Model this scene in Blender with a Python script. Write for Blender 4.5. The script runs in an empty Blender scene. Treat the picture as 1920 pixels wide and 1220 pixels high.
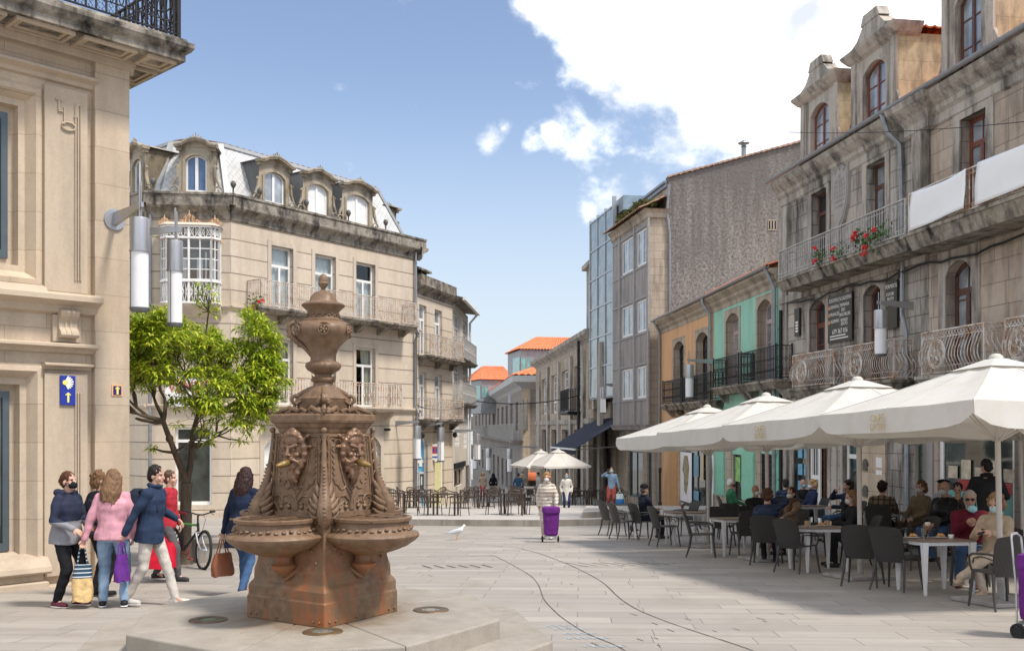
import bpy, bmesh, math, random
import numpy as np
from mathutils import Vector, Matrix, noise
R = math.radians
V = Vector
S = bpy.context.scene
COL = S.collection
RND = random.Random(7)
# ------------------------------------------------------------------ measuring
F, CX, HY, EYE, SLOPE = 1867.0, 960.0, 803.0, 1.65, 0.044
def gz(y): return -SLOPE * y
def G(px, py, h=0.0):
    """ground point seen at a photo position (the plaza falls away 4.4 % from the viewer)"""
    y = (EYE - h) * F / (py - HY - SLOPE * F)
    return V(((px - CX) / F * y, y, gz(y) + h))
def P(px, py, y): return V(((px - CX) / F * y, y, EYE + (HY - py) / F * y))
def GX(px, y, h=0.0): return V(((px - CX) / F * y, y, gz(y) + h))

class Face:
    """a facade: plan line a->b (left to right as seen from the street); local x along it, -y out, z up"""
    def __init__(s, a, b, zb):
        s.a, s.b = V(a), V(b); d = s.b - s.a; s.len = d.length; s.d = d / s.len; s.zb = zb
        s.M = Matrix.Translation((s.a.x, s.a.y, zb)) @ Matrix.Rotation(math.atan2(s.d.y, s.d.x), 4, 'Z')
    def x(s, px):
        r = (px - CX) / F   # a+t d = k (r,1)
        return (r * s.a.y - s.a.x) / (s.d.x - r * s.d.y)
    def Y(s, px, off=0): return (s.a + s.d * s.x(px)).y
    def z(s, px, py): return EYE + (HY - py) / F * s.Y(px) - s.zb
    def w(s, px, py): return s.x(px), s.z(px, py)
    def rect(s, l, r, t, b):
        m = (l + r) / 2
        return [s.x(l), s.x(r), s.z(m, b), s.z(m, t)]
    def at(s, off):
        n = V((s.d.y, -s.d.x))*off; return Face(s.a+n, s.b+n, s.zb)
    def g(s, x): return gz((s.a + s.d * x).y) - s.zb
    def pt(s, x, y, z): return s.M @ V((x, y, z))

# ------------------------------------------------------------------ mesh builder
WORLD = {}
class MB:
    def __init__(s): s.v = []; s.f = []; s.m = []; s.k = 0
    def mat(s, k): s.k = k; return s
    def add(s, vs, fs):
        n = len(s.v); s.v.extend(V(v) for v in vs)
        for f in fs: s.f.append([i + n for i in f]); s.m.append(s.k)
        return s
    def quad(s, *p): return s.add(p, [list(range(len(p)))])
    def box(s, x0, x1, y0, y1, z0, z1):
        return s.add([(x0,y0,z0),(x1,y0,z0),(x1,y1,z0),(x0,y1,z0),(x0,y0,z1),(x1,y0,z1),(x1,y1,z1),(x0,y1,z1)],
            [(0,3,2,1),(4,5,6,7),(0,1,5,4),(1,2,6,5),(2,3,7,6),(3,0,4,7)])
    def hexa(s, lo, hi):
        return s.add(list(lo) + list(hi), [(3,2,1,0),(4,5,6,7),(0,1,5,4),(1,2,6,5),(2,3,7,6),(3,0,4,7)])
    def bar(s, p, q, w, h=None, up=(0,0,1)):
        p, q = V(p), V(q); h = h or w; d = (q - p)
        if d.length < 1e-6: return s
        d.normalize(); u = V(up)
        if abs(d.dot(u)) > .98: u = V((0,1,0))
        a = d.cross(u).normalized(); b = a.cross(d)
        a *= w / 2; b *= h / 2
        return s.hexa([p-a-b, p+a-b, p+a+b, p-a+b], [q-a-b, q+a-b, q+a+b, q-a+b])
    def prism(s, poly, y0, y1):
        """poly = [(x,z)] counter-clockwise as seen from -y"""
        n = len(poly)
        vs = [(x, y0, z) for x, z in poly] + [(x, y1, z) for x, z in poly]
        fs = [list(range(n)), list(range(2*n-1, n-1, -1))]
        for i in range(n):
            j = (i+1) % n; fs.append((i, i+n, j+n, j))
        return s.add(vs, fs)
    def extr(s, poly, axis0, axis1, org, sweep):
        """planar poly in (axis0,axis1) at org, extruded by vector sweep"""
        a0, a1, o, sw = V(axis0), V(axis1), V(org), V(sweep); n = len(poly)
        vs = [o + a0*p + a1*q for p, q in poly]; vs += [v + sw for v in vs]
        fs = [list(range(n)), list(range(2*n-1, n-1, -1))]
        for i in range(n):
            j = (i+1) % n; fs.append((i, i+n, j+n, j))
        return s.add(vs, fs)
    def rings(s, rings, closed=False, cap=True):
        """skin a list of equal-length rings of points"""
        n = len(rings[0]); vs = [p for r in rings for p in r]; fs = []
        m = len(rings)
        for i in range(m if closed else m-1):
            a, b = i*n, ((i+1) % m)*n
            for j in range(n):
                k = (j+1) % n; fs.append((a+j, a+k, b+k, b+j))
        if cap and not closed:
            fs.append(list(range(n-1, -1, -1))); fs.append([(m-1)*n + j for j in range(n)])
        return s.add(vs, fs)
    def tube(s, pts, r, seg=6, closed=False, cap=True, flat=1.0, up=None):
        pts = [V(p) for p in pts]; n = len(pts)
        rr = r if isinstance(r, (list, tuple)) else [r]*n
        rings = []; a = None
        for i, p in enumerate(pts):
            if closed: t = pts[(i+1) % n] - pts[i-1]
            else: t = pts[min(i+1, n-1)] - pts[max(i-1, 0)]
            t = t.normalized() if t.length > 1e-9 else V((0,0,1))
            if a is None:
                u = V(up) if up else (V((0,0,1)) if abs(t.z) < .9 else V((1,0,0)))
                a = (u - t*u.dot(t)).normalized()
            else:
                a = a - t*a.dot(t)
                a = a.normalized() if a.length > 1e-6 else t.orthogonal().normalized()
            b = t.cross(a)
            rings.append([p + (a*math.cos(2*math.pi*k/seg)*flat + b*math.sin(2*math.pi*k/seg))*rr[i] for k in range(seg)])
        return s.rings(rings, closed, cap)
    def capsule(s, p, q, r0, r1, seg=10, caps=3, flat=1.0, up=None):
        """closed rounded cone"""
        p, q = V(p), V(q); d = q - p
        t = d.normalized() if d.length > 1e-9 else V((0,0,1))
        pts, rr = [], []
        for i in range(caps):
            th = math.pi/2 * (1 - (i+.25)/caps); pts.append(p - t*r0*math.sin(th)); rr.append(r0*math.cos(th))
        pts += [p, q]; rr += [r0, r1]
        for i in range(caps-1, -1, -1):
            th = math.pi/2 * (1 - (i+.25)/caps); pts.append(q + t*r1*math.sin(th)); rr.append(r1*math.cos(th))
        return s.tube(pts, rr, seg, flat=flat, up=up)
    def lathe(s, prof, seg=24, org=(0,0,0), cap=True, mod=None, M=None):
        o = V(org); rings = []
        for i, (r, z) in enumerate(prof):
            ring = []
            for k in range(seg):
                a = 2*math.pi*k/seg
                rr = r * (mod(a, i) if mod else 1)
                p = V((rr*math.cos(a), rr*math.sin(a), z))
                ring.append((M @ p if M else p) + o)
            rings.append(ring)
        return s.rings(rings, cap=cap)
    def ball(s, c, r, seg=10, M=None):
        r = (r, r, r) if not isinstance(r, (tuple, list, Vector)) else r
        c = V(c); n = max(4, seg//2 + 1); rings = []
        for i in range(n+1):
            th = math.pi*(i if 0 < i < n else (.06 if i == 0 else n-.06))/n
            ring = []
            for k in range(seg):
                a = 2*math.pi*k/seg
                p = V((r[0]*math.sin(th)*math.cos(a), r[1]*math.sin(th)*math.sin(a), -r[2]*math.cos(th)))
                ring.append(c + (M @ p if M else p))
            rings.append(ring)
        return s.rings(rings)
    def xf(s, M, start=0):
        for i in range(start, len(s.v)): s.v[i] = M @ s.v[i]
        return s
    def build(s, name, mats, parent=None, M=None, smooth=None, kind=None):
        me = bpy.data.meshes.new(name)
        if smooth is not None:   # weld shared corners so that shading runs across faces
            key = {}; idx = []
            for v in s.v: idx.append(key.setdefault((round(v.x, 4), round(v.y, 4), round(v.z, 4)), len(key)))
            nv = [None]*len(key)
            for v, i in zip(s.v, idx): nv[i] = v
            fs, ms = [], []
            for f, m in zip(s.f, s.m):
                g = [idx[i] for i in f]; g = [a for k, a in enumerate(g) if a != g[k-1]]
                if len(g) > 2: fs.append(g); ms.append(m)
            s.v, s.f, s.m = nv, fs, ms
        me.from_pydata([tuple(v) for v in s.v], [], s.f)
        mats = mats if isinstance(mats, (list, tuple)) else [mats]
        for m in mats: me.materials.append(m)
        if len(mats) > 1: me.polygons.foreach_set('material_index', [min(k, len(mats)-1) for k in s.m])
        me.update()
        if smooth is not None: shade(me, smooth)
        return link(me, name, parent, M, kind)
def shade(me, ang):
    me.polygons.foreach_set('use_smooth', [True]*len(me.polygons))
    if ang < 179: me.set_sharp_from_angle(angle=R(ang))
def link(me, name, parent=None, M=None, kind=None):
    o = bpy.data.objects.new(name, me); COL.objects.link(o)
    W = M if M is not None else (WORLD[parent.name].copy() if parent else Matrix())
    if parent:
        o.parent = parent; o.matrix_basis = WORLD[parent.name].inverted() @ W
    else: o.matrix_basis = W
    WORLD[o.name] = W.copy()
    if kind: o['kind'] = kind
    return o
def thing(name, label, cat, M=None, group=None):
    o = bpy.data.objects.new(name, None); COL.objects.link(o)
    o.empty_display_size = .2
    M = M if M is not None else Matrix()
    if not isinstance(M, Matrix): M = Matrix.Translation(M)
    o.matrix_basis = M; WORLD[o.name] = M.copy()
    return tag(o, label, cat, group)
def tag(o, label, cat, group=None):
    o['label'] = label; o['category'] = cat
    if group: o['group'] = group
    return o
def TR(p, rz=0.0, s=1.0): return Matrix.Translation(V(p)) @ Matrix.Rotation(rz, 4, 'Z') @ Matrix.Scale(s, 4)
def dup(root, M, label=None, group=None):
    def cp(o, par):
        c = o.copy(); COL.objects.link(c)
        if par: c.parent = par
        for ch in o.children: cp(ch, c)
        return c
    r = cp(root, None); r.matrix_basis = M; WORLD[r.name] = M.copy()
    if label: r['label'] = label
    if group: r['group'] = group
    return r
def bevel(o, w, seg=2, ang=35):
    b = o.modifiers.new('bevel', 'BEVEL'); b.width = w; b.segments = seg; b.limit_method = 'ANGLE'; b.angle_limit = R(ang)
    return o
def remesh(mb, voxel, smooth=2, disp=None):
    """fuse overlapping closed shapes into one continuous surface; returns a mesh"""
    me = bpy.data.meshes.new('tmp'); me.from_pydata([tuple(v) for v in mb.v], [], mb.f); me.update()
    o = bpy.data.objects.new('tmp', me); COL.objects.link(o)
    r = o.modifiers.new('r', 'REMESH'); r.mode = 'VOXEL'; r.voxel_size = voxel; r.adaptivity = 0
    if smooth:
        m = o.modifiers.new('s', 'SMOOTH'); m.iterations = smooth; m.factor = .5
    dg = bpy.context.evaluated_depsgraph_get()
    out = bpy.data.meshes.new_from_object(o.evaluated_get(dg))
    bpy.data.objects.remove(o); bpy.data.meshes.remove(me)
    if disp:
        n = len(out.vertices); co = np.empty(n*3, 'f'); no = np.empty(n*3, 'f')
        out.vertices.foreach_get('co', co); out.vertices.foreach_get('normal', no)
        co = co.reshape(-1, 3); no = no.reshape(-1, 3)
        amp, sc = disp
        d = np.array([noise.noise(V((c[0]*sc[0], c[1]*sc[1], c[2]*sc[2]))) for c in co], 'f')
        co += no*(d*amp)[:, None]; out.vertices.foreach_set('co', co.ravel()); out.update()
    out.polygons.foreach_set('use_smooth', [True]*len(out.polygons))
    return out

# ------------------------------------------------------------------ materials
MATS = {}
def nt(name):
    m = bpy.data.materials.new(name); m.use_nodes = True; t = m.node_tree; t.nodes.clear()
    o = t.nodes.new('ShaderNodeOutputMaterial'); b = t.nodes.new('ShaderNodeBsdfPrincipled')
    t.links.new(b.outputs[0], o.inputs[0]); MATS[name] = m
    return m, t, b, o
def N(t, ty, ins=None, **kw):
    n = t.nodes.new('ShaderNode' + ty)
    for k, v in kw.items(): setattr(n, k, v)
    for k, v in (ins or {}).items():
        if hasattr(v, 'is_output') : t.links.new(v, n.inputs[k])
        else: n.inputs[k].default_value = v
    return n
def rgb(c): return (c[0], c[1], c[2], 1)
def mixc(t, fac, a, b, mode='MIX'):
    n = t.nodes.new('ShaderNodeMix'); n.data_type = 'RGBA'; n.blend_type = mode; n.clamp_factor = True
    for i, v in ((0, fac), (6, a), (7, b)):
        if hasattr(v, 'is_output'): t.links.new(v, n.inputs[i])
        else: n.inputs[i].default_value = rgb(v) if isinstance(v, (tuple, list)) and len(v) == 3 else v
    return n.outputs[2]
def ramp(t, fac, stops):
    n = t.nodes.new('ShaderNodeValToRGB'); e = n.color_ramp.elements
    while len(e) < len(stops): e.new(.5)
    for k, (p, c) in zip(e, stops):
        k.position = p; k.color = rgb(c) if isinstance(c, (tuple, list)) else (c, c, c, 1)
    t.links.new(fac, n.inputs[0]); return n.outputs[0]
def objvec(t, sx=1, sy=1, sz=1, rot=(0,0,0), loc=(0,0,0)):
    tc = t.nodes.new('ShaderNodeTexCoord')
    mp = N(t, 'Mapping', {0: tc.outputs['Object'], 'Scale': (sx, sy, sz), 'Rotation': rot, 'Location': loc})
    return mp.outputs[0]
def wallvec(t):
    """(x+y, z) metres: blocks run round corners"""
    tc = t.nodes.new('ShaderNodeTexCoord'); sp = N(t, 'SeparateXYZ', {0: tc.outputs['Object']})
    a = N(t, 'Math', {0: sp.outputs[0], 1: sp.outputs[1]}, operation='ADD')
    return N(t, 'CombineXYZ', {0: a.outputs[0], 1: sp.outputs[2]}).outputs[0]
def noise_n(t, vec, scale, detail=4, rough=.6, dist=0):
    return N(t, 'TexNoise', {'Vector': vec, 'Scale': scale, 'Detail': detail, 'Roughness': rough, 'Distortion': dist}).outputs[0]
def bump(t, b, h, st=.3, d=.02):
    n = N(t, 'Bump', {'Height': h, 'Strength': st, 'Distance': d}); t.links.new(n.outputs[0], b.inputs['Normal'])
def plain(name, col, rough=.6, metal=0, var=.12, scale=6, bmp=0, spec=None, ior=None):
    m, t, b, o = nt(name)
    v = objvec(t); n = noise_n(t, v, scale, 5)
    dark = tuple(c*(1-var) for c in col); lite = tuple(min(1, c*(1+var)) for c in col)
    c = ramp(t, n, [(.3, dark), (.7, lite)])
    t.links.new(c, b.inputs['Base Color']); b.inputs['Roughness'].default_value = rough; b.inputs['Metallic'].default_value = metal
    if spec is not None: b.inputs['Specular IOR Level'].default_value = spec
    if ior: b.inputs['IOR'].default_value = ior
    if bmp: bump(t, b, noise_n(t, v, scale*6, 4), bmp, .01)
    return m
def stone(name, c1, c2, brick=None, joint=None, mortar=.012, stain=(.06,.055,.05), st_amt=.5, st_scale=(.9,.16), tint=None, tint_amt=.3, speck=.25, bmp=.35, rough=.85, grime=None):
    m, t, b, o = nt(name)
    wv = wallvec(t); ov = objvec(t)
    big = noise_n(t, ov, .8, 4); fine = noise_n(t, ov, 28, 3, .7); mid = noise_n(t, ov, 5, 6, .65)
    if brick:
        bt = N(t, 'TexBrick', {'Vector': wv, 'Color1': rgb(c1), 'Color2': rgb(c2), 'Mortar': rgb(joint or tuple(c*.45 for c in c1)),
            'Scale': 1.0, 'Mortar Size': mortar, 'Mortar Smooth': .15, 'Bias': -.1, 'Brick Width': brick[0], 'Row Height': brick[1]})
        bt.offset = .5; bt.squash = 1.0 if len(brick) < 3 else brick[2]; bt.squash_frequency = 3
        col = bt.outputs[0]; bf = bt.outputs[1]
    else:
        col = mixc(t, ramp(t, mid, [(.35, 0.), (.65, 1.)]), c1, c2); bf = None
    if tint: col = mixc(t, ramp(t, big, [(.42, 0.), (.68, tint_amt)]), col, tint)
    col = mixc(t, ramp(t, mid, [(.25, .35), (.75, 0.)]), col, tuple(c*.55 for c in c1))
    col = mixc(t, ramp(t, fine, [(.35, speck), (.6, 0.)]), col, tuple(c*.5 for c in c1))
    if st_amt:
        sv = objvec(t, st_scale[0], st_scale[0], st_scale[1])
        st = noise_n(t, sv, 1.6, 7, .68)
        st = ramp(t, st, [(.46, 0.), (.66, st_amt)])
        col = mixc(t, st, col, stain)
        if st_amt > .75: col = mixc(t, ramp(t, noise_n(t, objvec(t, 2.2, 2.2, .13), 1.3, 5, .6), [(.55, 0.), (.67, .6)]), col, stain)
    t.links.new(col, b.inputs['Base Color']); b.inputs['Roughness'].default_value = rough
    b.inputs['Specular IOR Level'].default_value = .25
    h = mid
    if bf is not None:
        h = N(t, 'Math', {0: N(t, 'Math', {0: mid, 1: .35}, operation='MULTIPLY').outputs[0], 1: bf}, operation='SUBTRACT').outputs[0]
    bump(t, b, h, bmp, .02)
    return m
def glass_opaque(name, col=(.02,.025,.03), spec=.9, ior=1.6, rough=.04, var=.3):
    m, t, b, o = nt(name)
    v = objvec(t); n = noise_n(t, v, 1.3, 2)
    t.links.new(ramp(t, n, [(.35, tuple(c*(1-var) for c in col)), (.65, tuple(c*(1+var) for c in col))]), b.inputs['Base Color'])
    b.inputs['Roughness'].default_value = rough; b.inputs['IOR'].default_value = ior; b.inputs['Specular IOR Level'].default_value = spec
    bump(t, b, noise_n(t, v, .9, 1), .12, .05)
    return m
def glass_clear(name, tintc=(.9,.95,.95), refl=.5):
    m, t, b, o = nt(name)
    t.nodes.remove(b)
    tr = N(t, 'BsdfTransparent', {0: rgb(tintc)}); gl = N(t, 'BsdfGlossy', {0: (1,1,1,1), 'Roughness': .02})
    fr = N(t, 'Fresnel', {0: 1.55}); fm = N(t, 'Math', {0: fr.outputs[0], 1: refl}, operation='MULTIPLY_ADD'); fm.inputs[2].default_value = .04
    mx = N(t, 'MixShader', {0: fm.outputs[0], 1: tr.outputs[0], 2: gl.outputs[0]})
    t.links.new(mx.outputs[0], o.inputs[0]); return m
# ------------------------------------------------------------------ camera, sun, sky
cam = bpy.data.cameras.new('Camera'); co = bpy.data.objects.new('Camera', cam); COL.objects.link(co)
co.location = (0, 0, EYE); co.rotation_euler = (R(90), 0, 0)
cam.sensor_width = 36; cam.lens = F/1920*36; cam.shift_y = (HY-610)/1920; cam.clip_end = 3000; cam.clip_start = .1
S.camera = co
SUN_AZ = V((.88, -.475)).normalized(); SUN_EL = R(58)
sd = V((SUN_AZ.x*math.cos(SUN_EL), SUN_AZ.y*math.cos(SUN_EL), math.sin(SUN_EL)))
sl = bpy.data.lights.new('Sun', 'SUN'); sl.energy = 2.5; sl.angle = R(9); sl.color = (1, .93, .84)
so = bpy.data.objects.new('Sun', sl); COL.objects.link(so); so.location = (20, -20, 40)
so.rotation_euler = (-sd).to_track_quat('-Z', 'Y').to_euler()
S.view_settings.view_transform = 'Standard'; S.view_settings.look = 'None'; S.view_settings.gamma = 1
S.view_settings.exposure = 0.78
wd = bpy.data.worlds.new('World'); S.world = wd; wd.use_nodes = True
t = wd.node_tree; t.nodes.clear()
out = t.nodes.new('ShaderNodeOutputWorld')
sky = t.nodes.new('ShaderNodeTexSky'); sky.sky_type = 'NISHITA'; sky.sun_disc = False
sky.sun_elevation = SUN_EL; sky.sun_rotation = math.atan2(SUN_AZ.x, SUN_AZ.y)
sky.air_density = 1.0; sky.dust_density = .4; sky.ozone_density = 1.0; sky.altitude = 0
tc = t.nodes.new('ShaderNodeTexCoord'); gv = tc.outputs['Generated']
def dirpx(px, py): return V(((px-CX)/F, 1, (HY-py)/F)).normalized()
# cumulus: each cloud is a set of lobes in the sky, its rim torn by noise
wv = N(t, 'VectorMath', {0: gv, 1: (1, 1, 1.35)}, operation='MULTIPLY').outputs[0]
n1 = noise_n(t, wv, 5.5, 10, .60, .35); n2 = noise_n(t, wv, 17, 8, .62, .2)
acc = None
LOBES = [(1200,-30,240,1.1),(1420,-70,440,1.2),(1330,60,200,1.2),(1520,60,300,1.2),(1130,60,120,.9),(1600,200,230,1),(1740,140,300,1.2),(1210,120,110,.85),(1060,-10,120,1.0),(1130,150,70,.7),
         (1300,222,88,.8),(1400,240,105,.8),(1500,250,110,.85),(2100,100,420,1),(1180,170,60,.6),
         (918,262,52,.66),(945,240,34,.5),(990,268,36,.50),(1036,245,30,.50),(1160,378,80,.72),(1215,352,58,.6),(1290,296,76,.5),(1108,396,48,.55)]
OVER_FILL = [((-.75,-.35,.55),.55),((-.2,-.8,.55),.6),((.5,-.7,.75),.5),((-.5,.1,1.1),.45),((.25,-.15,1.),.45),((.9,.2,.75),.5),((-.95,.15,.5),.4)]   # unseen cloud lobes added overhead and behind the viewer as white fill light
for px, py, rad, dens in LOBES + [(None, d_, r_, 1.0) for d_, r_ in OVER_FILL]:
    d, r = (dirpx(px, py), rad/F) if px is not None else (V(py).normalized(), rad)
    dst = N(t, 'VectorMath', {0: gv, 1: tuple(d)}, operation='DISTANCE').outputs['Value']
    m = N(t, 'MapRange', {'Value': dst, 'From Min': 0., 'From Max': r*1.15, 'To Min': dens, 'To Max': 0.}); m.clamp = True
    acc = m.outputs[0] if acc is None else N(t, 'Math', {0: acc, 1: m.outputs[0]}, operation='MAXIMUM').outputs[0]
wob = N(t, 'Math', {0: N(t, 'Math', {0: n2, 1: .55}, operation='MULTIPLY').outputs[0], 1: n1}, operation='ADD').outputs[0]      # centred near .78
w2 = N(t, 'Math', {0: wob, 1: -.80}, operation='ADD').outputs[0]
sm = N(t, 'Math', {0: w2, 1: 1.7}, operation='MULTIPLY_ADD'); t.links.new(acc, sm.inputs[2])
mask = N(t, 'MapRange', {'Value': sm.outputs[0], 'From Min': .17, 'From Max': .55}); mask.interpolation_type = 'SMOOTHSTEP'
# thin high veil near the horizon
sep = N(t, 'SeparateXYZ', {0: gv})
veil = N(t, 'MapRange', {'Value': sep.outputs[2], 'From Min': .02, 'From Max': .34, 'To Min': .8, 'To Max': .0}); veil.interpolation_type = 'SMOOTHSTEP'
hz_ = mixc(t, veil.outputs[0], mixc(t, 1.0, sky.outputs[0], (1.06, .97, .94), 'MULTIPLY'), (3.6, 4.05, 4.6))
bg = N(t, 'Background', {0: hz_, 1: .112}); mx = mask
shade_c = ramp(t, N(t, 'Math', {0: n1, 1: .7}, operation='MULTIPLY').outputs[0], [(.27, (.50,.53,.58)), (.37, (.92,.94,.97))])
cb_ = N(t, 'Background', {0: shade_c, 1: 1.0})
ms = N(t, 'MixShader', {0: mx.outputs[0], 1: bg.outputs[0], 2: cb_.outputs[0]})
t.links.new(ms.outputs[0], out.inputs[0])
# ------------------------------------------------------------------ palette
M_tan   = stone('tan_ashlar', (.60,.49,.375), (.52,.415,.31), (1.15,.55), (.36,.28,.2), .006, (.14,.12,.1), .28, tint=(.62,.47,.3), tint_amt=.35, speck=.18, bmp=.2)
M_tantr = stone('tan_trim', (.59,.485,.37), (.52,.42,.32), None, stain=(.12,.1,.085), st_amt=.3, speck=.18, bmp=.2)
M_cream = stone('cream_ashlar', (.66,.57,.46), (.60,.505,.395), (60,.62), (.22,.17,.13), .022, (.2,.165,.13), .26, tint=(.62,.5,.36), tint_amt=.25, speck=.14, bmp=.6)
M_creamp= stone('cream_plain', (.66,.57,.465), (.6,.51,.41), None, stain=(.18,.15,.12), st_amt=.3, speck=.14, bmp=.2)
M_lichen= stone('lichen_stone', (.46,.41,.33), (.36,.31,.24), None, stain=(.06,.055,.045), st_amt=.7, st_scale=(1.6,.7), tint=(.42,.29,.12), tint_amt=.5, speck=.4, bmp=.6)
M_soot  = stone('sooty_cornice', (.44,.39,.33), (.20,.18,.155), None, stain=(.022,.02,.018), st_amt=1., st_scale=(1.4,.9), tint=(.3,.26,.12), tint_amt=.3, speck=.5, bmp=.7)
M_grey  = stone('grey_granite', (.545,.50,.445), (.375,.345,.31), (.95,.42,1.3), (.12,.105,.095), .013, (.03,.028,.027), 1.0, st_scale=(1.1,.17), tint=(.42,.3,.24), tint_amt=.45, speck=.35, bmp=.5)
M_greyt = stone('grey_trim', (.555,.505,.445), (.42,.38,.33), None, stain=(.04,.037,.034), st_amt=.85, st_scale=(1.2,.22), tint=(.4,.34,.26), tint_amt=.3, speck=.3, bmp=.4)
M_warmg = stone('warm_granite', (.53,.45,.36), (.44,.37,.29), (.8,.4), (.22,.18,.15), .01, (.08,.07,.06), .6, tint=(.4,.31,.22), tint_amt=.4, speck=.3, bmp=.4)
M_bay   = stone('bay_concrete', (.42,.385,.37), (.36,.33,.315), None, stain=(.1,.09,.085), st_amt=.6, st_scale=(1.,.15), speck=.3, bmp=.25)
M_far   = stone('far_granite', (.34,.31,.28), (.29,.265,.24), (1.1,.45), (.16,.15,.14), .012, (.1,.09,.085), .5, speck=.25, bmp=.3)
M_ochre = stone('orange_plaster', (.78,.47,.26), (.72,.43,.23), None, stain=(.3,.17,.09), st_amt=.4, speck=.08, bmp=.1)
M_green = stone('mint_plaster', (.36,.68,.54), (.33,.62,.49), None, stain=(.13,.25,.19), st_amt=.35, speck=.08, bmp=.1)
M_white = stone('white_wall', (.78,.74,.68), (.7,.66,.6), None, stain=(.4,.35,.3), st_amt=.35, speck=.08, bmp=.1)
M_tanw  = stone('tan_wall', (.62,.5,.37), (.55,.44,.32), (1.3,.5), (.3,.24,.18), .01, (.2,.16,.12), .4, speck=.12, bmp=.3)
def rough_wall():
    m, t, b, o = nt('rough_render')
    ov = objvec(t); big = noise_n(t, objvec(t, 1, 1, .5), .35, 5); pit = N(t, 'TexVoronoi', {'Vector': ov, 'Scale': 9.0}).outputs[0]
    pn = noise_n(t, ov, 7.5, 8, .74)
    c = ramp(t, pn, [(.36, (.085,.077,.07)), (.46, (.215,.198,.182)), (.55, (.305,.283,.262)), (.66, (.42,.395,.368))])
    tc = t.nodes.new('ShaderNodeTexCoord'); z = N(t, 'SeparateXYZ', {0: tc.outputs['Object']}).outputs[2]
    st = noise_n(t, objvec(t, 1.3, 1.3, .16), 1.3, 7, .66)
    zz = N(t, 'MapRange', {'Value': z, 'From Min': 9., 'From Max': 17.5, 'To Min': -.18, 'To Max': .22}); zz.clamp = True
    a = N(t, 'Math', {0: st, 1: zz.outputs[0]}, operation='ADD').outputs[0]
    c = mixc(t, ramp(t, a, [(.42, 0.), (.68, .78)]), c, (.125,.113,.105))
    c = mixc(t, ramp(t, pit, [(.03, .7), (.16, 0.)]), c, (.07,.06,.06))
    t.links.new(c, b.inputs['Base Color']); b.inputs['Roughness'].default_value = .95
    bump(t, b, pn, .8, .06); return m
M_rough = rough_wall()
M_wframe = plain('white_paint', (.80,.79,.77), .4, var=.04)
M_brown  = plain('brown_timber', (.10,.045,.03), .45, var=.3, scale=10)
M_redbr  = plain('red_brown_timber', (.17,.055,.035), .45, var=.3, scale=10)
M_dframe = plain('slate_metal_frame', (.09,.115,.13), .4, metal=.3, var=.1)
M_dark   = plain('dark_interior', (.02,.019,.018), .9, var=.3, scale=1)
M_glass  = glass_opaque('window_glass')
M_glassb = glass_opaque('pale_window_glass', (.24,.27,.30), ior=1.9, var=.45)
M_glasst = glass_opaque('curtain_wall_glass', (.13,.17,.18), ior=2.1, rough=.03, var=.5)
M_shop   = glass_opaque('shop_glass', (.035,.045,.04), ior=1.55, var=.6)
M_clear  = glass_clear('clear_glass')
M_curt   = plain('curtain', (.62,.60,.50), .9, var=.12, scale=3)
M_lace   = plain('net_curtain', (.72,.74,.74), .9, var=.08, scale=4)
M_iron   = plain('black_iron', (.018,.018,.02), .5, metal=.3, var=.2)
def rusty_white():
    m, t, b, o = nt('rusting_white_iron'); ov = objvec(t)
    n = noise_n(t, ov, 5, 7, .7)
    c = ramp(t, n, [(.44, (.62,.59,.55)), (.56, (.50,.36,.26)), (.68, (.26,.11,.05))])
    t.links.new(c, b.inputs['Base Color']); b.inputs['Roughness'].default_value = .7; return m
M_wiron  = rusty_white()
M_giron  = plain('grey_iron', (.40,.39,.37), .6, var=.35, scale=8)
M_zincp  = plain('zinc_pipe', (.27,.28,.30), .4, metal=.5, var=.15)
M_lampm  = plain('lamp_metal', (.42,.42,.43), .35, metal=.7, var=.06)
M_lampg  = plain('lamp_diffuser', (.78,.78,.79), .35, var=.03)
def tile_mat(name, c, amt=.3):
    m, t, b, o = nt(name); ov = objvec(t)
    n = noise_n(t, ov, 3.5, 6, .7); n2 = noise_n(t, ov, 14, 3)
    col = ramp(t, n, [(.3, tuple(x*.55 for x in c)), (.5, c), (.72, tuple(min(1,x*1.25) for x in c))])
    col = mixc(t, ramp(t, n2, [(.5, 0.), (.7, amt)]), col, (.12,.1,.07))
    t.links.new(col, b.inputs['Base Color']); b.inputs['Roughness'].default_value = .85; bump(t, b, n2, .3, .02); return m
M_tile  = tile_mat('orange_roof_tile', (.66,.20,.085), .12)
M_tileo = tile_mat('old_roof_tile', (.30,.17,.11), .8)
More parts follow.
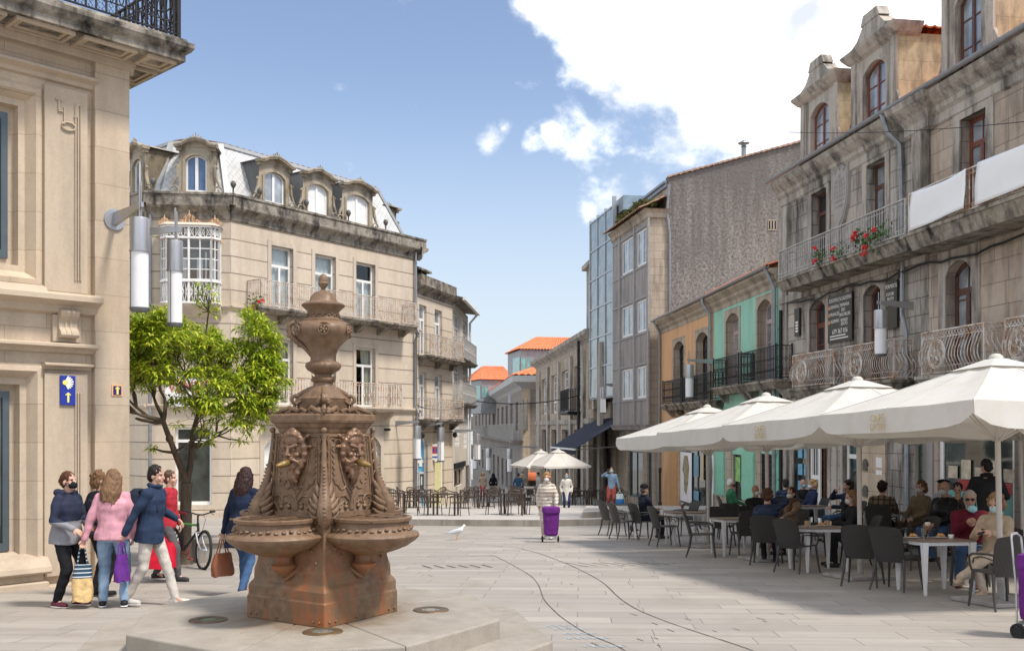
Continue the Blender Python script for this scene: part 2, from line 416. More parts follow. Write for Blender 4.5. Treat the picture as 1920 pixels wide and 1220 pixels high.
def scale_mat():
    m, t, b, o = nt('zinc_scales')
    tc = t.nodes.new('ShaderNodeTexCoord'); mp = N(t, 'Mapping', {0: tc.outputs['Object'], 'Rotation': (0, 0, 0)})
    sp = N(t, 'SeparateXYZ', {0: tc.outputs['Object']})
    h = N(t, 'Math', {0: sp.outputs[0], 1: sp.outputs[2]}, operation='ADD').outputs[0]
    g = N(t, 'Math', {0: sp.outputs[0], 1: sp.outputs[2]}, operation='SUBTRACT').outputs[0]
    def line(x):
        s = N(t, 'Math', {0: x, 1: 3.9}, operation='MULTIPLY').outputs[0]
        f = N(t, 'Math', {0: s}, operation='FRACT').outputs[0]
        return N(t, 'Math', {0: N(t, 'Math', {0: f, 1: .5}, operation='SUBTRACT').outputs[0]}, operation='ABSOLUTE').outputs[0]
    a = N(t, 'Math', {0: line(h), 1: line(g)}, operation='MAXIMUM').outputs[0]
    n = noise_n(t, objvec(t), 2.5, 4)
    c = ramp(t, n, [(.3, (.46,.46,.46)), (.7, (.62,.62,.61))])
    c = mixc(t, ramp(t, a, [(.40, 0.), (.48, .5)]), c, (.2,.205,.215))
    t.links.new(c, b.inputs['Base Color']); b.inputs['Roughness'].default_value = .6
    bump(t, b, a, .5, .02); return m
M_scale = scale_mat()
M_zinc  = plain('zinc_sheet', (.40,.41,.42), .55, metal=.1, var=.12)
M_zincd = plain('grey_metal_cladding', (.30,.31,.325), .5, metal=.25, var=.12, scale=2)
M_teal  = glass_opaque('teal_glass', (.12,.36,.33), ior=1.7, var=.3)
M_moss  = plain('moss', (.09,.10,.03), .95, var=.5, scale=12)
def paving(name, c1, c2, w, h, rot, mort, stain=.42):
    m, t, b, o = nt(name)
    v = objvec(t, 1, 1, 1, (0, 0, R(rot)), (431.3, 377.1, 0))
    wn = noise_n(t, objvec(t), .25, 2)
    bt = N(t, 'TexBrick', {'Vector': v, 'Color1': rgb(c1), 'Color2': rgb(c2), 'Mortar': rgb(tuple(c*.5 for c in c2)), 'Scale': 1., 'Mortar Size': mort, 'Mortar Smooth': .3, 'Bias': 0., 'Brick Width': w, 'Row Height': h})
    bt.offset = .37; bt.offset_frequency = 2; bt.squash = .8; bt.squash_frequency = 3
    ov = objvec(t); mid = noise_n(t, ov, 1.1, 7, .65); fine = noise_n(t, ov, 60, 3, .8); band = noise_n(t, objvec(t, .25, 3.2, 1, (0,0,R(rot))), 1.0, 5, .6)
    c = bt.outputs[0]
    c = mixc(t, ramp(t, band, [(.36, .5), (.56, 0.)]), c, tuple(x*.68 for x in c1))
    c = mixc(t, ramp(t, band, [(.55, 0.), (.75, .35)]), c, tuple(min(1, x*1.25) for x in c1))
    c = mixc(t, ramp(t, mid, [(.53, 0.), (.74, stain)]), c, (.20,.165,.125))
    gum = N(t, 'TexVoronoi', {'Vector': ov, 'Scale': 1.7}).outputs[0]; c = mixc(t, ramp(t, gum, [(.022, .5), (.034, 0.)]), c, (.13,.115,.10))
    c = mixc(t, ramp(t, fine, [(.3, .4), (.55, 0.)]), c, tuple(x*.6 for x in c1))
    t.links.new(c, b.inputs['Base Color'])
    b.inputs['Roughness'].default_value = .62; b.inputs['Specular IOR Level'].default_value = .35
    hh = N(t, 'Math', {0: N(t, 'Math', {0: fine, 1: .25}, operation='MULTIPLY').outputs[0], 1: bt.outputs[1]}, operation='SUBTRACT').outputs[0]
    bump(t, b, hh, .35, .012); return m
M_pave  = paving('granite_paving', (.405,.368,.325), (.31,.282,.25), 1.25, .42, 4, .007)
M_kerb  = stone('granite_kerb', (.40,.365,.32), (.34,.31,.27), (2.2,2.), (.2,.18,.16), .012, (.12,.1,.085), .5, speck=.35, bmp=.4)
# ------------------------------------------------------------------ plaza floor, terrace, kerbs
b = MB()
xs = [-400,-60,-20,-8,0,8,20,60,400]; ys = [-30,5,15,30,60,120,300,1200]
b.v = [V((x, y, gz(y))) for y in ys for x in xs]
for j in range(len(ys)-1):
    for i in range(len(xs)-1):
        n = len(xs); b.f.append([j*n+i, j*n+i+1, (j+1)*n+i+1, (j+1)*n+i]); b.m.append(0)
b.build('ground', M_pave, kind='structure')
def slab(name, pts, h, mats, th=.6):
    """paving slab that follows the slope; pts plan polygon counter-clockwise"""
    b = MB(); n = len(pts)
    top = [V((x, y, gz(y)+h)) for x, y in pts]; lo = [V((x, y, gz(y)-.3)) for x, y in pts]
    b.mat(0).add(top, [list(range(n))]); b.mat(1)
    for i in range(n):
        j = (i+1) % n; b.quad(lo[i], lo[j], top[j], top[i])
    return b.build(name, mats, kind='structure')
# café terrace, one shallow step up, then the higher landing on the right
e = [G(560, 984), G(700, 984.5), G(800, 985), G(900, 986), G(1010, 986.5), G(1160, 984)]
e = [(p.x, p.y) for p in e]
M_terr = paving('terrace_paving', (.50,.47,.43), (.46,.43,.39), .9, .45, -6, .006, .15)
slab('terrace_pavement', e + [(3.6, 44), (-3.2, 44), (-8.5, 38)], .20, [M_terr, M_kerb])
q = [G(1092, 983), G(1180, 979), G(1345, 975)]
slab('upper_pavement', [(q[0].x+.02, q[0].y+.15), (q[1].x, q[1].y), (q[2].x+.5, q[2].y), (9.0, 32.5), (8.2, 37.6), (2.8, 37.6)], .39, [M_terr, M_kerb])
# pavement along the right-hand houses
slab('house_pavement', [(10.1, 8), (16, 8), (9.4, 31.4), (6.9, 31.4), (7.8, 26), (8.9, 18)], .13, [M_pave, M_kerb])
# winding joints in the paving
def groove(px, w, name='paving_joint'):
    b = MB(); pts = [G(*p) for p in px]
    sm = []
    for i in range(len(pts)-1):
        p0 = pts[max(i-1,0)]; p1 = pts[i]; p2 = pts[i+1]; p3 = pts[min(i+2, len(pts)-1)]
        for k in range(6):
            u = k/6; sm.append(.5*((2*p1)+(p2-p0)*u+(2*p0-5*p1+4*p2-p3)*u*u+(3*p1-p0-3*p2+p3)*u**3))
    sm.append(pts[-1])
    for i in range(len(sm)-1):
        d = (sm[i+1]-sm[i]); n = V((-d.y, d.x, 0)).normalized(); ww = w*(.7+.6*RND.random())/2
        up = V((0,0,.004))
        b.quad(sm[i]-n*ww+up, sm[i+1]-n*ww+up, sm[i+1]+n*ww+up, sm[i]+n*ww+up)
    return b.build(name, M_joint, kind='structure')
M_joint = plain('dark_joint', (.10,.085,.07), .9, var=.5, scale=5)
groove([(760,1040),(845,1046),(913,1040),(940,1048),(972,1065),(996,1080),(1010,1097),(1020,1123),(1042,1147),(1059,1161),(1100,1187),(1158,1211),(1200,1240)], .013)
groove([(690,1015),(800,1016),(942,1024),(1000,1034),(1059,1055),(1100,1074),(1132,1093),(1161,1120),(1193,1141),(1240,1161),(1300,1182),(1400,1215),(1440,1235)], .017)
def dashes(cx, cy, n, step, ln, ang, w=.025):
    b = MB(); c = G(cx, cy)
    for i in range(n):
        p = c + V((i*step, i*step*.12, 0)); d = V((math.cos(ang), math.sin(ang), 0)); nn = V((-d.y, d.x, 0))
        z = lambda q: V((q.x, q.y, gz(q.y)+.004))
        l = ln*(.8+.4*RND.random())
        b.quad(*(z(q) for q in (p-d*l-nn*w, p+d*l-nn*w, p+d*l+nn*w, p-d*l+nn*w)))
    b.build('paving_slots', M_joint, kind='structure')
dashes(800, 1062, 6, .21, .28, R(112)); dashes(1080, 1058, 8, .22, .34, R(118), .016)
for k in range(60):
    px = RND.uniform(250, 1500); py = RND.uniform(1030, 1215)
    dashes(px, py, 1, 0, RND.uniform(.04, .11), R(RND.uniform(104, 112)), .006)
# chalk marks fading on the slabs, bottom centre
M_chalk = plain('blue_chalk', (.36,.42,.47), .9, var=.3, scale=20)
for (cx, cy, n, s) in ((1048,1173,3,.09),(1060,1179,5,.07),(1078,1188,5,.07),(1087,1196,5,.08),(1116,1211,5,.085)):
    b = MB(); c = G(cx-14, cy)
    for i in range(n):
        p = c + V((i*s, 0, 0)); ring = [p + V((.032*math.cos(a)*(1+.4*RND.random()), .05*math.sin(a), 0)) for a in [k*math.pi/4 for k in range(7)]]
        for q, r in zip(ring, ring[1:]):
            d = (r-q).normalized(); nn = V((-d.y, d.x, 0))*.009
            b.quad(*(V((w.x, w.y, gz(w.y)+.004)) for w in (q-nn, r-nn, r+nn, q+nn)))
    b.build('chalk_marks', M_chalk, kind='structure')
# low stone bench wall behind the bicycle
A, B = G(372, 1056), G(520, 1051)
f = Face((A.x, A.y), (B.x, B.y+.2), 0)
b = MB(); zt = .44
L = f.len
def bz(x): return gz((f.a + f.d*x).y)
for x0, x1 in ((0, L*.5), (L*.5+.012, L)):
    b.hexa([V((x0,.06,bz(x0)-.1)), V((x1,.06,bz(x1)-.1)), V((x1,.62,bz(x1)-.1)), V((x0,.62,bz(x0)-.1))], [V((x0,.06,bz(x0)+zt-.09)), V((x1,.06,bz(x1)+zt-.09)), V((x1,.62,bz(x1)+zt-.09)), V((x0,.62,bz(x0)+zt-.09))])
root = thing('stone_bench', 'long low granite bench wall behind the leaning bicycle', 'bench', f.M)
o = b.build('base', M_kerb, root)
b = MB()
for x0, x1 in ((-.04, L*.5), (L*.5+.012, L+.04)):
    b.hexa([V((x0,0,bz(x0)+zt-.09)), V((x1,0,bz(x1)+zt-.09)), V((x1,.7,bz(x1)+zt-.09)), V((x0,.7,bz(x0)+zt-.09))], [V((x0,0,bz(x0)+zt)), V((x1,0,bz(x1)+zt)), V((x1,.7,bz(x1)+zt)), V((x0,.7,bz(x0)+zt))])
bevel(b.build('seat', M_kerb, root), .012)
# ------------------------------------------------------------------ building kit (facade-local: x along, -y out, z up)
def arc_pts(x0, x1, zs, rise, n=9):
    """points of a segmental arch from (x0,zs) over to (x1,zs)"""
    w = (x1-x0)/2; rise = min(rise, w)
    r = (w*w + rise*rise)/(2*rise); cz = zs + rise - r; a0 = math.asin(min(1, w/r))
    return [((x0+x1)/2 + r*math.sin(-a0 + 2*a0*k/n), cz + r*math.cos(-a0 + 2*a0*k/n)) for k in range(n+1)]
def wall(mb, x0, x1, z0, z1, ops, y=0.0, rev=.25, revmat=None):
    """front with holes; ops = (x0,x1,z0,z1[,rise])"""
    xs = sorted({x0, x1, *[o[0] for o in ops], *[o[1] for o in ops]}); zs = sorted({z0, z1, *[o[2] for o in ops], *[o[3] for o in ops]})
    xs = [x for x in xs if x0 <= x <= x1]; zs = [z for z in zs if z0 <= z <= z1]
    k0 = mb.k
    for i in range(len(xs)-1):
        run = None
        for j in range(len(zs)-1):
            cx, cz = (xs[i]+xs[i+1])/2, (zs[j]+zs[j+1])/2
            hole = any(o[0] < cx < o[1] and o[2] < cz < o[3] for o in ops)
            if not hole:
                if run is None: run = zs[j]
            if (hole or j == len(zs)-2) and run is not None:
                top = zs[j] if hole else zs[j+1]
                mb.quad((xs[i],y,run), (xs[i+1],y,run), (xs[i+1],y,top), (xs[i],y,top)); run = None
    for o in ops:
        a, c, lo, hi = o[:4]; rise = o[4] if len(o) > 4 else 0; d = o[5] if len(o) > 5 else rev
        if revmat is not None: mb.k = revmat
        zs_ = hi - rise
        mb.quad((a,y,lo), (a,y,zs_), (a,y+d,zs_), (a,y+d,lo)); mb.quad((c,y,zs_), (c,y,lo), (c,y+d,lo), (c,y+d,zs_))
        mb.quad((a,y,lo), (a,y+d,lo), (c,y+d,lo), (c,y,lo))
        if rise:
            ap = arc_pts(a, c, zs_, rise)
            for p, q in zip(ap, ap[1:]): mb.quad((p[0],y,p[1]), (q[0],y,q[1]), (q[0],y+d,q[1]), (p[0],y+d,p[1]))
            mb.k = k0; h = len(ap)//2
            L = ap[:h+1]; Rr = ap[h:]
            mb.quad((a,y,hi), *[(p[0],y,p[1]) for p in L], (L[-1][0],y,hi)) if L[-1][1] < hi-1e-4 else mb.quad((a,y,hi), *[(p[0],y,p[1]) for p in L])
            mb.quad((c,y,hi), *([(Rr[0][0],y,hi)] if Rr[0][1] < hi-1e-4 else []), *[(p[0],y,p[1]) for p in Rr])
        else: mb.quad((a,y,hi), (c,y,hi), (c,y+d,hi), (a,y+d,hi))
        mb.k = k0
    return mb
def shell(mb, x0, x1, z0, z1, depth, y=0.0):
    """sides, back and lid of the block behind a front"""
    mb.quad((x0,y+depth,z0), (x0,y,z0), (x0,y,z1), (x0,y+depth,z1)); mb.quad((x1,y,z0), (x1,y+depth,z0), (x1,y+depth,z1), (x1,y,z1))
    mb.quad((x1,y+depth,z0), (x0,y+depth,z0), (x0,y+depth,z1), (x1,y+depth,z1)); mb.quad((x0,y,z1), (x1,y,z1), (x1,y+depth,z1), (x0,y+depth,z1))
    return mb
def surround(mb, o, w=.16, proud=.03, y=0.0, sill=True, d=.04):
    a, c, lo, hi = o[:4]; rise = o[4] if len(o) > 4 else 0
    mb.box(a-w, a, y-proud, y+d, lo, hi-rise); mb.box(c, c+w, y-proud, y+d, lo, hi-rise)
    if rise:
        ap = arc_pts(a, c, hi-rise, rise); n = len(ap)
        top = hi + w
        outer = [(a-w, hi-rise), (a-w, top), (c+w, top), (c+w, hi-rise)]
        h = n//2
        mb.prism([ap[0], *ap[1:h+1], (ap[h][0], top), (a-w, top), (a-w, hi-rise)][::-1], y-proud, y+d)
        mb.prism([(c+w, hi-rise), (c+w, top), (ap[h][0], top), *ap[h:n]][::-1], y-proud, y+d)
    else: mb.box(a-w, c+w, y-proud, y+d, hi, hi+w)
    if sill: mb.box(a-w-.04, c+w+.04, y-proud-.06, y+d, lo-.09, lo)
def surrounds(par, ops, mat, w=.16, proud=.03, M=None, **kw):
    for o in ops:
        b = MB(); surround(b, o, w, proud, **kw); b.build('window_surround', mat, par, M)
def cornice(mb, x0, x1, prof, y=0.0, wrapl=0, wrapr=0):
    """prof = [(out, z)] lower to upper; swept along x, mitred round the ends when wrap > 0 (return length)"""
    pts = []
    if wrapl: pts.append(lambda o: (x0-o, y+wrapl))
    pts.append((lambda o: (x0-o, y-o)) if wrapl else (lambda o: (x0, y-o)))
    pts.append((lambda o: (x1+o, y-o)) if wrapr else (lambda o: (x1, y-o)))
    if wrapr: pts.append(lambda o: (x1+o, y+wrapr))
    rows = [[V((*p(o), z)) for p in pts] for o, z in prof]
    for a, c in zip(rows, rows[1:]):
        for i in range(len(pts)-1): mb.quad(a[i], a[i+1], c[i+1], c[i])
    bot, top = prof[0], prof[-1]
    for (o, z), fl in ((top, 1), (bot, 0)):
        r = [V((*p(o), z)) for p in pts]; r2 = [V((*p(-.02), z)) for p in pts]
        for i in range(len(pts)-1): mb.quad(*( (r[i], r[i+1], r2[i+1], r2[i]) if fl else (r2[i], r2[i+1], r[i+1], r[i])))
    for xe, w in ((x0, wrapl), (x1, wrapr)):
        if not w: mb.quad(*[(xe, y-o, z) for o, z in prof], (xe, y+.02, prof[-1][1]), (xe, y+.02, prof[0][1]))
    return mb
def window(par, o, y, fm, gm, mull=1, trans=(.72,), fw=.06, d=.05, name='window', curtain=None, bars=None, label=None, M=None):
    """frame + pane (+ curtain) set at depth y"""
    a, c, lo, hi = o[:4]; rise = o[4] if len(o) > 4 else 0
    b = MB(); b.box(a, a+fw, y, y+d, lo, hi-rise*.55); b.box(c-fw, c, y, y+d, lo, hi-rise*.55)
    b.box(a+fw, c-fw, y, y+d, lo, lo+fw*1.3)
    if rise:
        ap = arc_pts(a, c, hi-rise, rise); ip = arc_pts(a+fw, c-fw, hi-rise, max(.02, rise-fw*.9))
        b.prism(ip + ap[::-1], y, y+d)
    else: b.box(a+fw, c-fw, y, y+d, hi-fw, hi)
    top = hi - (rise*.45 if rise else fw)
    for k in range(mull):
        x = a + (c-a)*(k+1)/(mull+1); b.box(x-fw*.55, x+fw*.55, y-.008, y+d-.004, lo+fw, (lo + (hi-lo)*trans[0]) if (trans and mull == 1) else top)
    for tr in trans: z = lo + (hi-lo)*tr; b.box(a+fw, c-fw, y-.004, y+d-.002, z-fw*.6, z+fw*.6)
    if bars:
        nx, nz = bars
        for k in range(1, nx): x = a+(c-a)*k/nx; b.box(x-.014, x+.014, y+.004, y+d-.008, lo+fw, top)
        for k in range(1, nz): z = lo+(hi-lo)*k/nz; b.box(a+fw, c-fw, y+.006, y+d-.01, z-.014, z+.014)
    w = b.build(name, fm, par, M)
    if label: w['label'] = label
    MB().quad((a,y+d*.6,lo), (c,y+d*.6,lo), (c,y+d*.6,hi), (a,y+d*.6,hi)).build('pane', gm, w)
    if curtain:
        b = MB(); yy = y+.16
        kind, cm = curtain
        def drape(x0, x1, z0, z1, xb0=None, xb1=None):
            xb0 = x0 if xb0 is None else xb0; xb1 = x1 if xb1 is None else xb1; n = 14
            rows = []
            for j in range(6):
                u = j/5; row = []
                for i in range(n+1):
                    x = (x0+(x1-x0)*i/n)*(1-u) + (xb0+(xb1-xb0)*i/n)*u
                    row.append((x, yy+.025*math.sin(i*2.1), z1+(z0-z1)*u))
                rows.append(row)
            for r0, r1 in zip(rows, rows[1:]):
                for i in range(n): b.quad(r1[i], r1[i+1], r0[i+1], r0[i])
        m = (a+c)/2; zt = lo+(hi-lo)*(trans[0] if trans else 1)
        if kind == 'net': drape(a, c, lo, hi)
        elif kind == 'tied': drape(a, m, lo, hi, a, a+(m-a)*.45); drape(m, c, lo, hi, c-(c-m)*.5, c)
        elif kind == 'right': drape(m, c, lo, hi, m+(c-m)*.4, c)
        elif kind == 'half': drape(a, c, lo, lo+(hi-lo)*.72)
        b.build('curtain', cm, w)
    return w
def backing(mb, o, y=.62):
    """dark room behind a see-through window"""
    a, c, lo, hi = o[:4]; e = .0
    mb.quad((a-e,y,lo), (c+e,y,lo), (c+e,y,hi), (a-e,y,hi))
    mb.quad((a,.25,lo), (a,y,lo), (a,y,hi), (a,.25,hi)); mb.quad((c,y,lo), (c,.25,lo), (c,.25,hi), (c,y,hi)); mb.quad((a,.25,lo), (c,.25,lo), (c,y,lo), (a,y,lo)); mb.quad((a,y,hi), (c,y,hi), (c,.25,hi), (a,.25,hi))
def rail_path(x0, x1, yd): return [(x0, 0.0), (x0, -yd), (x1, -yd), (x1, 0.0)]
def walk(path, step):
    """evenly spaced points along a plan path, with the direction of the leg"""
    for (ax, ay), (bx, by) in zip(path, path[1:]):
        L = math.hypot(bx-ax, by-ay); n = max(1, round(L/step))
        for k in range(n): u = (k+.5)/n; yield ax+(bx-ax)*u, ay+(by-ay)*u, (bx-ax)/L, (by-ay)/L
def railing(par, x0, x1, z0, h, yd, mat, step=.12, bw=.018, style='bars', base_y=0.0, name='railing'):
    b = MB(); path = [(x, y+base_y) for x, y in rail_path(x0, x1, yd)]
    for (ax, ay), (bx, by) in zip(path, path[1:]):
        b.bar((ax,ay,z0+h), (bx,by,z0+h), .05, .03); b.bar((ax,ay,z0+.06), (bx,by,z0+.06), .03, .025)
        if style != 'belly': b.bar((ax,ay,z0+.17), (bx,by,z0+.17), .02, .018); b.bar((ax,ay,z0+h-.1), (bx,by,z0+h-.1), .018, .016)
    for (x, y) in path: b.box(x-.022, x+.022, y-.022, y+.022, z0, z0+h+(.07 if style == 'scroll' else 0))
    for x, y, dx, dy in walk(path, step):
        if style == 'belly':
            ox, oy = (dy, -dx)   # outward
            if abs(dx) < .5: ox = -1 if x < (x0+x1)/2 else 1; oy = 0
            pts = []
            for k in range(9):
                u = k/8; bel = .17*math.sin(math.pi*min(1, u*1.25))**1.5*(1-.35*u) - .03*math.sin(math.pi*u*2)*(u > .5)
                pts.append((x+ox*bel + dx*.05*math.sin(u*math.pi*2), y+oy*bel + dy*.05*math.sin(u*math.pi*2), z0+.08+(h-.24)*u))
            b.tube(pts, .013, 4)
        else: b.box(x-bw/2, x+bw/2, y-bw/2, y+bw/2, z0+.06, z0+h)
        if style == 'baluster':
            b.lathe([(.012,0), (.03,.1), (.035,.16), (.018,.24), (.03,.3), (.012,.36)], 5, (x, y, z0+.3))
        if style == 'scroll':
            for zz, r in ((z0+.3, .05), (z0+h*.62, .045)):
                b.tube([(x+dx*r*math.cos(a), y+dy*r*math.cos(a), zz+r*1.4*math.sin(a)) for a in [k*math.pi/3 for k in range(6)]], .009, 3, closed=True)
        if style in ('bars2',):
            b.ball((x, y, z0+h*.55), .025, 5)
    if style == 'bars2':
        for x, y, dx, dy in walk(path, .1):
            b.tube([(x+dx*.045*math.cos(a), y+dy*.045*math.cos(a), z0+.115+.05*math.sin(a)) for a in [k*math.pi/2.5 for k in range(5)]], .008, 3, closed=True)
    if style == 'belly':
        for x, y, dx, dy in walk(path, .11):   # lattice frieze under the handrail
            b.bar((x-dx*.055, y-dy*.055, z0+h-.15), (x+dx*.055, y+dy*.055, z0+h-.01), .012); b.bar((x-dx*.055, y-dy*.055, z0+h-.01), (x+dx*.055, y+dy*.055, z0+h-.15), .012)
        for (ax, ay), (bx, by) in zip(path, path[1:]): b.bar((ax,ay,z0+h-.16), (bx,by,z0+h-.16), .03, .02); b.bar((ax,ay,z0+.2), (bx,by,z0+.2), .02, .02)
        cx = x0 + (x1-x0)*.36; yy = base_y-yd-.17; r = min(.32, (x1-x0)*.2)
        for rr in (r, r*.86): b.tube([(cx+rr*math.cos(a), yy+.02*math.sin(a), z0+h*.45+rr*math.sin(a)) for a in [k*math.pi/10 for k in range(20)]], .016, 4, closed=True)
        for s in range(5):
            a0 = s*2*math.pi/5 + .3; q = r*.42
            px, pz = cx+q*math.cos(a0), z0+h*.45+q*math.sin(a0)
            b.tube([(px+(.12-.011*k)*math.cos(a0+k*.62), yy, pz+(.12-.011*k)*math.sin(a0+k*.62)) for k in range(10)], .014, 4)
    return b.build(name, mat, par)
def bslab(par, x0, x1, z1, yd, mat, th=.18, br=True, name='balcony_slab', bmat=None):
    b = MB()
    b.hexa([V((x0+.1,-yd+.12,z1-th)), V((x1-.1,-yd+.12,z1-th)), V((x1-.1,.02,z1-th)), V((x0+.1,.02,z1-th))],
           [V((x0,-yd,z1-.08)), V((x1,-yd,z1-.08)), V((x1,.02,z1-.08)), V((x0,.02,z1-.08))])
    b.box(x0-.03, x1+.03, -yd-.03, .02, z1-.078, z1)
    o = b.build(name, mat, par)
    if br:
        n = max(2, round((x1-x0)/1.3))
        for k in range(n):
            x = x0+.25+(x1-x0-.5)*k/(n-1); b = MB()
            b.hexa([V((x-.1,-.14,z1-th-.3)), V((x+.1,-.14,z1-th-.3)), V((x+.1,-.0,z1-th-.3)), V((x-.1,-.0,z1-th-.3))], [V((x-.1,-yd*.7,z1-th-.004)), V((x+.1,-yd*.7,z1-th-.004)), V((x+.1,0,z1-th-.004)), V((x-.1,0,z1-th-.004))])
            b.build('bracket', bmat or mat, par)
    return o
def tiles(mb, p0, p1, p2, p3, pitch=.26, amp=.05, course=.42):
    """ridged tile field: eave p0->p1, ridge p3->p2"""
    p0, p1, p2, p3 = map(V, (p0, p1, p2, p3)); n = max(2, int((p1-p0).length/pitch)); m = max(1, int((p3-p0).length/course))
    nor = (p1-p0).cross(p3-p0).normalized(); sub = 4
    for j in range(m):
        v0, v1 = j/m, (j+1)/m; row0, row1 = [], []
        for i in range(n*sub+1):
            u = i/(n*sub); hgt = amp*(abs(math.sin(math.pi*u*n)))
            a = (p0.lerp(p1, u)).lerp(p3.lerp(p2, u), v0); c = (p0.lerp(p1, u)).lerp(p3.lerp(p2, u), v1)
            row0.append(a + nor*(hgt+.03)); row1.append(c + nor*(hgt))
        for i in range(n*sub): mb.quad(row0[i], row0[i+1], row1[i+1], row1[i])
        for i in range(n*sub): mb.quad(row0[i]-nor*.035, row0[i+1]-nor*.035, row0[i+1], row0[i])
    return mb
def pipe(par, pts, r=.05, mat=None, name='downpipe', clips=True):
    b = MB(); b.tube(pts, r, 8)
    pts = [V(p) for p in pts]
    if clips:
        for p, q in zip(pts, pts[1:]):
            L = (q-p).length
            for k in range(int(L/1.2)): c = p.lerp(q, (k+.5)*1.2/L); d = (q-p).normalized(); b.tube([c-d*.025, c+d*.025], r*1.25, 8)
    return b.build(name, mat or M_zincp, par, smooth=40)
def gutter(par, p, q, r=.07, mat=None):
    b = MB(); p, q = V(p), V(q); d = (q-p).normalized(); n = 6
    prof = [(r*math.cos(a), r*math.sin(a)) for a in [math.pi + math.pi*k/n for k in range(n+1)]] + [(r*.86*math.cos(a), r*.86*math.sin(a)) for a in [2*math.pi - math.pi*k/n for k in range(n+1)]]
    side = d.cross(V((0,0,1))).normalized()
    return b.extr(prof, side, (0,0,1), p, q-p).build('gutter', mat or M_zincp, par)
def text(par, s, size, M, mat, ext=.01, name='lettering', shear=0, font=None, spacing=1.0, sx=1.0):
    """raised lettering as a real mesh; M places it (x reads right, y up, z out of the wall)"""
    cu = bpy.data.curves.new('txt', 'FONT'); cu.body = s; cu.size = size; cu.extrude = ext; cu.align_x = 'CENTER'; cu.align_y = 'CENTER'; cu.shear = shear; cu.space_character = spacing; cu.resolution_u = 2
    o = bpy.data.objects.new('txt', cu); COL.objects.link(o)
    me = bpy.data.meshes.new_from_object(o.evaluated_get(bpy.context.evaluated_depsgraph_get()))
    bpy.data.objects.remove(o); bpy.data.curves.remove(cu)
    if sx != 1.0: me.transform(Matrix.Diagonal((sx, 1, 1, 1)))
    me.materials.clear(); me.materials.append(mat)
    return link(me, name, par, M)
def facing(x, y, z):
    """local frame on a facade: x right, y up, z out of the wall"""
    return Matrix(((1,0,0,x),(0,0,-1,y),(0,1,0,z),(0,0,0,1)))
def frame_sweep(mb, a, c, lo, hi, prof, y=0.0):
    """mitred picture-frame moulding round a rectangle; prof = [(offset out, depth y)]"""
    loops = [[(a-o, y+d, lo-o), (c+o, y+d, lo-o), (c+o, y+d, hi+o), (a-o, y+d, hi+o)] for o, d in prof]
    for p, q in zip(loops, loops[1:]):
        for i in range(4): j = (i+1) % 4; mb.quad(q[i], q[j], p[j], p[i])
    return mb
# ================================================================== near left: tan ashlar bank building
cor = V((-5.84, 15.2)); d_ = V((.68, .733)); LB = Face(cor - d_*8, cor, -.75); f = LB
root = thing('stone_building', 'smooth tan ashlar corner building with dark-framed windows and a coffered eaves slab', 'building', f.M)
X = f.x; xe = f.len
xp0, xp1, xq = X(85), X(166), X(178)          # pilaster, corner pier
up = [X(30)-1.5, X(30), f.z(15,478), f.z(15,200)]; lo = [X(33)-1.5, X(33), f.z(15,1037), f.z(15,732)]
zsof = 8.0
b = MB()
shift = 3.3
ops = [(o[0]-.42-k*shift, o[1]+.42-k*shift, o[2]-.42, o[3]+.42) for o in (up, lo) for k in (0, 1)]
wall(b, 0, xq, -.3, zsof, ops, y=.10, rev=.02)
for o in (up, lo):
    for k in (0, 1): frame_sweep(b, o[0]-k*shift, o[1]-k*shift, o[2], o[3], [(0,.34),(.09,.34),(.10,.19),(.19,.19),(.22,.14),(.29,.04),(.36,.05),(.42,.10)])
shell(b, 0, xe, -.3, zsof, 9, y=.10)
b.box(xq, xe, 0, .14, -.3, zsof)               # corner pier
b.box(xe-.02, xe+.002, .14, 9, -.3, zsof)
b.build('wall', M_tan, root)
for k in (0, 1):
    o = -k*shift; b = MB()
    z0, z1 = f.z(125,548), f.z(125,165)
    b.box(xp0+o, xp1+o, .02, .12, z0, z1); b.box(xp0+o, xp1+o, .02, .12, f.z(125,1078), f.z(125,700))
    for q in (.70, .76, .82): xx = xp0+o+(xp1-xp0)*q; b.box(xx-.012, xx+.012, -.008, .03, z0+.18, z1-.22); b.box(xx-.012, xx+.012, -.008, .03, f.z(125,1060), f.z(125,735))
    bevel(b.build('pilaster', M_tantr, root), .012)
# carved motif on the upper pilaster: stepped fret and a leaf loop
b = MB(); xm = (xp0+xp1)/2; zt = f.z(125,190); s = 1/123*1.36
b.box(xm-.17, xm-.08, -.01, .03, zt-.01, zt+.01); b.box(xm-.13, xm-.11, -.01, .03, zt-.16, zt); b.box(xm-.13, xm-.06, -.01, .03, zt-.17, zt-.15)
b.box(xm-.05, xm-.03, -.01, .03, zt-.34, zt-.1); b.tube([(xm-.04+.0+.10*math.sin(a)*1.0+.06, .0, zt-.36-.06*math.cos(a)) for a in [k*math.pi/7 for k in range(-3, 11)]], .014, 5)
b.box(xm+.12, xm+.2, -.01, .03, zt-.03, zt-.01); b.box(xm+.13, xm+.15, -.01, .03, zt-.2, zt-.03); b.box(xm+.10, xm+.15, -.01, .03, zt-.21, zt-.19)
b.build('carved_fret', M_tantr, root)
def course(name, y_t, y_b, px, out, x0=0, x1=None, mat=M_tantr, prof=None):
    zt, zb_ = f.z(px, y_t), f.z(px, y_b); h = zt-zb_
    b = MB(); cornice(b, x0, x1 if x1 else xq+.02, prof(zb_, h) if prof else [(.0,zb_),(out*.3,zb_+h*.1),(out*.45,zb_+h*.4),(out,zb_+h*.62),(out,zb_+h*.85),(out*.7,zt),(-.05,zt+.01)], y=.10)
    return b.build(name, mat, root)
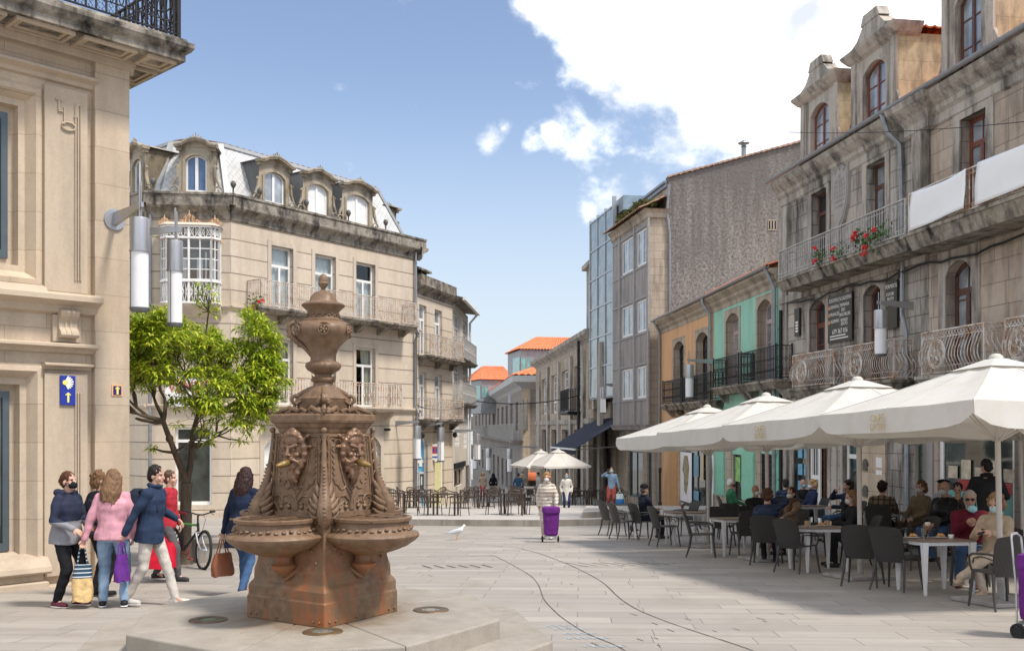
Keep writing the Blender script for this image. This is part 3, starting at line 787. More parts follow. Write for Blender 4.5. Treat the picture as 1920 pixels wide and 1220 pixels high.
course('string_course', 140, 163, 150, .18); course('string_course', 553, 592, 150, .30, x1=X(183), mat=M_tantr); course('string_course', 645, 664, 150, .20)
course('string_course', 681, 694, 130, .16, xp0-.02, xp1+.06)
course('string_course', 103, 128, 210, .12, x1=xe+.10)
# scrolled console between the string courses
b = MB(); cx0, cx1 = X(104), X(152); cz0, cz1 = f.z(128,640), f.z(128,590)
b.box(cx0-.02, cx1+.02, .04, .12, cz0-.01, cz1)
pr = [(-.02,cz0+.05),(.10,cz0+.05),(.13,cz0+.09),(.11,cz0+.14),(.05,cz0+.2),(.05,cz0+.28),(.12,cz0+.36),(.15,cz0+.42),(.11,cz0+.46),(-.02,cz0+.46)]
b.extr([(-o+.05, z) for o, z in pr], (0,1,0), (0,0,1), (cx0+.05,0,0), (cx1-cx0-.10,0,0))
for xx in (cx0+.15, cx1-.15): b.extr([(-o+.035, z) for o, z in pr], (0,1,0), (0,0,1), (xx-.02,0,0), (.04,0,0))
bevel(b.build('console', M_tantr, root), .012)
# window sills, plinth
for k in (0, 1):
    b = MB(); o = -k*shift; zt = f.z(15,1040)
    b.extr([(.34,zt+.01),(-.02,zt-.08),(-.14,zt-.20),(-.16,zt-.27),(-.12,zt-.30),(.3,zt-.30)], (0,1,0), (0,0,1), (lo[0]-.42+o,0,0), (lo[1]-lo[0]+.84,0,0))
    bevel(b.build('sill', M_tantr, root), .01); b = MB()
    zt = up[2]-.40
    b.extr([(.1,zt+.05),(-.02,zt),(-.06,zt-.06),(-.02,zt-.1),(.1,zt-.1)], (0,1,0), (0,0,1), (up[0]-.42+o,0,0), (up[1]-up[0]+.84,0,0))
    bevel(b.build('sill', M_tantr, root), .01)
b = MB(); zp = f.z(40,1092); b.box(0, X(84), -.16, .1, -.4, zp); b.box(0, X(80), -.05, .1, zp, zp+.2)
b.box(X(84)+.003, xq+.02, -.10, .1, -.4, f.z(130,1092)); b.box(xq+.02, xe+.05, -.06, .1, -.4, f.z(200,1086))
bevel(b.build('plinth', M_tantr, root), .015)
for o in (up, lo):
    for k in (0, 1):
        oo = (o[0]-k*shift, o[1]-k*shift, o[2], o[3])
        w = window(root, oo, .30, M_dframe, M_shop, mull=1 if k else 0, trans=(), fw=.09, d=.05)
        if k == 0 and o is up:
            q = MB(); q.quad((o[1]-.9,.325,o[2]+.4), (o[1]-.1,.325,o[2]+.4), (o[1]-.1,.325,o[2]+.58), (o[1]-.9,.325,o[2]+.58)); q.quad((o[1]-.7,.322,o[2]+.47), (o[1]-.3,.322,o[2]+.47), (o[1]-.3,.322,o[2]+.5), (o[1]-.7,.322,o[2]+.5))
            q.build('poster', plain('green_poster', (.12,.3,.2), .5), w)
# eaves slab with coffered soffit
o_ = .66
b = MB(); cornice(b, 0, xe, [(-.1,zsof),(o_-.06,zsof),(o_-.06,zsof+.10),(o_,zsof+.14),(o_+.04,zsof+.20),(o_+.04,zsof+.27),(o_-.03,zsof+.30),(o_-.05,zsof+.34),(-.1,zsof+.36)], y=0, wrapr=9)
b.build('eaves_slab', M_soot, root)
b = MB()
def coffer(x0, x1, y0, y1):
    for i, (m, dz) in enumerate(((.0,.05),(.07,.028))):
        w = .05
        b.box(x0+m, x1-m, y0+m, y0+m+w, zsof-dz, zsof+.01); b.box(x0+m, x1-m, y1-m-w, y1-m, zsof-dz, zsof+.01)
        b.box(x0+m, x0+m+w, y0+m+w, y1-m-w, zsof-dz, zsof+.01); b.box(x1-m-w, x1-m, y0+m+w, y1-m-w, zsof-dz, zsof+.01)
for k in range(8): coffer(xe-.72-k*.92-.2, xe-.0-k*.92-.12, -.52, -.06)
coffer(xe+.03, xe+.5, -.52, -.06)
for k in range(3): coffer(xe+.06, xe+.52, .1+k*.9, .82+k*.9)
b.box(0, xe+.05, -.05, .1, zsof-.16, zsof+.01)
bevel(b.build('coffer', M_tantr, root), .008)
# balcony above: set-back rendered storey and wrought-iron rail
b = MB(); b.box(0, X(150)-.55, .35, 6, zsof+.3, zsof+3.0); b.build('upper_wall', plain('terracotta_paint', (.55,.17,.07), .8, var=.1), root)
zr = zsof+.36; b = MB()
path = [(0,-o_+.14), (xe+o_-.14,-o_+.14), (xe+o_-.14,4.5)]
for (ax,ay),(bx,by) in zip(path, path[1:]):
    for hh, w in ((.05,.03),(.22,.02),(.80,.02),(.95,.045)): b.bar((ax,ay,zr+hh), (bx,by,zr+hh), w, w*.7)
for x, y, dx, dy in walk(path, .15):
    b.box(x-.012, x+.012, y-.012, y+.012, zr+.05, zr+.95)
    for s in (-1, 1): b.tube([(x+dx*s*(.075-.05*math.cos(a)), y+dy*s*(.075-.05*math.cos(a)), zr+.5+.28*math.sin(a)) for a in [-1.5+k*.5 for k in range(7)]], .009, 4)
for x, y, dx, dy in walk(path, .1):
    for zc in (.09, .17): b.tube([(x+dx*.035*math.cos(a), y+dy*.035*math.cos(a), zr+zc+.035*math.sin(a)) for a in [k*math.pi/2 for k in range(4)]], .007, 3, closed=True)
for x, y, dx, dy in walk(path, .62): b.tube([(x+dx*.2*math.cos(a), y+dy*.2*math.cos(a), zr+.52+.2*math.sin(a)) for a in [k*math.pi/7 for k in range(14)]], .012, 4, closed=True)
b.box(xe+o_-.17, xe+o_-.11, -o_+.11, -o_+.17, zr-.05, zr+1.1)
b.build('railing', M_iron, root)
# pilgrim-way plates on the wall
M_blue = plain('blue_enamel', (.012,.03,.30), .3, var=.08); M_yel = plain('yellow_enamel', (.85,.72,.18), .4, var=.05); M_or = plain('orange_tile_rim', (.72,.40,.20), .5); M_ind = plain('indigo_tile', (.03,.012,.12), .3); M_pale = plain('pale_paint', (.86,.84,.70), .4, var=.03)
x0, x1 = X(113), X(141); z0, z1 = f.z(127,759), f.z(127,704)
sg = thing('waymark_sign', 'blue enamel plate with a yellow scallop shell above a yellow arrow', 'sign', f.M @ Matrix.Translation((x0, 0, z0)))
w_, h_ = x1-x0, z1-z0
b = MB(); b.box(0, w_, -.012, .02, 0, h_); bevel(b.build('plate', M_blue, sg), .004)
b = MB(); cx, cz = w_*.28, h_*.76
for k in range(8):
    a = -1.05 + k*2.1/7; L = w_*.58*(1-.14*abs(a)); d0 = V((math.cos(a), 0, math.sin(a)))
    b.bar(V((cx,-.016,cz))+d0*w_*.1, V((cx,-.016,cz))+d0*L, .020, .01, up=(0,1,0))
b.build('shell_rays', M_pale, sg)
b = MB(); b.lathe([(.001,0),(w_*.165,0),(w_*.165,.006),(.001,.008)], 18, (cx,-.016,cz), M=Matrix.Rotation(R(90),3,'X')); b.build('shell', M_yel, sg)
def arrow(par, cx, z0, z1, hw, sw, m, y=-.012):
    b = MB(); hh = hw*.95
    b.prism([(cx-sw,z0),(cx+sw,z0),(cx+sw,z1-hh*.7),(cx+hw*.75,z1-hh*1.2),(cx+hw,z1-hh*.85),(cx,z1),(cx-hw,z1-hh*.85),(cx-hw*.75,z1-hh*1.2),(cx-sw,z1-hh*.7)], y-.006, y+.002); return b.build('arrow', m, par)
arrow(sg, w_*.5, h_*.09, h_*.43, w_*.19, w_*.065, M_yel)
x0, x1 = X(209), X(229); z0, z1 = f.z(219,742), f.z(219,721)
sg = thing('waymark_tile', 'small dark tile with a yellow arrow in an orange rim by the wall corner', 'sign', f.M @ Matrix.Translation((x0, 0, z0)))
w_, h_ = x1-x0, z1-z0
b = MB(); b.box(0, w_, -.014, .01, 0, h_); b.build('rim', M_or, sg); b = MB(); b.box(w_*.13, w_*.87, -.02, 0, h_*.1, h_*.88); b.build('plate', M_ind, sg)
arrow(sg, w_*.5, h_*.14, h_*.84, w_*.22, w_*.09, M_yel, y=-.02)
# ================================================================== wall lanterns
def lantern(par_M, dirv, L, r, h1, h2, label, group='cylinder lanterns on wall brackets', name='wall_lantern', disc=True):
    """bracket arm from the wall, lantern hung from a rod at its tip; local origin on the wall, arm along local +x"""
    t_ = thing(name, label, 'lamp', par_M, group)
    b = MB()
    b.hexa([V((0,-.03,-.10)), V((L*1.1,-.02,.03)), V((L*1.1,.02,.03)), V((0,.03,-.10))], [V((0,-.03,.10)), V((L*1.1,-.02,.10)), V((L*1.1,.02,.10)), V((0,.03,.10))])
    if disc: b.tube([(-.02,0,0),(.03,0,0)], .16, 16)
    b.build('bracket', M_lampm, t_)
    b = MB(); b.tube([(L,.02,-.12),(L,.02,h1*.9)], .016, 6); b.tube([(L+.04,-.02,-.12),(L+.04,-.02,h1*.75)], .012, 6); b.build('rod', M_lampm, t_)
    zt = -.12
    b = MB(); b.lathe([(.02,zt),(r*.96,zt),(r,zt-.02),(r,zt-h1),(r*1.08,zt-h1),(r*1.08,zt-h1-.025),(.02,zt-h1-.026)][::-1], 20, (L,0,0)); b.build('housing', M_lampm, t_, smooth=35)
    z2 = zt-h1-.026
    b = MB(); b.lathe([(.02,z2-h2),(r*.9,z2-h2),(r*.9,z2),(.02,z2+.001)], 20, (L,0,0)); b.build('diffuser', M_lampg, t_, smooth=35)
    b = MB(); b.lathe([(.02,z2-h2-.06),(r*.9,z2-h2-.06),(r*1.05,z2-h2-.02),(r*1.05,z2-h2-.002),(.02,z2-h2-.001)], 20, (L,0,0)); b.tube([(L-r*.2,-r*.9,z2-h2),(L-r*.2,-r*.9,z2)], .008, 4); b.build('base_ring', plain('lantern_base', (.16,.165,.17), .4, metal=.4) if 'lantern_base' not in MATS else MATS['lantern_base'], t_, smooth=35)
    return t_
# on the corner pier: arm out along the street direction
p = f.pt(X(214), 0, f.z(214, 412))
tip = P(262, 400, 14.35)
dv = V((tip.x-p.x, tip.y-p.y, 0))
lantern(TR(p, math.atan2(dv.y, dv.x)), None, dv.length, .135, .46, .80, 'grey cylinder lantern on a round wall plate, nearest the camera')
p2 = V((-6.55, 15.95, P(0,440,16.0).z)); t2 = P(328, 440, 15.9); dv = V((t2.x-p2.x, t2.y-p2.y, 0))
lantern(TR(p2, math.atan2(dv.y, dv.x)), None, dv.length, .125, .46, .82, 'grey cylinder lantern just right of the corner pier, in front of the glazed bay')
# ================================================================== cream corner building with the mansard
A = Face((-10.32,36.5), (-4.363,45.0), -1.95); B = Face((-13.2,36.12), (-10.32,36.5), -1.95); C = Face((-13.2-.75*7,36.12+.66*7), (-13.2,36.12), -1.95)
cb = thing('corner_building', 'cream stone corner building with a zinc scale mansard roof, dormers and rusty white balconies', 'building', A.M)
z3t, z3s = A.z(528,463), A.z(528,584)          # upper doors: head, balcony floor
z2t, z2s = A.z(686,652), A.z(686,763)          # lower doors
zcor, zpar = A.z(433,397), A.z(433,376)
zroof = zpar + 2.35
opsA = []
up = [(A.x(l), A.x(r), z3s, z3t) for l, r in ((508,549),(590,629),(667,703))]
lo = [(o[0], o[1], z2s, z2t) for o in up]
zsp = A.z(697,812)
gr = [(up[0][0]-.35, up[0][1]+.35, .0, zsp, .55), (up[2][0]-.35, up[2][1]+.35, .0, zsp, .55)]
mid = (up[1][0]-.1, up[1][1]+.1, 0, zsp-.25, .3)
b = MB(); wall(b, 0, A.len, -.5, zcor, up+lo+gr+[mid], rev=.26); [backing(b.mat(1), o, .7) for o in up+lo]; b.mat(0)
b.quad((A.len,0,-.5), (A.len,8,-.5), (A.len,8,zcor), (A.len,0,zcor))
b.build('wall', [M_cream, M_dark], cb)
# plain panel borders and string courses
surrounds(cb, up+lo, M_creamp, .17, .035, sill=False); surrounds(cb, gr+[mid], M_creamp, .2, .03, sill=False)
def bands(fc, x0, x1, wl=0, wr=0):
    for zz, out, h in ((z3s-.02, .12, .16), (z2s-.02, .16, .2)):
        q = MB(); cornice(q, x0, x1, [(0,zz-h),(out*.5,zz-h*.7),(out,zz-h*.3),(out,zz),(-.02,zz+.02)]); q.build('string_course', M_creamp, cb, fc.M)
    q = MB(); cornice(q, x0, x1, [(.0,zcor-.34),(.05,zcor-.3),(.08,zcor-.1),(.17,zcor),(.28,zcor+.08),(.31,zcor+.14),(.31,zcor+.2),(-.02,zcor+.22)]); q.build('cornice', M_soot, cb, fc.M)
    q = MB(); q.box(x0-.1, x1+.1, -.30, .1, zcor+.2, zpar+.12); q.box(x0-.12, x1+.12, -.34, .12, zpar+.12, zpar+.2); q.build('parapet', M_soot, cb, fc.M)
    q = MB(); q.box(x0, x1, -.06, .02, -.5, .55); q.build('plinth', M_creamp, cb, fc.M)
bands(A, 0, A.len+.3); bands(B, 0, B.len); bands(C, 0, C.len)
for k, o in enumerate(up):
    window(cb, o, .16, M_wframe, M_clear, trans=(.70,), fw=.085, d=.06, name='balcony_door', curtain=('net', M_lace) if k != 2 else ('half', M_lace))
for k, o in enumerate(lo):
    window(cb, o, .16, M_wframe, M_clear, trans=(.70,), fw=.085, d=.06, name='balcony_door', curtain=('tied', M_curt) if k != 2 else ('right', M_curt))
for o in gr: window(cb, o, .18, M_wframe, M_lace if o is gr[0] else M_glassb, trans=(.62,), fw=.1, name='shop_door')
window(cb, mid, .18, M_wframe, M_shop, trans=(.7,), fw=.1, name='shop_door')
xb0, xb1 = A.x(461), A.x(756); yb0, yb1 = up[0][0]-.45, A.x(731)
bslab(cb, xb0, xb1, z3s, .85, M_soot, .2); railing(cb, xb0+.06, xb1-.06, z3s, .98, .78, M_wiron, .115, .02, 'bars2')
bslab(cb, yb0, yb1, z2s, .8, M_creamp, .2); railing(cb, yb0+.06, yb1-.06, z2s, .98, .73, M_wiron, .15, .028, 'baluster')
# chamfered face
zg0, zg1 = B.z(360,572), B.z(360,452)
ow = (B.x(328), B.x(397), B.z(360,946), B.z(360,800))
b = MB(); wall(b, 0, B.len, -.5, zcor, [ow], rev=.2); b.build('wall', M_cream, cb, B.M)
window(cb, ow, .12, M_wframe, M_shop, mull=0, trans=(.82,), fw=.09, M=B.M)
bx0, bx1 = B.x(307), B.x(413); bm = (bx0+bx1)/2; bw = (bx1-bx0)/2
plan = [(bx0,.0),(bx0,-.35),(bx0+.22,-.62),(bx1-.22,-.62),(bx1,-.35),(bx1,.0)]
def ringz(z, g=0.0): return [V((bm+(x-bm)*(1+g/bw), y-g*(y < -.1), z)) for x, y in plan]
b = MB()
legs = []
for (ax,ay),(cx,cy) in zip(plan, plan[1:]):
    n = 4 if abs(cx-ax) > 1 else 2 if math.hypot(cx-ax, cy-ay) > .3 else 1
    for k in range(n+1): legs.append((ax+(cx-ax)*k/n, ay+(cy-ay)*k/n, k in (0, n) or (n == 4 and k == 2)))
for x, y, thick in legs: w = .035 if thick else .018; b.box(x-w, x+w, y-w, y+w, zg0, zg1+.42)
for k in range(5):
    z = zg0+.85+(zg1-zg0-.85)*k/4; r = ringz(z)
    for p, q in zip(r, r[1:]): b.bar(p, q, .04 if k in (0,4) else .025, .05 if k in (0,4) else .03)
for z in (zg0+.03, zg0+.8, zg1+.02, zg1+.42):
    r = ringz(z, .02)
    for p, q in zip(r, r[1:]): b.bar(p, q, .07, .07)
b.build('bay_window_frame', M_wframe, cb, B.M)
b = MB(); r0, r1 = ringz(zg0+.85, -.02), ringz(zg1, -.02)
for i in range(5): b.quad(r0[i], r0[i+1], r1[i+1], r1[i])
gl = b.build('pane', M_clear, cb, B.M); 
b = MB(); b.box(bx0+.05, bx1-.05, -.02, .0, zg0, zg1)
for xx in (bm-.5, bm+.5): b.box(xx-.36, xx+.36, -.03, -.015, zg0, zg1-.4)
b.build('inner_door', plain('inner_door_grey', (.30,.25,.22), .6), cb, B.M)
b = MB()
for xx in (bm-.5, bm+.5):
    for s in (-1, 1): b.box(xx+s*.22-.1, xx+s*.22+.1, -.05, -.03, zg0+.9, zg1-.6)
    b.box(xx-.03, xx+.03, -.055, -.03, zg0, zg1-.4)
b.build('inner_frame', M_wframe, cb, B.M)
M_cop = plain('rusted_cresting', (.60,.36,.20), .7, var=.4, scale=9)
for z0, h, step in ((zg1+.05, .35, .2), (zg0+.06, .7, .16)):
    b = MB(); r = ringz(z0)
    for p, q in zip(r, r[1:]):
        L = (q-p).length; n = max(1, round(L/step)); d = (q-p)/L
        for k in range(n):
            c = p+d*(L*(k+.5)/n); c2 = c+V((0,0,h/2))
            for a in (0, 1):
                m = step*.42
                b.bar(c-d*m+V((0,0,h*a)), c+d*m+V((0,0,h*(1-a))), .018)
            b.tube([c2+d*(.3*step*math.cos(t))+V((0,0,.3*min(h,.4)*math.sin(t))) for t in [i*math.pi/4 for i in range(8)]], .012, 3, closed=True)
    b.build('fretwork', M_wframe, cb, B.M)
b = MB(); r = ringz(zg1+.46, .1); r2 = ringz(zg1+.56, .0)
for i in range(5): b.quad(r[i], r[i+1], r2[i+1], r2[i])
b.quad(*r2); b.quad(*ringz(zg1+.45, .1))
b.build('bay_roof', M_creamp, cb, B.M)
b = MB(); rr = ringz(zg1+.56, 0)
def crest(x, y, s):
    for k in (-2,-1,0,1,2):
        hh = (.42, .28, .14)[abs(k)]*s; b.bar((x+k*.11*s,y,zg1+.5), (x+k*.10*s,y,zg1+.5+hh), .035, .02)
        b.tube([(x+k*.11*s+.05*s*math.cos(t), y, zg1+.5+hh*.6+.06*s*math.sin(t)) for t in [i*math.pi/3 for i in range(6)]], .014, 3, closed=True)
crest(bm, -.55, 1.2); crest(bx0+.12, -.45, .8); crest(bx1-.12, -.45, .9); crest(bx1-.62, -.58, .35)
for x, y, _ in legs:
    b.tube([(x-.09, y, zg1+.0), (x-.045, y-.01, zg1-.07), (x, y-.01, zg1-.02), (x+.045, y-.01, zg1-.07), (x+.09, y, zg1)], .016, 3)
b.build('cresting', M_cop, cb, B.M)
b = MB(); cornice(b, bx0-.05, bx1+.05, [(.0,zg0-.5),(.15,zg0-.42),(.3,zg0-.25),(.62,zg0-.1),(.66,zg0),(-.02,zg0+.01)]); b.build('bay_base', M_creamp, cb, B.M)
pp = pipe(cb, [(.10,-.10,zcor-.2), (.10,-.10,-.2)], .05); pp.matrix_basis = WORLD[cb.name].inverted() @ B.M
# third face, running back behind the bank building
oc = [(C.len-2.6, C.len-1.5, z3s, z3t), (C.len-2.6, C.len-1.5, z2s, z2t), (C.len-2.7, C.len-1.4, 0, zsp-.3)]
b = MB(); wall(b, 0, C.len, -.5, zcor, oc, rev=.2); b.quad((0,0,-.5),(0,8,-.5),(0,8,zcor),(0,0,zcor)); b.build('wall', M_cream, cb, C.M)
for o in oc: window(cb, o, .14, M_wframe, M_glassb, trans=(.7,), fw=.08, M=C.M)
# mansard: battered zinc scales between hips, low tiled roof above
def wpt(fc, x, y, z): return WORLD[cb.name].inverted() @ fc.pt(x, y, z)
ins, top_in = .35, 1.25
tb = .30
def offs(fc, k):  # line of face k inset
    return None
def isect(f1, f2, dist):
    a1, d1 = f1.a + V((-f1.d.y, f1.d.x))*dist, f1.d; a2, d2 = f2.a + V((-f2.d.y, f2.d.x))*dist, f2.d
    den = d1.x*d2.y - d1.y*d2.x; w = a2-a1; tt = (w.x*d2.y - w.y*d2.x)/den
    return a1 + d1*tt
inv = WORLD[cb.name].inverted()
def L3(p2, z): return inv @ V((p2.x, p2.y, z + A.zb))
nA = V((-A.d.y, A.d.x)); nC = V((-C.d.y, C.d.x))
E0 = [C.a + nC*tb, isect(C, B, tb), isect(B, A, tb), A.b + nA*tb]
E1 = [C.a + nC*top_in, isect(C, B, top_in), isect(B, A, top_in), A.b + nA*top_in - A.d*1.15]
E0[3] = E0[3] - A.d*.1
zb0, zt0 = zpar-.1, zroof
faces = []
for i, fc in enumerate((C, B, A)):
    b = MB(); pts = [E0[i], E0[i+1], E1[i+1], E1[i]]
    iv = fc.M.inverted()
    def l(p, z): return iv @ V((p.x, p.y, z + A.zb))
    b.quad(l(pts[0], zb0), l(pts[1], zb0), l(pts[2], zt0), l(pts[3], zt0))
    b.build('mansard', M_scale, cb, fc.M)
# right-hand end of the mansard
e0, e1 = E0[3] + nA*7, E1[3] + nA*6
b = MB(); b.quad(L3(E0[3], zb0), L3(e0, zb0), L3(e1, zt0), L3(E1[3], zt0)); b.build('mansard', M_scale, cb)
for i in (1, 2, 3):
    b = MB(); b.bar(L3(E0[i], zb0), L3(E1[i], zt0+.05), .2, .1); b.build('hip_flashing', M_zinc, cb)
b = MB()
for i in range(3): b.bar(L3(E1[i], zt0+.02), L3(E1[i+1], zt0+.02), .16, .12)
b.build('ridge_flashing', M_zinc, cb)
pk0 = isect(B, A, 4.5); pk1 = A.b + nA*4.5 - A.d*3.0
b = MB(); tiles(b, L3(E1[2], zt0+.05), L3(E1[3], zt0+.05), L3(pk1, zt0+1.05), L3(pk0, zt0+1.05), .3, .06); tiles(b, L3(E1[1], zt0+.05), L3(E1[2], zt0+.05), L3(pk0, zt0+1.05), L3(pk0-V((.5,0)), zt0+1.05), .3, .06)
b.quad(L3(E1[3], zt0+.05), L3(e1, zt0+.05), L3(pk1, zt0+1.05))
b.build('roof', M_tileo, cb)
def dormer(fc, xc, w, z0, h, y0, depth, mat_side, wm=M_wframe, pane=M_glassb, vol=True, n=0):
    """stone dormer: arched light, segmental pediment with a crest, side volutes"""
    st = MB(); hw = w/2
    o = (xc-hw+.24, xc+hw-.24, z0+.28, z0+h-.42, .2)
    wall(st, xc-hw, xc+hw, z0, z0+h-.1, [o], y=y0, rev=.16)
    st.box(o[0]-.10, o[0]-.001, y0-.04, y0+.02, o[2]-.02, o[3]-.2); st.box(o[1]+.001, o[1]+.10, y0-.04, y0+.02, o[2]-.02, o[3]-.2)
    ap = arc_pts(o[0]-.10, o[1]+.10, o[3]-.2, .28); ip = arc_pts(o[0], o[1], o[3]-.2, .2)
    st.prism(ip + ap[::-1], y0-.04, y0+.02)
    st.box(xc-hw-.03, xc+hw+.03, y0-.09, y0+.05, z0+.14, z0+.27)
    # curved pediment
    zc = z0+h-.12
    curve = [(xc-hw-.14, zc),(xc-hw+.08, zc+.02),(xc-hw*.55, zc+.16),(xc, zc+.26),(xc+hw*.55, zc+.16),(xc+hw-.08, zc+.02),(xc+hw+.14, zc)]
    st.prism([(xc-hw, zc-.02),(xc+hw, zc-.02)] + [(x, z) for x, z in curve[1:-1]][::-1], y0-.02, y0+.02)
    for p, q in zip(curve, curve[1:]):
        st.bar((p[0], y0-.08, p[1]), (q[0], y0-.08, q[1]), .28, .11, up=(0,0,1))
    st.tube([(p[0], y0-.2, p[1]+.03) for p in curve], .05, 6)
    for s in (-1, 1):
        st.box(xc+s*(hw-.02)-.1, xc+s*(hw-.02)+.1, y0-.1, y0+.05, zc-.16, zc)
        if vol:
            for vz, r, dx in ((z0+.32,.19,.20), (z0+h*.56,.10,.08)):
                st.tube([(xc+s*(hw+dx*.6+ (r-.012*k)*math.cos(.6*k)), y0-.03, vz+(r-.012*k)*math.sin(.6*k)) for k in range(13)], .035, 5)
            st.tube([(xc+s*(hw+.03), y0-.02, z0+h*.62), (xc+s*(hw+.07), y0-.02, z0+h*.4), (xc+s*(hw+.2), y0-.02, z0+.5)], [.05,.07,.05], 5)
    for k in range(-2, 3): st.bar((xc+k*.05, y0-.16, zc+.22), (xc+k*.10, y0-.16, zc+.46-abs(k)*.06), .035, .03)
    d = st.build('dormer', M_lichen, cb, fc.M)
    ck = MB()
    for s in (-1, 1): ck.quad((xc+s*hw, y0, z0), (xc+s*hw, y0+depth, z0+h-.1), (xc+s*hw, y0+.001, z0+h-.1))
    for s in (-1, 1): ck.quad((xc+s*hw, y0, z0), (xc+s*hw, y0+depth, z0), (xc+s*hw, y0+depth, z0+h-.1), (xc+s*hw, y0, z0+h-.1))
    pr = [(c[0], c[1]+.04) for c in curve]
    for p, q in zip(pr, pr[1:]): ck.quad((p[0], y0, p[1]), (q[0], y0, q[1]), (q[0], y0+depth, q[1]), (p[0], y0+depth, p[1]))
    ck.build('cheek', mat_side, d)
    w_ = MB(); a, c, l_, h_ = o[:4]; y = y0+.08
    wf = MB(); fw = .07
    wf.box(a, a+fw, y, y+.05, l_, h_-.12); wf.box(c-fw, c, y, y+.05, l_, h_-.12); wf.box(a+fw, c-fw, y, y+.05, l_, l_+.08); wf.box(xc-.055, xc+.055, y-.01, y+.05, l_+.08, h_-.07)
    wf.prism(arc_pts(a+fw, c-fw, h_-.2, .15) + arc_pts(a, c, h_-.2, .2)[::-1], y, y+.05)
    w_ = wf.build('window', wm, d)
    MB().quad((a,y+.03,l_), (c,y+.03,l_), (c,y+.03,h_), (a,y+.03,h_)).build('pane', pane, w_)
for l_, r_ in ((483,546),(566,626),(640,702)): dormer(A, (A.x(l_)+A.x(r_))/2+.1, A.x(r_)-A.x(l_)-.15, zpar+.02, 1.9, .12, 1.3, M_zinc, pane=M_lace if l_ > 500 else M_glassb)
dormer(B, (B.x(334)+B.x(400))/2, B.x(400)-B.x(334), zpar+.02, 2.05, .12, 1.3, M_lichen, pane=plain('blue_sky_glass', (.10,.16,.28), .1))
dormer(C, C.len-.95, 1.2, zpar+.02, 2.0, .12, 1.3, M_lichen)
# dormer seen from its side beyond the right-hand hip
E = Face((A.b.x, A.b.y), (A.b.x-6*A.d.y*1.0, A.b.y+6*A.d.x), A.zb)
dormer(E, 1.7, 1.3, zpar+.02, 1.75, .12, 1.0, M_lichen)
b = MB(); b.box(0, 8, -.3, .1, zcor+.2, zpar+.15); b.build('parapet', M_soot, cb, E.M); b = MB(); cornice(b, -.4, 8, [(.0,zcor-.34),(.08,zcor-.1),(.42,zcor+.08),(.46,zcor+.2),(-.02,zcor+.22)]); b.build('cornice', M_soot, cb, E.M)
M_ball = plain('dark_finial', (.10,.095,.09), .6, var=.3)
for fc, px in ((B,288),(A,434),(A,484),(A,571),(A,650),(A,720)):
    b = MB(); x = fc.x(px); b.lathe([(.02,0),(.06,.02),(.03,.1),(.03,.26),(.07,.3),(.11,.40),(.08,.50),(.02,.54)], 8, (x,-.1,zpar+.18)); b.build('finial', M_ball, cb, fc.M, smooth=50)
pipe(cb, [(A.len-.12,-.12,zcor+.1), (A.len-.12,-.12,z3s+.1), (A.len-.12,-.3,z3s-.2), (A.len-.12,-.1,z3s-.5), (A.len-.12,-.1,z2s+.1), (A.len-.12,-.28,z2s-.2), (A.len-.12,-.1,z2s-.5), (A.len-.12,-.1,-.3)], .055)
# estate banner behind the tree
M_ban = plain('banner_cloth', (.80,.79,.78), .7, var=.05); M_red = plain('red_lettering', (.60,.05,.05), .5, var=.1); M_blk = plain('black_lettering', (.03,.03,.035), .5)
bz0, bz1 = B.z(355,762), B.z(355,708); bxa, bxb = B.x(311), B.x(402)
bn = thing('banner', 'white cloth banner with red lettering half hidden by the tree branches', 'banner', B.M @ Matrix.Translation((0,-.16,0)))
b = MB(); b.box(bxa, bxb, -.01, .0, bz0, bz1); b.build('cloth', M_ban, bn)
text(bn, 'VENDE', .62, WORLD[bn.name] @ facing((bxa+bxb)/2, -.014, bz0+(bz1-bz0)*.66), M_red, .004, sx=.78)
b = MB()
for k in range(9):
    x = bxa+.2+(bxb-bxa-.4)*k/8.5; b.box(x, x+.08, -.014, -.009, bz0+.1, bz0+.36); b.box(x+.03, x+.055, -.0145, -.0085, bz0+.17, bz0+.29)
b.build('number_row', M_blk, bn)
# cameras on the wall
tag(o_cam := MB().box(-.06,.06,-.3,.0,-.05,.05).build('security_camera', M_iron, None, A.M @ Matrix.Translation((A.x(721), 0, A.z(721,805)))), 'small dark camera fixed beside the ground-floor arch of the cream building', 'camera')
# ================================================================== narrow cream house, and the house with glazed galleries
D = Face((-4.32,45.3), (-2.98,49.8), -2.25)
h2 = thing('narrow_house', 'narrow cream stone house with arched shop doors and a low chimney', 'building', D.M)
def dr(l, r, t, b): q = D.rect(l, r, t, b); return q
zc2 = D.z(848,562); s3 = D.z(820,672); s2 = D.z(820,786)
t3 = D.z(793,572); t2 = D.z(793,698); zs2 = D.z(825,816)
op3 = [(D.x(786), D.x(800), s3, t3), (D.x(815), D.x(829), s3, t3)]; op2 = [(o[0], o[1], s2, t2) for o in op3]; opg = [(D.x(783.5), D.x(802), .05, zs2, .45), (D.x(815), D.x(833), .05, zs2, .45)]
b = MB(); wall(b, 0, D.len, -.5, zc2, op3+op2+opg, rev=.22); b.quad((D.len,0,-.5),(D.len,7,-.5),(D.len,7,zc2),(D.len,0,zc2)); b.build('wall', M_cream, h2)
for o in op3+op2: window(h2, o, .14, M_wframe, M_glassb, trans=(.72,), fw=.09, name='balcony_door')
b = MB(); cornice(b, -.05, D.len, [(.0,zc2-.3),(.06,zc2-.12),(.3,zc2),(.36,zc2+.1),(-.02,zc2+.12)], wrapr=6); b.build('cornice', M_soot, h2)
b = MB(); b.box(0, D.len+.1, -.2, .1, zc2+.1, zc2+.62); b.build('parapet', M_soot, h2)
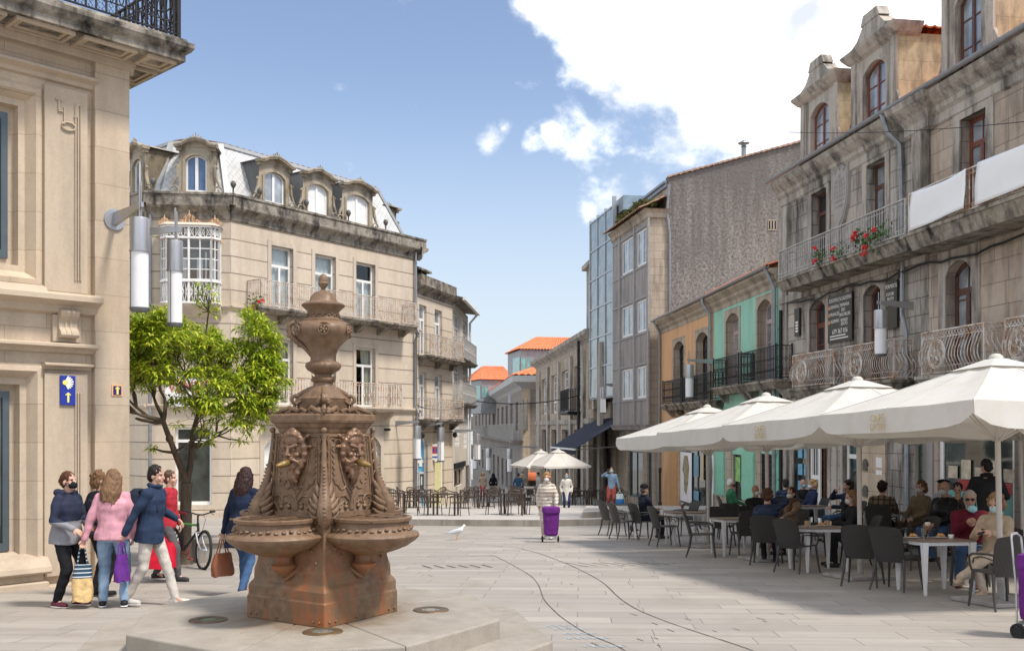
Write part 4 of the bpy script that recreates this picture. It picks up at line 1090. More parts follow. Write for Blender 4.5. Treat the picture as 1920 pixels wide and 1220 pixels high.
b = MB(); x = D.len*.62; b.box(x-.75, x+.75, .9, 1.9, zc2, zc2+.95); b.box(x-.9, x+.9, .75, 2.05, zc2+1.2, zc2+1.3)
for xx in (x-.7, x+.6): b.box(xx, xx+.1, .95, 1.85, zc2+.95, zc2+1.2)
b.box(x-.05, x+.05, .95, 1.85, zc2+.95, zc2+1.2)
b.build('chimney', M_soot, h2)
for s in (s3, s2): bslab(h2, .05, D.len-.12, s, .7, M_soot, .2); railing(h2, .1, D.len-.16, s, .95, .64, M_wiron, .13, .022, 'bars')
for k, o in enumerate(opg): 
    w = window(h2, o, .12, M_wframe, plain('blue_film', (.13,.42,.66), .25, var=.06) if k == 0 else plain('yellow_blind', (.62,.58,.30), .6, var=.12), mull=0, trans=(.66,), fw=.1, name='shop_door')
o = opg[0]; b = MB(); cx = (o[0]+o[1])/2; b.box(cx-.3, cx+.3, .06, .13, .95, 1.9); b.mat(1).box(cx-.22, cx+.22, .045, .06, 1.05, 1.8); b.mat(0).box(cx-.16, cx+.0, .03, .05, 1.3, 1.7)
b.build('cash_machine', [plain('machine_grey', (.55,.56,.57), .4), M_dark], h2)
b = MB(); b.prism([(cx-.18,2.15),(cx+.18,2.15),(cx+.1,2.6),(cx-.1,2.6)], .10, .125); b.build('white_mark', M_wframe, h2)
q = D.rect(807.5, 827, 837, 856); sg = thing('hanging_sign', 'white square sign with a red and blue emblem jutting from the narrow house', 'sign', D.M @ Matrix.Translation((D.x(812), -.1, (q[2]+q[3])/2)) @ Matrix.Rotation(R(-58), 4, 'Z'))
b = MB(); b.box(-.35, .35, -.04, .04, -.38, .38); b.build('panel', M_wframe, sg)
b = MB(); b.box(-.18, .18, -.046, -.041, -.08, .26); b.mat(1).box(-.12, .12, -.05, -.0465, -.02, .2); b.mat(0).box(-.03, .03, -.054, -.0505, -.02, .2); b.mat(1).box(-.24, .24, -.046, -.041, -.28, -.2); b.build('emblem', [M_red, plain('emblem_blue', (.05,.10,.35), .4)], sg)
for xx in (.02, D.len*.46, D.len*.93):
    b = MB(); b.lathe([(.04,-.14),(.12,-.06),(.12,.06),(.04,.14)], 8, (xx, -.25, zs2+.02)); b.bar((xx,0,zs2+.2), (xx,-.25,zs2+.12), .03); b.build('spot_lamp', M_iron, h2)
H = Face((-2.98,49.9), (-2.50,56.5), -2.6)
h3 = thing('gallery_house', 'pale house with two grey railed balconies and a wide white gutter', 'building', H.M)
zc3 = H.z(885,607)+.2; g3, g2 = H.z(870,680), H.z(870,758)
M_gal = plain('gallery_paint', (.74,.72,.69), .5, var=.08)
opg = [(H.x(851.5), H.x(867), H.z(860,910), H.z(860,880)), (H.x(873), H.x(880), -.2, H.z(876,872))]
opm = [(H.x(853), H.x(862), H.z(857,836), H.z(857,776)), (H.x(869), H.x(876), H.z(872,840), H.z(872,780))]
op1 = [(H.x(851), H.x(862), g2, g2+2.3), (H.x(868), H.x(876), g2, g2+2.3)]; op0 = [(H.x(851), H.x(862), g3, g3+2.3), (H.x(868), H.x(876), g3, g3+2.3)]
b = MB(); wall(b, 0, H.len, -.5, zc3, opg+opm+op1+op0, rev=.2); b.quad((H.len,0,-.5),(H.len,8,-.5),(H.len,8,zc3),(H.len,0,zc3)); b.build('wall', M_white if 0 else stone('pale_render', (.68,.62,.53), (.62,.56,.48), None, stain=(.3,.26,.2), st_amt=.4, speck=.1, bmp=.1), h3)
for o in opm: window(h3, o, .02, M_gal, M_gal, fw=.08, trans=(), bars=(2,6), name='shutter')
for o in op1+op0: window(h3, o, .1, M_gal, M_glassb, fw=.08, bars=(2,5), trans=(.7,))
window(h3, opg[0], .12, M_brown, M_shop, trans=()); window(h3, opg[1], .12, M_brown, M_dark, trans=(), name='door')
b = MB(); b.box(H.x(850.5), H.x(870), -.1, .02, H.z(860,876), H.z(860,866)); b.build('shop_fascia', M_iron, h3)
for s in (g3, g2): bslab(h3, .1, H.len-.1, s, .55, M_soot, .2, br=False); railing(h3, .15, H.len-.15, s, 1.0, .49, M_giron, .16, .03, 'baluster')
b = MB(); b.hexa([V((-.2,-.55,zc3+.1)), V((H.len+.3,-.55,zc3+.1)), V((H.len+.3,3,zc3+.5)), V((-.2,3,zc3+.5))], [V((-.2,-.55,zc3+.2)), V((H.len+.3,-.55,zc3+.2)), V((H.len+.3,3,zc3+1.1)), V((-.2,3,zc3+1.1))]); b.build('eaves', M_soot, h3)
b = MB(); b.bar((-.2,-.6,zc3+.14), (H.len+.3,-.6,zc3+.14), .16, .14); b.build('gutter', M_wframe, h3)
pipe(h3, [(H.len-.1,-.55,zc3+.1),(H.len-.06,-.12,zc3-.4),(H.len-.06,-.12,-.3)], .07, M_wframe)
# ================================================================== sooty granite houses on the right
Rr = Face((8.65,32.0), (11.5,13.0), -1.5); f = Rr; f9, f6, f4 = f.at(.9), f.at(.6), f.at(.4)
xb = f.x(1742); zc = 10.75; zg2 = 7.62; zg1 = 4.35
def aop(l, r, t, zlo, rise=.22): return (f.x(l), f.x(r), zlo, f.z((l+r)/2, t), rise)
def fop(l, r, t, zlo): return (f.x(l), f.x(r), zlo, f.z((l+r)/2, t))
s1 = thing('granite_house', 'sooty granite house with a carved shield, two dormers and red geraniums', 'building', f.M)
zt2 = f.z(1643,303)
d1 = [(f.x(1522), f.x(1551), zg2, zt2), (f.x(1626), f.x(1661), zg2, zt2)]
zt1 = f.z(1640,533)
a1 = [(f.x(1519), f.x(1549), zg1, zt1, .24), (f.x(1620), f.x(1655), zg1, zt1, .24)]
g1 = [(f.x(1489), f.x(1512), .9, 3.3), (f.x(1517), f.x(1553), .0, 3.4), (f.x(1582), f.x(1610), .0, 3.4)]
b = MB(); wall(b, 0, xb, -.6, zc, d1+a1+g1, rev=.3); shell(b, 0, xb, -.6, zc, 9); b.build('wall', M_grey, s1)
surrounds(s1, d1, M_greyt, .22, .035, sill=False); surrounds(s1, a1, M_greyt, .24, .035, sill=False); surrounds(s1, g1, M_greyt, .16, .03, sill=False)
for o in d1: window(s1, o, .22, M_brown, M_glassb if o is d1[1] else M_dark, trans=(.76,), fw=.09, bars=(2,4), name='balcony_door')
for o in a1: window(s1, o, .22, M_redbr, M_glass, trans=(.72,), fw=.10, bars=(2,4), name='balcony_door')
# ground floor
window(s1, g1[0], .1, M_dframe, M_shop, mull=0, trans=())
b = MB()
for k in range(7):
    x = g1[0][0]+.12+(k%2)*.42; z = 1.2+(k//2)*.52; b.box(x, x+.3, .07, .085, z, z+.34)
b.build('blue_notes', plain('blue_paper', (.16,.38,.55), .6, var=.3), s1)
o = g1[1]; xm_ = o[0]+(o[1]-o[0])*.5
window(s1, (o[0], xm_, o[2], o[3]), .05, M_wframe, M_dark, mull=1, trans=(.5,), fw=.1, name='door', bars=(4,1)); window(s1, (xm_, o[1], o[2], o[3]), .15, M_brown, M_brown, trans=(), fw=.1, name='door')
window(s1, g1[2], .1, M_wframe, M_shop, mull=0, trans=(.7,), fw=.1, name='door')
# cornice, gutter and frieze
b = MB(); cornice(b, 0, xb+.02, [(0,zc-.55),(.06,zc-.5),(.06,zc-.3),(.14,zc-.22),(.16,zc-.12),(.34,zc+.06),(.40,zc+.16),(.40,zc+.22),(-.05,zc+.25)]); b.build('cornice', M_greyt, s1)
gutter(s1, (-.1,-.46,zc+.32), (xb+.1,-.46,zc+.32), .085)
b = MB(); b.box(0, xb, -.10, .02, zg2-.5, zg2-.28); b.build('string_course', M_greyt, s1)
for px0, px1 in ((1719,1745),): # end pilaster
    b = MB(); x0, x1 = f.x(px0), f.x(px1); b.box(x0, x1, -.14, .02, zg2, zc-.55); b.box(x1-.35, x1, -.26, .02, zg2, zc-.55); cornice(b, x0-.02, x1+.02, [(.14,zc-.55),(.2,zc-.5),(.2,zc-.3),(.3,zc-.12),(.5,zc+.08),(.55,zc+.22),(-.05,zc+.24)], wrapl=.1, wrapr=.1); b.build('pilaster', M_greyt, s1)
for q0, q1 in ((1466,1478),):
    b = MB(); b.box(0, f.x(q1), -.06, .02, -.5, zc-.55); b.build('quoin', M_greyt, s1)
b = MB(); x0 = f.x(1567); b.box(x0-.12, x0+.12, -.05, .02, -.4, zg1-.5); b.build('pilaster', M_greyt, s1)
# roof
b = MB(); tiles(b, (-.1,-.3,zc+.3), (xb,-.3,zc+.3), (xb,4.5,zc+3.6), (-.1,4.5,zc+3.6), .3, .06); b.quad((0,0,zc+.2),(0,4.5,zc+3.55),(0,9,zc+.2)); b.build('roof', M_tile, s1)
def rdormer(par, xc, w, h, mside, wmat=M_redbr):
    """stone dormer with an arched casement, raked pediment and cap block, rendered cheeks and a little tiled roof"""
    y0 = .12; z0 = zc+.25; hw = w/2; b = MB()
    o = (xc-hw*.5, xc+hw*.5, z0+.12, z0+h-.35, .26)
    wall(b, xc-hw, xc+hw, z0, z0+h, [o], y=y0, rev=.2)
    b.box(xc-hw, xc-hw+.001, y0, y0+.4, z0, z0+h)
    for s in (-1, 1):
        b.box(xc+s*(hw-.12)-.12, xc+s*(hw-.12)+.12, y0-.04, y0+.03, z0, z0+h-.08)
    b.prism([(xc-hw-.0, z0+.0), (xc-hw-.16, z0), (xc-hw-.12, z0+.5), (xc-hw, z0+.75)][::-1], y0-.02, y0+.05)
    b.prism([(xc+hw+.16, z0), (xc+hw, z0), (xc+hw, z0+.75), (xc+hw+.12, z0+.5)], y0-.02, y0+.05)
    cornice(b, xc-hw, xc+hw, [(.0,z0+h-.12),(.1,z0+h-.05),(.22,z0+h+.1),(.26,z0+h+.18),(-.02,z0+h+.2)], y=y0, wrapl=.6, wrapr=.6)
    zt = z0+h+.19
    b.prism([(xc-hw-.22,zt),(xc+hw+.22,zt),(xc+hw*.62,zt+.22),(xc+hw*.35,zt+.52),(xc-hw*.35,zt+.52),(xc-hw*.62,zt+.22)], y0-.1, y0+.28)
    b.prism([(xc-hw*.42,zt+.52),(xc+hw*.42,zt+.52),(xc+hw*.3,zt+.78),(xc-hw*.3,zt+.78)], y0-.12, y0+.2)
    d = b.build('dormer', M_greyt, par)
    for s in (-1, 1):
        c = MB(); x = xc+s*hw; c.hexa([V((x-.0*s,y0+.02,z0)), V((x-.12*s,y0+.02,z0)), V((x-.12*s,y0+2.6,z0+.0)), V((x,y0+2.6,z0+.0))], [V((x,y0+.02,z0+h-.05)), V((x-.12*s,y0+.02,z0+h-.05)), V((x-.12*s,y0+2.6,z0+h-.02)), V((x,y0+2.6,z0+h-.02))])
        c.build('cheek', mside, d)
    r = MB(); tiles(r, (xc-hw-.15,y0+.2,zt-.05), (xc-hw-.15,y0+2.7,zt-.05), (xc,y0+2.7,zt+.42), (xc,y0+.2,zt+.42), .25, .05, .4); tiles(r, (xc+hw+.15,y0+2.7,zt-.05), (xc+hw+.15,y0+.2,zt-.05), (xc,y0+.2,zt+.42), (xc,y0+2.7,zt+.42), .25, .05, .4); r.build('dormer_roof', M_tile, d)
    window(d, o, y0+.14, wmat, M_glassb, trans=(), fw=.08, bars=(2,3))
M_cheek = stone('ochre_cheek', (.56,.47,.32), (.48,.39,.25), (.8,.5), (.36,.29,.2), .008, (.10,.09,.07), .75, st_scale=(1.2,.5), tint=(.42,.33,.12), tint_amt=.5, speck=.1, bmp=.2)
fs = f.at(-.12)
rdormer(s1, (fs.x(1503)+fs.x(1572))/2, fs.x(1572)-fs.x(1503), 2.15, M_cheek)
rdormer(s1, (fs.x(1598)+fs.x(1682))/2, fs.x(1682)-fs.x(1598), 2.25, M_cheek)
# balconies
x0, x1 = f9.x(1456), f9.x(1696)
bslab(s1, x0, x1, zg2, .9, M_soot, .34, br=False); railing(s1, x0+.05, x1-.05, zg2, .86, .84, M_giron, .125, .018, 'bars2')
for l, r in ((1479,1560),(1576,1672)):
    x0, x1 = f6.x(l), f6.x(r); bslab(s1, x0, x1, zg1, .62, M_soot, .3, bmat=M_greyt); railing(s1, x0+.08, x1-.08, zg1, .98, .5, M_wiron, .105, style='belly')
# shield
b = MB(); cx, cz = f.x(1580), f.z(1580,360); s = 1.0
pts = [(-.52,.72),(-.30,.60),(-.12,.78),(0,.66),(.12,.78),(.30,.60),(.52,.72),(.50,.1),(.42,-.4),(.22,-.78),(0,-1.0),(-.22,-.78),(-.42,-.4),(-.50,.1)]
b.prism([(cx+x*.98, cz+z*1.05) for x, z in pts][::-1], -.10, .02)
ring = [V((cx+x*.86, -.105, cz+z*.92)) for x, z in pts]; b.tube(ring, .025, 5, closed=True)
for k, (zz, w) in enumerate(((.32,.30),(.18,.34),(.04,.34),(-.1,.34),(-.24,.30),(-.38,.24))):
    n = 7
    for i in range(n):
        xx = cx-w+2*w*(i+.5)/n; hh = .05 if k < 4 else .03
        b.box(xx-.022, xx+.012+.02*RND.random(), -.118, -.10, cz+zz-hh, cz+zz+hh)
b.lathe([(.001,0),(.1,0),(.08,.03),(.001,.04)], 10, (cx,-.10,cz+.5), M=Matrix.Rotation(R(90),3,'X'))
b.build('carved_shield', stone('pale_shield', (.45,.43,.40), (.38,.36,.34), None, stain=(.15,.14,.13), st_amt=.5, speck=.2, bmp=.3), s1)
pipe(s1, [(f.x(1684),-.46,zc+.3), (f.x(1690),-.36,zc-.25), (f.x(1694),-.10,zc-.55), (f.x(1700),-.10,zg2-.2), (f.x(1700),-.12,zg1+1.6), (f.x(1710),-.16,zg1+1.15), (f.x(1710),-.12,-.2)], .06)
pipe(s1, [(.22,-.12,zg2-.7), (.22,-.12,-.2)], .055, M_iron)
# academy boards
def board(M0, w, h, lines, label, frame=None):
    t_ = thing('board_sign', label, 'sign', M0, None); b = MB(); b.box(0, w, -.05, .0, 0, h); b.build('panel', M_board, t_)
    for s, x, z, sz, m in lines: text(t_, s, sz*.8, WORLD[t_.name] @ facing(x, -.052, z), m, .003, sx=.9)
    return t_
M_board = plain('black_board', (.030,.028,.022), .3, var=.3, scale=1); M_wl = plain('white_lettering', (.75,.75,.73), .5, var=.03)
q = f.rect(1557, 1602, 552, 640); w_, h_ = q[1]-q[0], q[3]-q[2]; z0 = q[2]
t_ = board(f.M @ Matrix.Translation((q[0], -.03, z0)), w_, h_, [('IDIOMAS', w_*.27, h_*.90, .20, M_wl), ('ESPAÑOL', w_*.30, h_*.76, .17, M_wl), ('FRANCÉS', w_*.30, h_*.60, .17, M_wl), ('ALEMÁN', w_*.30, h_*.45, .17, M_wl),
    ('ACADEMIA', w_*.74, h_*.90, .20, M_wl), ('PRIMARIA', w_*.72, h_*.76, .17, M_wl), ('ESO', w_*.66, h_*.66, .17, M_wl), ('BACHILLER', w_*.73, h_*.56, .17, M_wl), ('REPASO', w_*.70, h_*.44, .16, M_wl), ('APOYO', w_*.70, h_*.36, .16, M_wl), ('679 367 016', w_*.52, h_*.22, .25, M_wl)],
    'large black academy board with white lettering in two columns, between the two arched balcony doors')
b = MB()
for k in range(2): b.box(w_*.1, w_*(.86-.1*k), -.054, -.05, h_*(.06+.06*k), h_*(.085+.06*k))
b.build('small_print', M_wl, t_); b = MB()
for k in range(3): zz = h_*(.755-.155*k); b.box(w_*.03, w_*.10, -.055, -.05, zz-.05, zz+.05)
b.build('flag_badges', plain('orange_badge', (.65,.28,.10), .5), t_)
b = MB(); b.box(w_*.49, w_*.51, -.056, -.05, h_*.3, h_*.95); b.build('divider', M_greyt, t_)
q = f.rect(1666, 1687, 526, 616); w_ = q[1]-q[0]
t_ = board(f.M @ Matrix.Translation((q[0], -.03, q[2])), w_, q[3]-q[2], [('PERMISOS', w_*.5, (q[3]-q[2])*.88, .18, M_wl), ('COCHE', w_*.4, (q[3]-q[2])*.72, .15, M_wl), ('MOTO', w_*.45, (q[3]-q[2])*.62, .15, M_wl), ('CAMIÓN', w_*.45, (q[3]-q[2])*.52, .15, M_wl)], 'tall narrow black board with a few white words, left of the drainpipe')
q = f.rect(1494, 1503, 578, 630); w_ = q[1]-q[0]
t_ = board(f.M @ Matrix.Translation((q[0], -.03, q[2])), w_, q[3]-q[2], [], 'slim black strip board beside the leftmost arched balcony door of the granite house')
b = MB()
for k in range(4): b.box(w_*.25, w_*.75, -.054, -.05, .12+k*.09, .18+k*.09)
b.build('lettering', M_wl, t_)
# plaques and paper notices by the tan door panel
x0, x1 = f.x(1619), f.x(1663); b = MB(); b.box(x0, x1, -.05, .02, .0, 3.35)
for k in range(1, 5): b.box(x0+.02, x1-.02, -.062, -.05, .1+k*.66, .16+k*.66)
b.build('rusticated_panel', M_tanw, s1)
for k, zz in enumerate((2.95, 2.2, 1.5, .85)):
    b = MB(); xc = x0+.22; b.lathe([(.001,0),(.15,0),(.15,.03),(.001,.03)], 8, (xc,-.052,zz), M=Matrix.Rotation(R(90),3,'X'))
    b.box(xc-.12, xc+.12, -.09, -.082, zz-.16, zz-.08); b.box(xc-.10, xc+.10, -.09, -.082, zz-.02, zz+.04)
    tag(b.build('wall_plaque', plain('plaque', (.10,.095,.09), .4, metal=.3) if 'plaque' not in MATS else MATS['plaque'], None, f.M), ['dark round wall plaque on the tan panel, lowest of its column','dark round wall plaque second from the bottom of the column','dark round wall plaque second from the top of the column','dark round wall plaque topmost on the tan panel'][3-k], 'plaque', 'plaques on the tan panel')
b = MB(); b.box(x0+.75, x0+1.05, -.055, -.048, 1.95, 2.4); tag(b.build('paper_notice', M_wframe, None, f.M), 'white sheet of paper pinned to the tan panel beside the plaques', 'notice')
# ---------------------------------------------------------------- second granite house
s2_ = thing('granite_house', 'granite house at the right edge with white cloths on its upper balcony', 'building', f.M)
xe2 = f.len
d2 = [(f.x(1801), f.x(1850), zg2, f.z(1824,214))]; d2.append((d2[0][0]+4.2, d2[0][1]+4.2, *d2[0][2:]))
a2 = [(f.x(1774), f.x(1824), zg1, f.z(1798,488), .3)]; a2.append((a2[0][0]+3.0, a2[0][1]+3.0, *a2[0][2:]))
shp = (f.x(1758), f.x(1902), .35, 3.4)
b = MB(); wall(b, xb+.004, xe2, -.6, zc, d2+a2+[shp], rev=.3); shell(b, xb+.004, xe2, -.6, zc, 9); b.build('wall', stone('warm_granite_wall', (.55,.46,.375), (.42,.345,.285), (.95,.48,1.4), (.2,.165,.14), .011, (.055,.05,.045), .65, st_scale=(1.,.2), tint=(.44,.30,.22), tint_amt=.5, speck=.3, bmp=.5), s2_)
surrounds(s2_, d2, M_greyt, .26, .03, sill=False); surrounds(s2_, a2, M_greyt, .28, .03, sill=False)
for o in d2: window(s2_, o, .22, M_redbr, M_glassb, trans=(.76,), fw=.1, bars=(2,4), name='balcony_door')
for o in a2: window(s2_, o, .22, M_brown, M_glassb, trans=(.74,), fw=.12, bars=(2,3), name='balcony_door')
b = MB(); cornice(b, xb+.01, xe2, [(0,zc-.55),(.06,zc-.5),(.06,zc-.3),(.14,zc-.22),(.16,zc-.12),(.34,zc+.06),(.40,zc+.16),(.40,zc+.22),(-.05,zc+.25)]); b.build('cornice', M_greyt, s2_)
gutter(s2_, (xb+.12,-.46,zc+.32), (xe2,-.46,zc+.32), .085)
b = MB(); tiles(b, (xb+.02,-.3,zc+.3), (xe2,-.3,zc+.3), (xe2,4.5,zc+3.6), (xb+.02,4.5,zc+3.6), .3, .06); b.build('roof', M_tile, s2_)
rdormer(s2_, (fs.x(1768)+fs.x(1865))/2, fs.x(1865)-fs.x(1768), 2.4, M_cheek, M_brown)
x0, x1 = f9.x(1701), xe2
bslab(s2_, x0, x1, zg2, .95, M_soot, .4, br=False); railing(s2_, x0+.06, x1-.06, zg2, .9, .88, M_wiron, .13, .02, 'bars2')
for l, r in ((1719,1842),(1873,2000)):
    xa, xz = f6.x(l), f6.x(r); bslab(s2_, xa, xz, zg1, .62, M_greyt, .25, bmat=M_greyt); railing(s2_, xa+.08, xz-.08, zg1, 1.0, .5, M_wiron, .115, style='belly')
# shop window: pale frame, turquoise film below a red band
w = window(s2_, shp, .06, M_wframe, M_shop, mull=0, trans=(), fw=.14, name='shop_window')
M_turq = plain('turquoise_film', (.16,.40,.36), .25, var=.15, scale=.8)
b = MB(); a, c = shp[0]+.15, shp[1]-.15; b.box(a, c, .05, .06, .5, 1.75); b.mat(1).box(a+.6, c, .05, .06, 1.76, 2.0); b.mat(2)
for k in range(5): b.box(a+.2+k*.5, a+.55+k*.5, .052, .06, 2.02, 2.3+.15*(k%2))
b.build('window_film', [M_turq, plain('red_film', (.42,.035,.04), .3), plain('jar_tones', (.55,.48,.36), .5, var=.4, scale=4)], s2_)
text(s2_, 'CAFETERÍA', .2, f.M @ facing((a+c)/2-.2, .048, 1.05), plain('gold_film', (.42,.40,.22), .5), .002)
pipe(s2_, [(f.x(1728),-.1,zg1-.6), (f.x(1728),-.1,-.2)], .07, plain('green_pipe', (.03,.09,.07), .5))
b = MB(); xx = f.x(1742); b.box(xx-.2, xx+.2, -.04, .02, -.3, zg1-.5); b.build('quoin', M_bay, s2_)
# cloths tied over the upper balcony
M_cl = plain('white_cloth', (.80,.80,.80), .8, var=.03, scale=2)
def cloth(x0, x1, zt0, zt1, h0, h1, label):
    b = MB(); n, m = 24, 10; rows = []
    for j in range(m+1):
        v = j/m; row = []
        for i in range(n+1):
            u = i/n; x = x0+(x1-x0)*u + (v*.06*(1-u)*-1); z = (zt0+(zt1-zt0)*u) - (h0+(h1-h0)*u)*v - .05*math.sin(u*math.pi)*(1-v)
            y = -.965 - .02*math.sin(u*7+v*2) - .025*math.sin(v*5+u*3)*v - .03*v
            row.append((x, y, z))
        rows.append(row)
    for r0, r1 in zip(rows, rows[1:]):
        for i in range(n): b.quad(r1[i], r1[i+1], r0[i+1], r0[i])
    o = b.build('cloth_screen', M_cl, None, f.M, smooth=180); so = o.modifiers.new('solid', 'SOLIDIFY'); so.thickness = .006; tag(o, label, 'cloth', 'white cloths on the balcony')
xa, xz = f9.x(1714), f9.x(1817); cloth(xa, xz, zg2+.88, zg2+.90, .86, .82, 'plain white cloth tied over the balcony rail, next to the drainpipe')
xa = f9.x(1838); cloth(xa, xa+3.4, zg2+.92, zg2+.95, .86, .8, 'plain white cloth on the balcony rail, cut by the right edge of the picture')
# ================================================================== mint and orange houses
Q = Face((7.27,48.5), (8.63,32.1), -2.3); xo = Q.x(1338); zce = 9.0; Q5 = Q.at(.5)
gh = thing('mint_house', 'low mint green house with arched windows and old red-brown shop lettering', 'building', Q.M)
oh = thing('orange_house', 'low orange plastered house with dark iron balconies', 'building', Q.M)
zgb = Q.z(1395,728)+.1; zgo = Q.z(1290,758)+.05
wg = [(Q.x(1362), Q.x(1386), zgb, Q.z(1374,587), .28), (Q.x(1421), Q.x(1448), zgb, Q.z(1374,587)+.05, .28)]
wo = [(Q.x(1264), Q.x(1283), zgo, Q.z(1273,640), .28), (Q.x(1306), Q.x(1328), zgo, Q.z(1273,640)+.05, .28)]
gg = [(Q.x(1374), Q.x(1392), 1.0, 3.0), (Q.x(1427), Q.x(1452), .1, 3.1)]
go = [(Q.x(1272), Q.x(1338), .1, 3.1)]
b = MB(); wall(b, xo+.004, Q.len, -.5, zce, wg+gg, rev=.35, revmat=1); b.mat(0); shell(b, xo+.004, Q.len, -.5, zce, 9); b.build('wall', [M_green, M_warmg], gh)
b = MB(); wall(b, 0, xo, -.5, zce, wo+go, rev=.35, revmat=1); b.mat(0); shell(b, 0, xo, -.5, zce, 9); b.build('wall', [M_ochre, M_warmg], oh)
surrounds(gh, wg, M_warmg, .17, .03, sill=False); surrounds(oh, wo, M_warmg, .17, .03, sill=False)
M_lil = plain('lilac_timber', (.42,.33,.34), .6, var=.1)
for o in wg: window(gh, o, .28, M_lil, M_glassb, trans=(.75,), fw=.12, bars=(2,4), name='balcony_door')
for o in wo: window(oh, o, .28, M_iron, M_glass, trans=(.75,), fw=.08, bars=(2,3), name='balcony_door')
for par, x0, x1 in ((gh, xo+.01, Q.len-.01), (oh, -.2, xo)):
    b = MB(); cornice(b, x0, x1, [(.02,zce-.46),(.03,zce-.3),(.12,zce-.22),(.14,zce-.1),(.34,zce+.04),(.36,zce+.12),(-.05,zce+.14)]); b.build('cornice', M_warmg, par)
    gutter(par, (x0,-.42,zce+.2), (x1,-.42,zce+.2), .08)
    b = MB(); tiles(b, (x0,-.36,zce+.2), (x1,-.36,zce+.2), (x1,5,zce+2.3), (x0,5,zce+2.3), .28, .06); b.quad((x0,-.3,zce+.1),(x0,5,zce+2.2),(x0,9,zce+.2)); b.build('roof', M_tileo if par is oh else M_tile, par)
pipe(oh, [(xo-.2,-.42,zce+.2),(xo-.15,-.4,zce-.1),(xo-.1,-.12,zce-.5),(xo-.1,-.12,-.2)], .07); pipe(gh, [(Q.len-.25,-.42,zce+.2),(Q.len-.2,-.12,zce-.5),(Q.len-.2,-.12,-.2)], .07); pipe(oh, [(.1,-.42,zce+.2),(.12,-.12,zce-.4),(.12,-.12,-.2)], .06)
for par, l, r, z in ((gh,1338,1387,zgb),(gh,1390,1457,zgb),(oh,1243,1281,zgo),(oh,1284,1334,zgo)):
    x0, x1 = Q5.x(l), Q5.x(r); bslab(par, x0, x1, z, .6, M_soot, .28, bmat=M_greyt); railing(par, x0+.06, x1-.06, z, 1.05, .52, M_iron, .14, .018, 'scroll')
# lettering field of the old drugstore
zs0, zs1 = 3.45, 4.75
b = MB(); b.box(Q.x(1345), Q.x(1462), -.03, .0, zs0, zs1); b.build('fascia', plain('fascia_green', (.17,.42,.33), .8, var=.2, scale=2), gh)
M_rust = plain('rusty_lettering', (.26,.08,.045), .6, var=.3, scale=6)
text(gh, 'Droguería Moderna', 1.35, Q.M @ facing((Q.x(1349)+Q.x(1450))/2, -.06, (zs0+zs1)/2+.02), M_rust, .03, shear=.25, sx=.62)
b = MB(); b.box(xo+.02, Q.len-.02, -.04, .0, -.4, 1.35)
b.build('plinth', M_warmg, gh)
for l, r in ((1361,1373),(1417,1427)): b = MB(); b.box(Q.x(l), Q.x(r), -.035, .0, 1.35, 3.3); b.build('stone_pier', M_warmg, gh)
M_shut = plain('mint_shutter', (.20,.52,.38), .5, var=.08)
for l, r in ((1346,1360),(1393,1416),(1455,1464)):
    b = MB(); x0, x1 = Q.x(l), Q.x(r); b.box(x0, x1, -.06, -.0, 1.4, 3.1); b.box(x0+.06, x1-.06, -.075, -.06, 2.3, 3.0); b.box(x0+.06, x1-.06, -.075, -.06, 1.5, 2.2); b.build('shutter', M_shut, gh)
w = window(gh, gg[0], .1, M_iron, M_shop, mull=0, trans=()); b = MB(); b.box(gg[0][0]+.1, gg[0][1]-.5, .07, .09, 2.0, 2.9); b.build('poster', plain('poster_green', (.25,.50,.15), .5, var=.5, scale=3), w)
b = MB(); a, c = gg[1][:2]
for k in range(13): x = a+(c-a)*k/12; b.box(x-.02, x+.02, .03, .06, .1, 3.1)
for k in range(10):
    for m in range(6): x = a+(c-a)*m/6; z = .15+k*.3; b.bar((x,.04,z), (x+(c-a)/6,.04,z+.28), .02); b.bar((x,.045,z+.28), (x+(c-a)/6,.045,z), .02)
g_ = b.build('folding_gate', M_iron, gh); MB().quad((a,.3,.1),(c,.3,.1),(c,.3,3.1),(a,.3,3.1)).build('door', M_dark, gh)
# orange shopfront
a, c = go[0][:2]; w = window(oh, go[0], .12, M_dframe, M_shop, mull=3, trans=(), fw=.07, name='shop_window')
b = MB(); b.box(a, c, .05, .13, .1, .55); b.build('stall_riser', M_dframe, oh)
for l, r, z0, z1, nm, colr in ((1272,1293,.7,2.9,'portrait_poster',(.80,.80,.83)),(1297,1306,1.9,2.8,'blue_poster',(.08,.24,.36)),(1297,1306,.9,1.3,'blue_poster',(.12,.30,.45)),(1309,1315,1.8,2.9,'poster',(.5,.4,.26)),(1320,1336,.7,2.9,'portrait_poster',(.82,.80,.80))):
    b = MB(); x0, x1 = Q.x(l), Q.x(r); b.box(x0, x1, .085, .10, z0, z1)
    if nm == 'portrait_poster':
        b.mat(1); xm = (x0+x1)/2; hw = (x1-x0)*.3
        b.prism([(xm-hw*.5, z0+.5),(xm+hw*.2,z0+.3),(xm+hw*.7,z0+.9),(xm+hw,z0+1.5),(xm+hw*.6,z1-.15),(xm-hw*.5,z1-.15),(xm-hw,z1-.8),(xm-hw*.6,z0+1.2)], .082, .086)
    b.build(nm, [plain(nm+str(l), colr, .4, var=.08, scale=2), plain('costume'+str(l), (.26,.2,.10) if l < 1300 else (.3,.2,.2), .5, var=.7, scale=4)], w)
b = MB(); b.box(Q.x(1256), Q.x(1271), -.05, .0, -.3, 3.4); b.build('stone_pier', plain('ochre_pier', (.50,.28,.12), .8), oh)
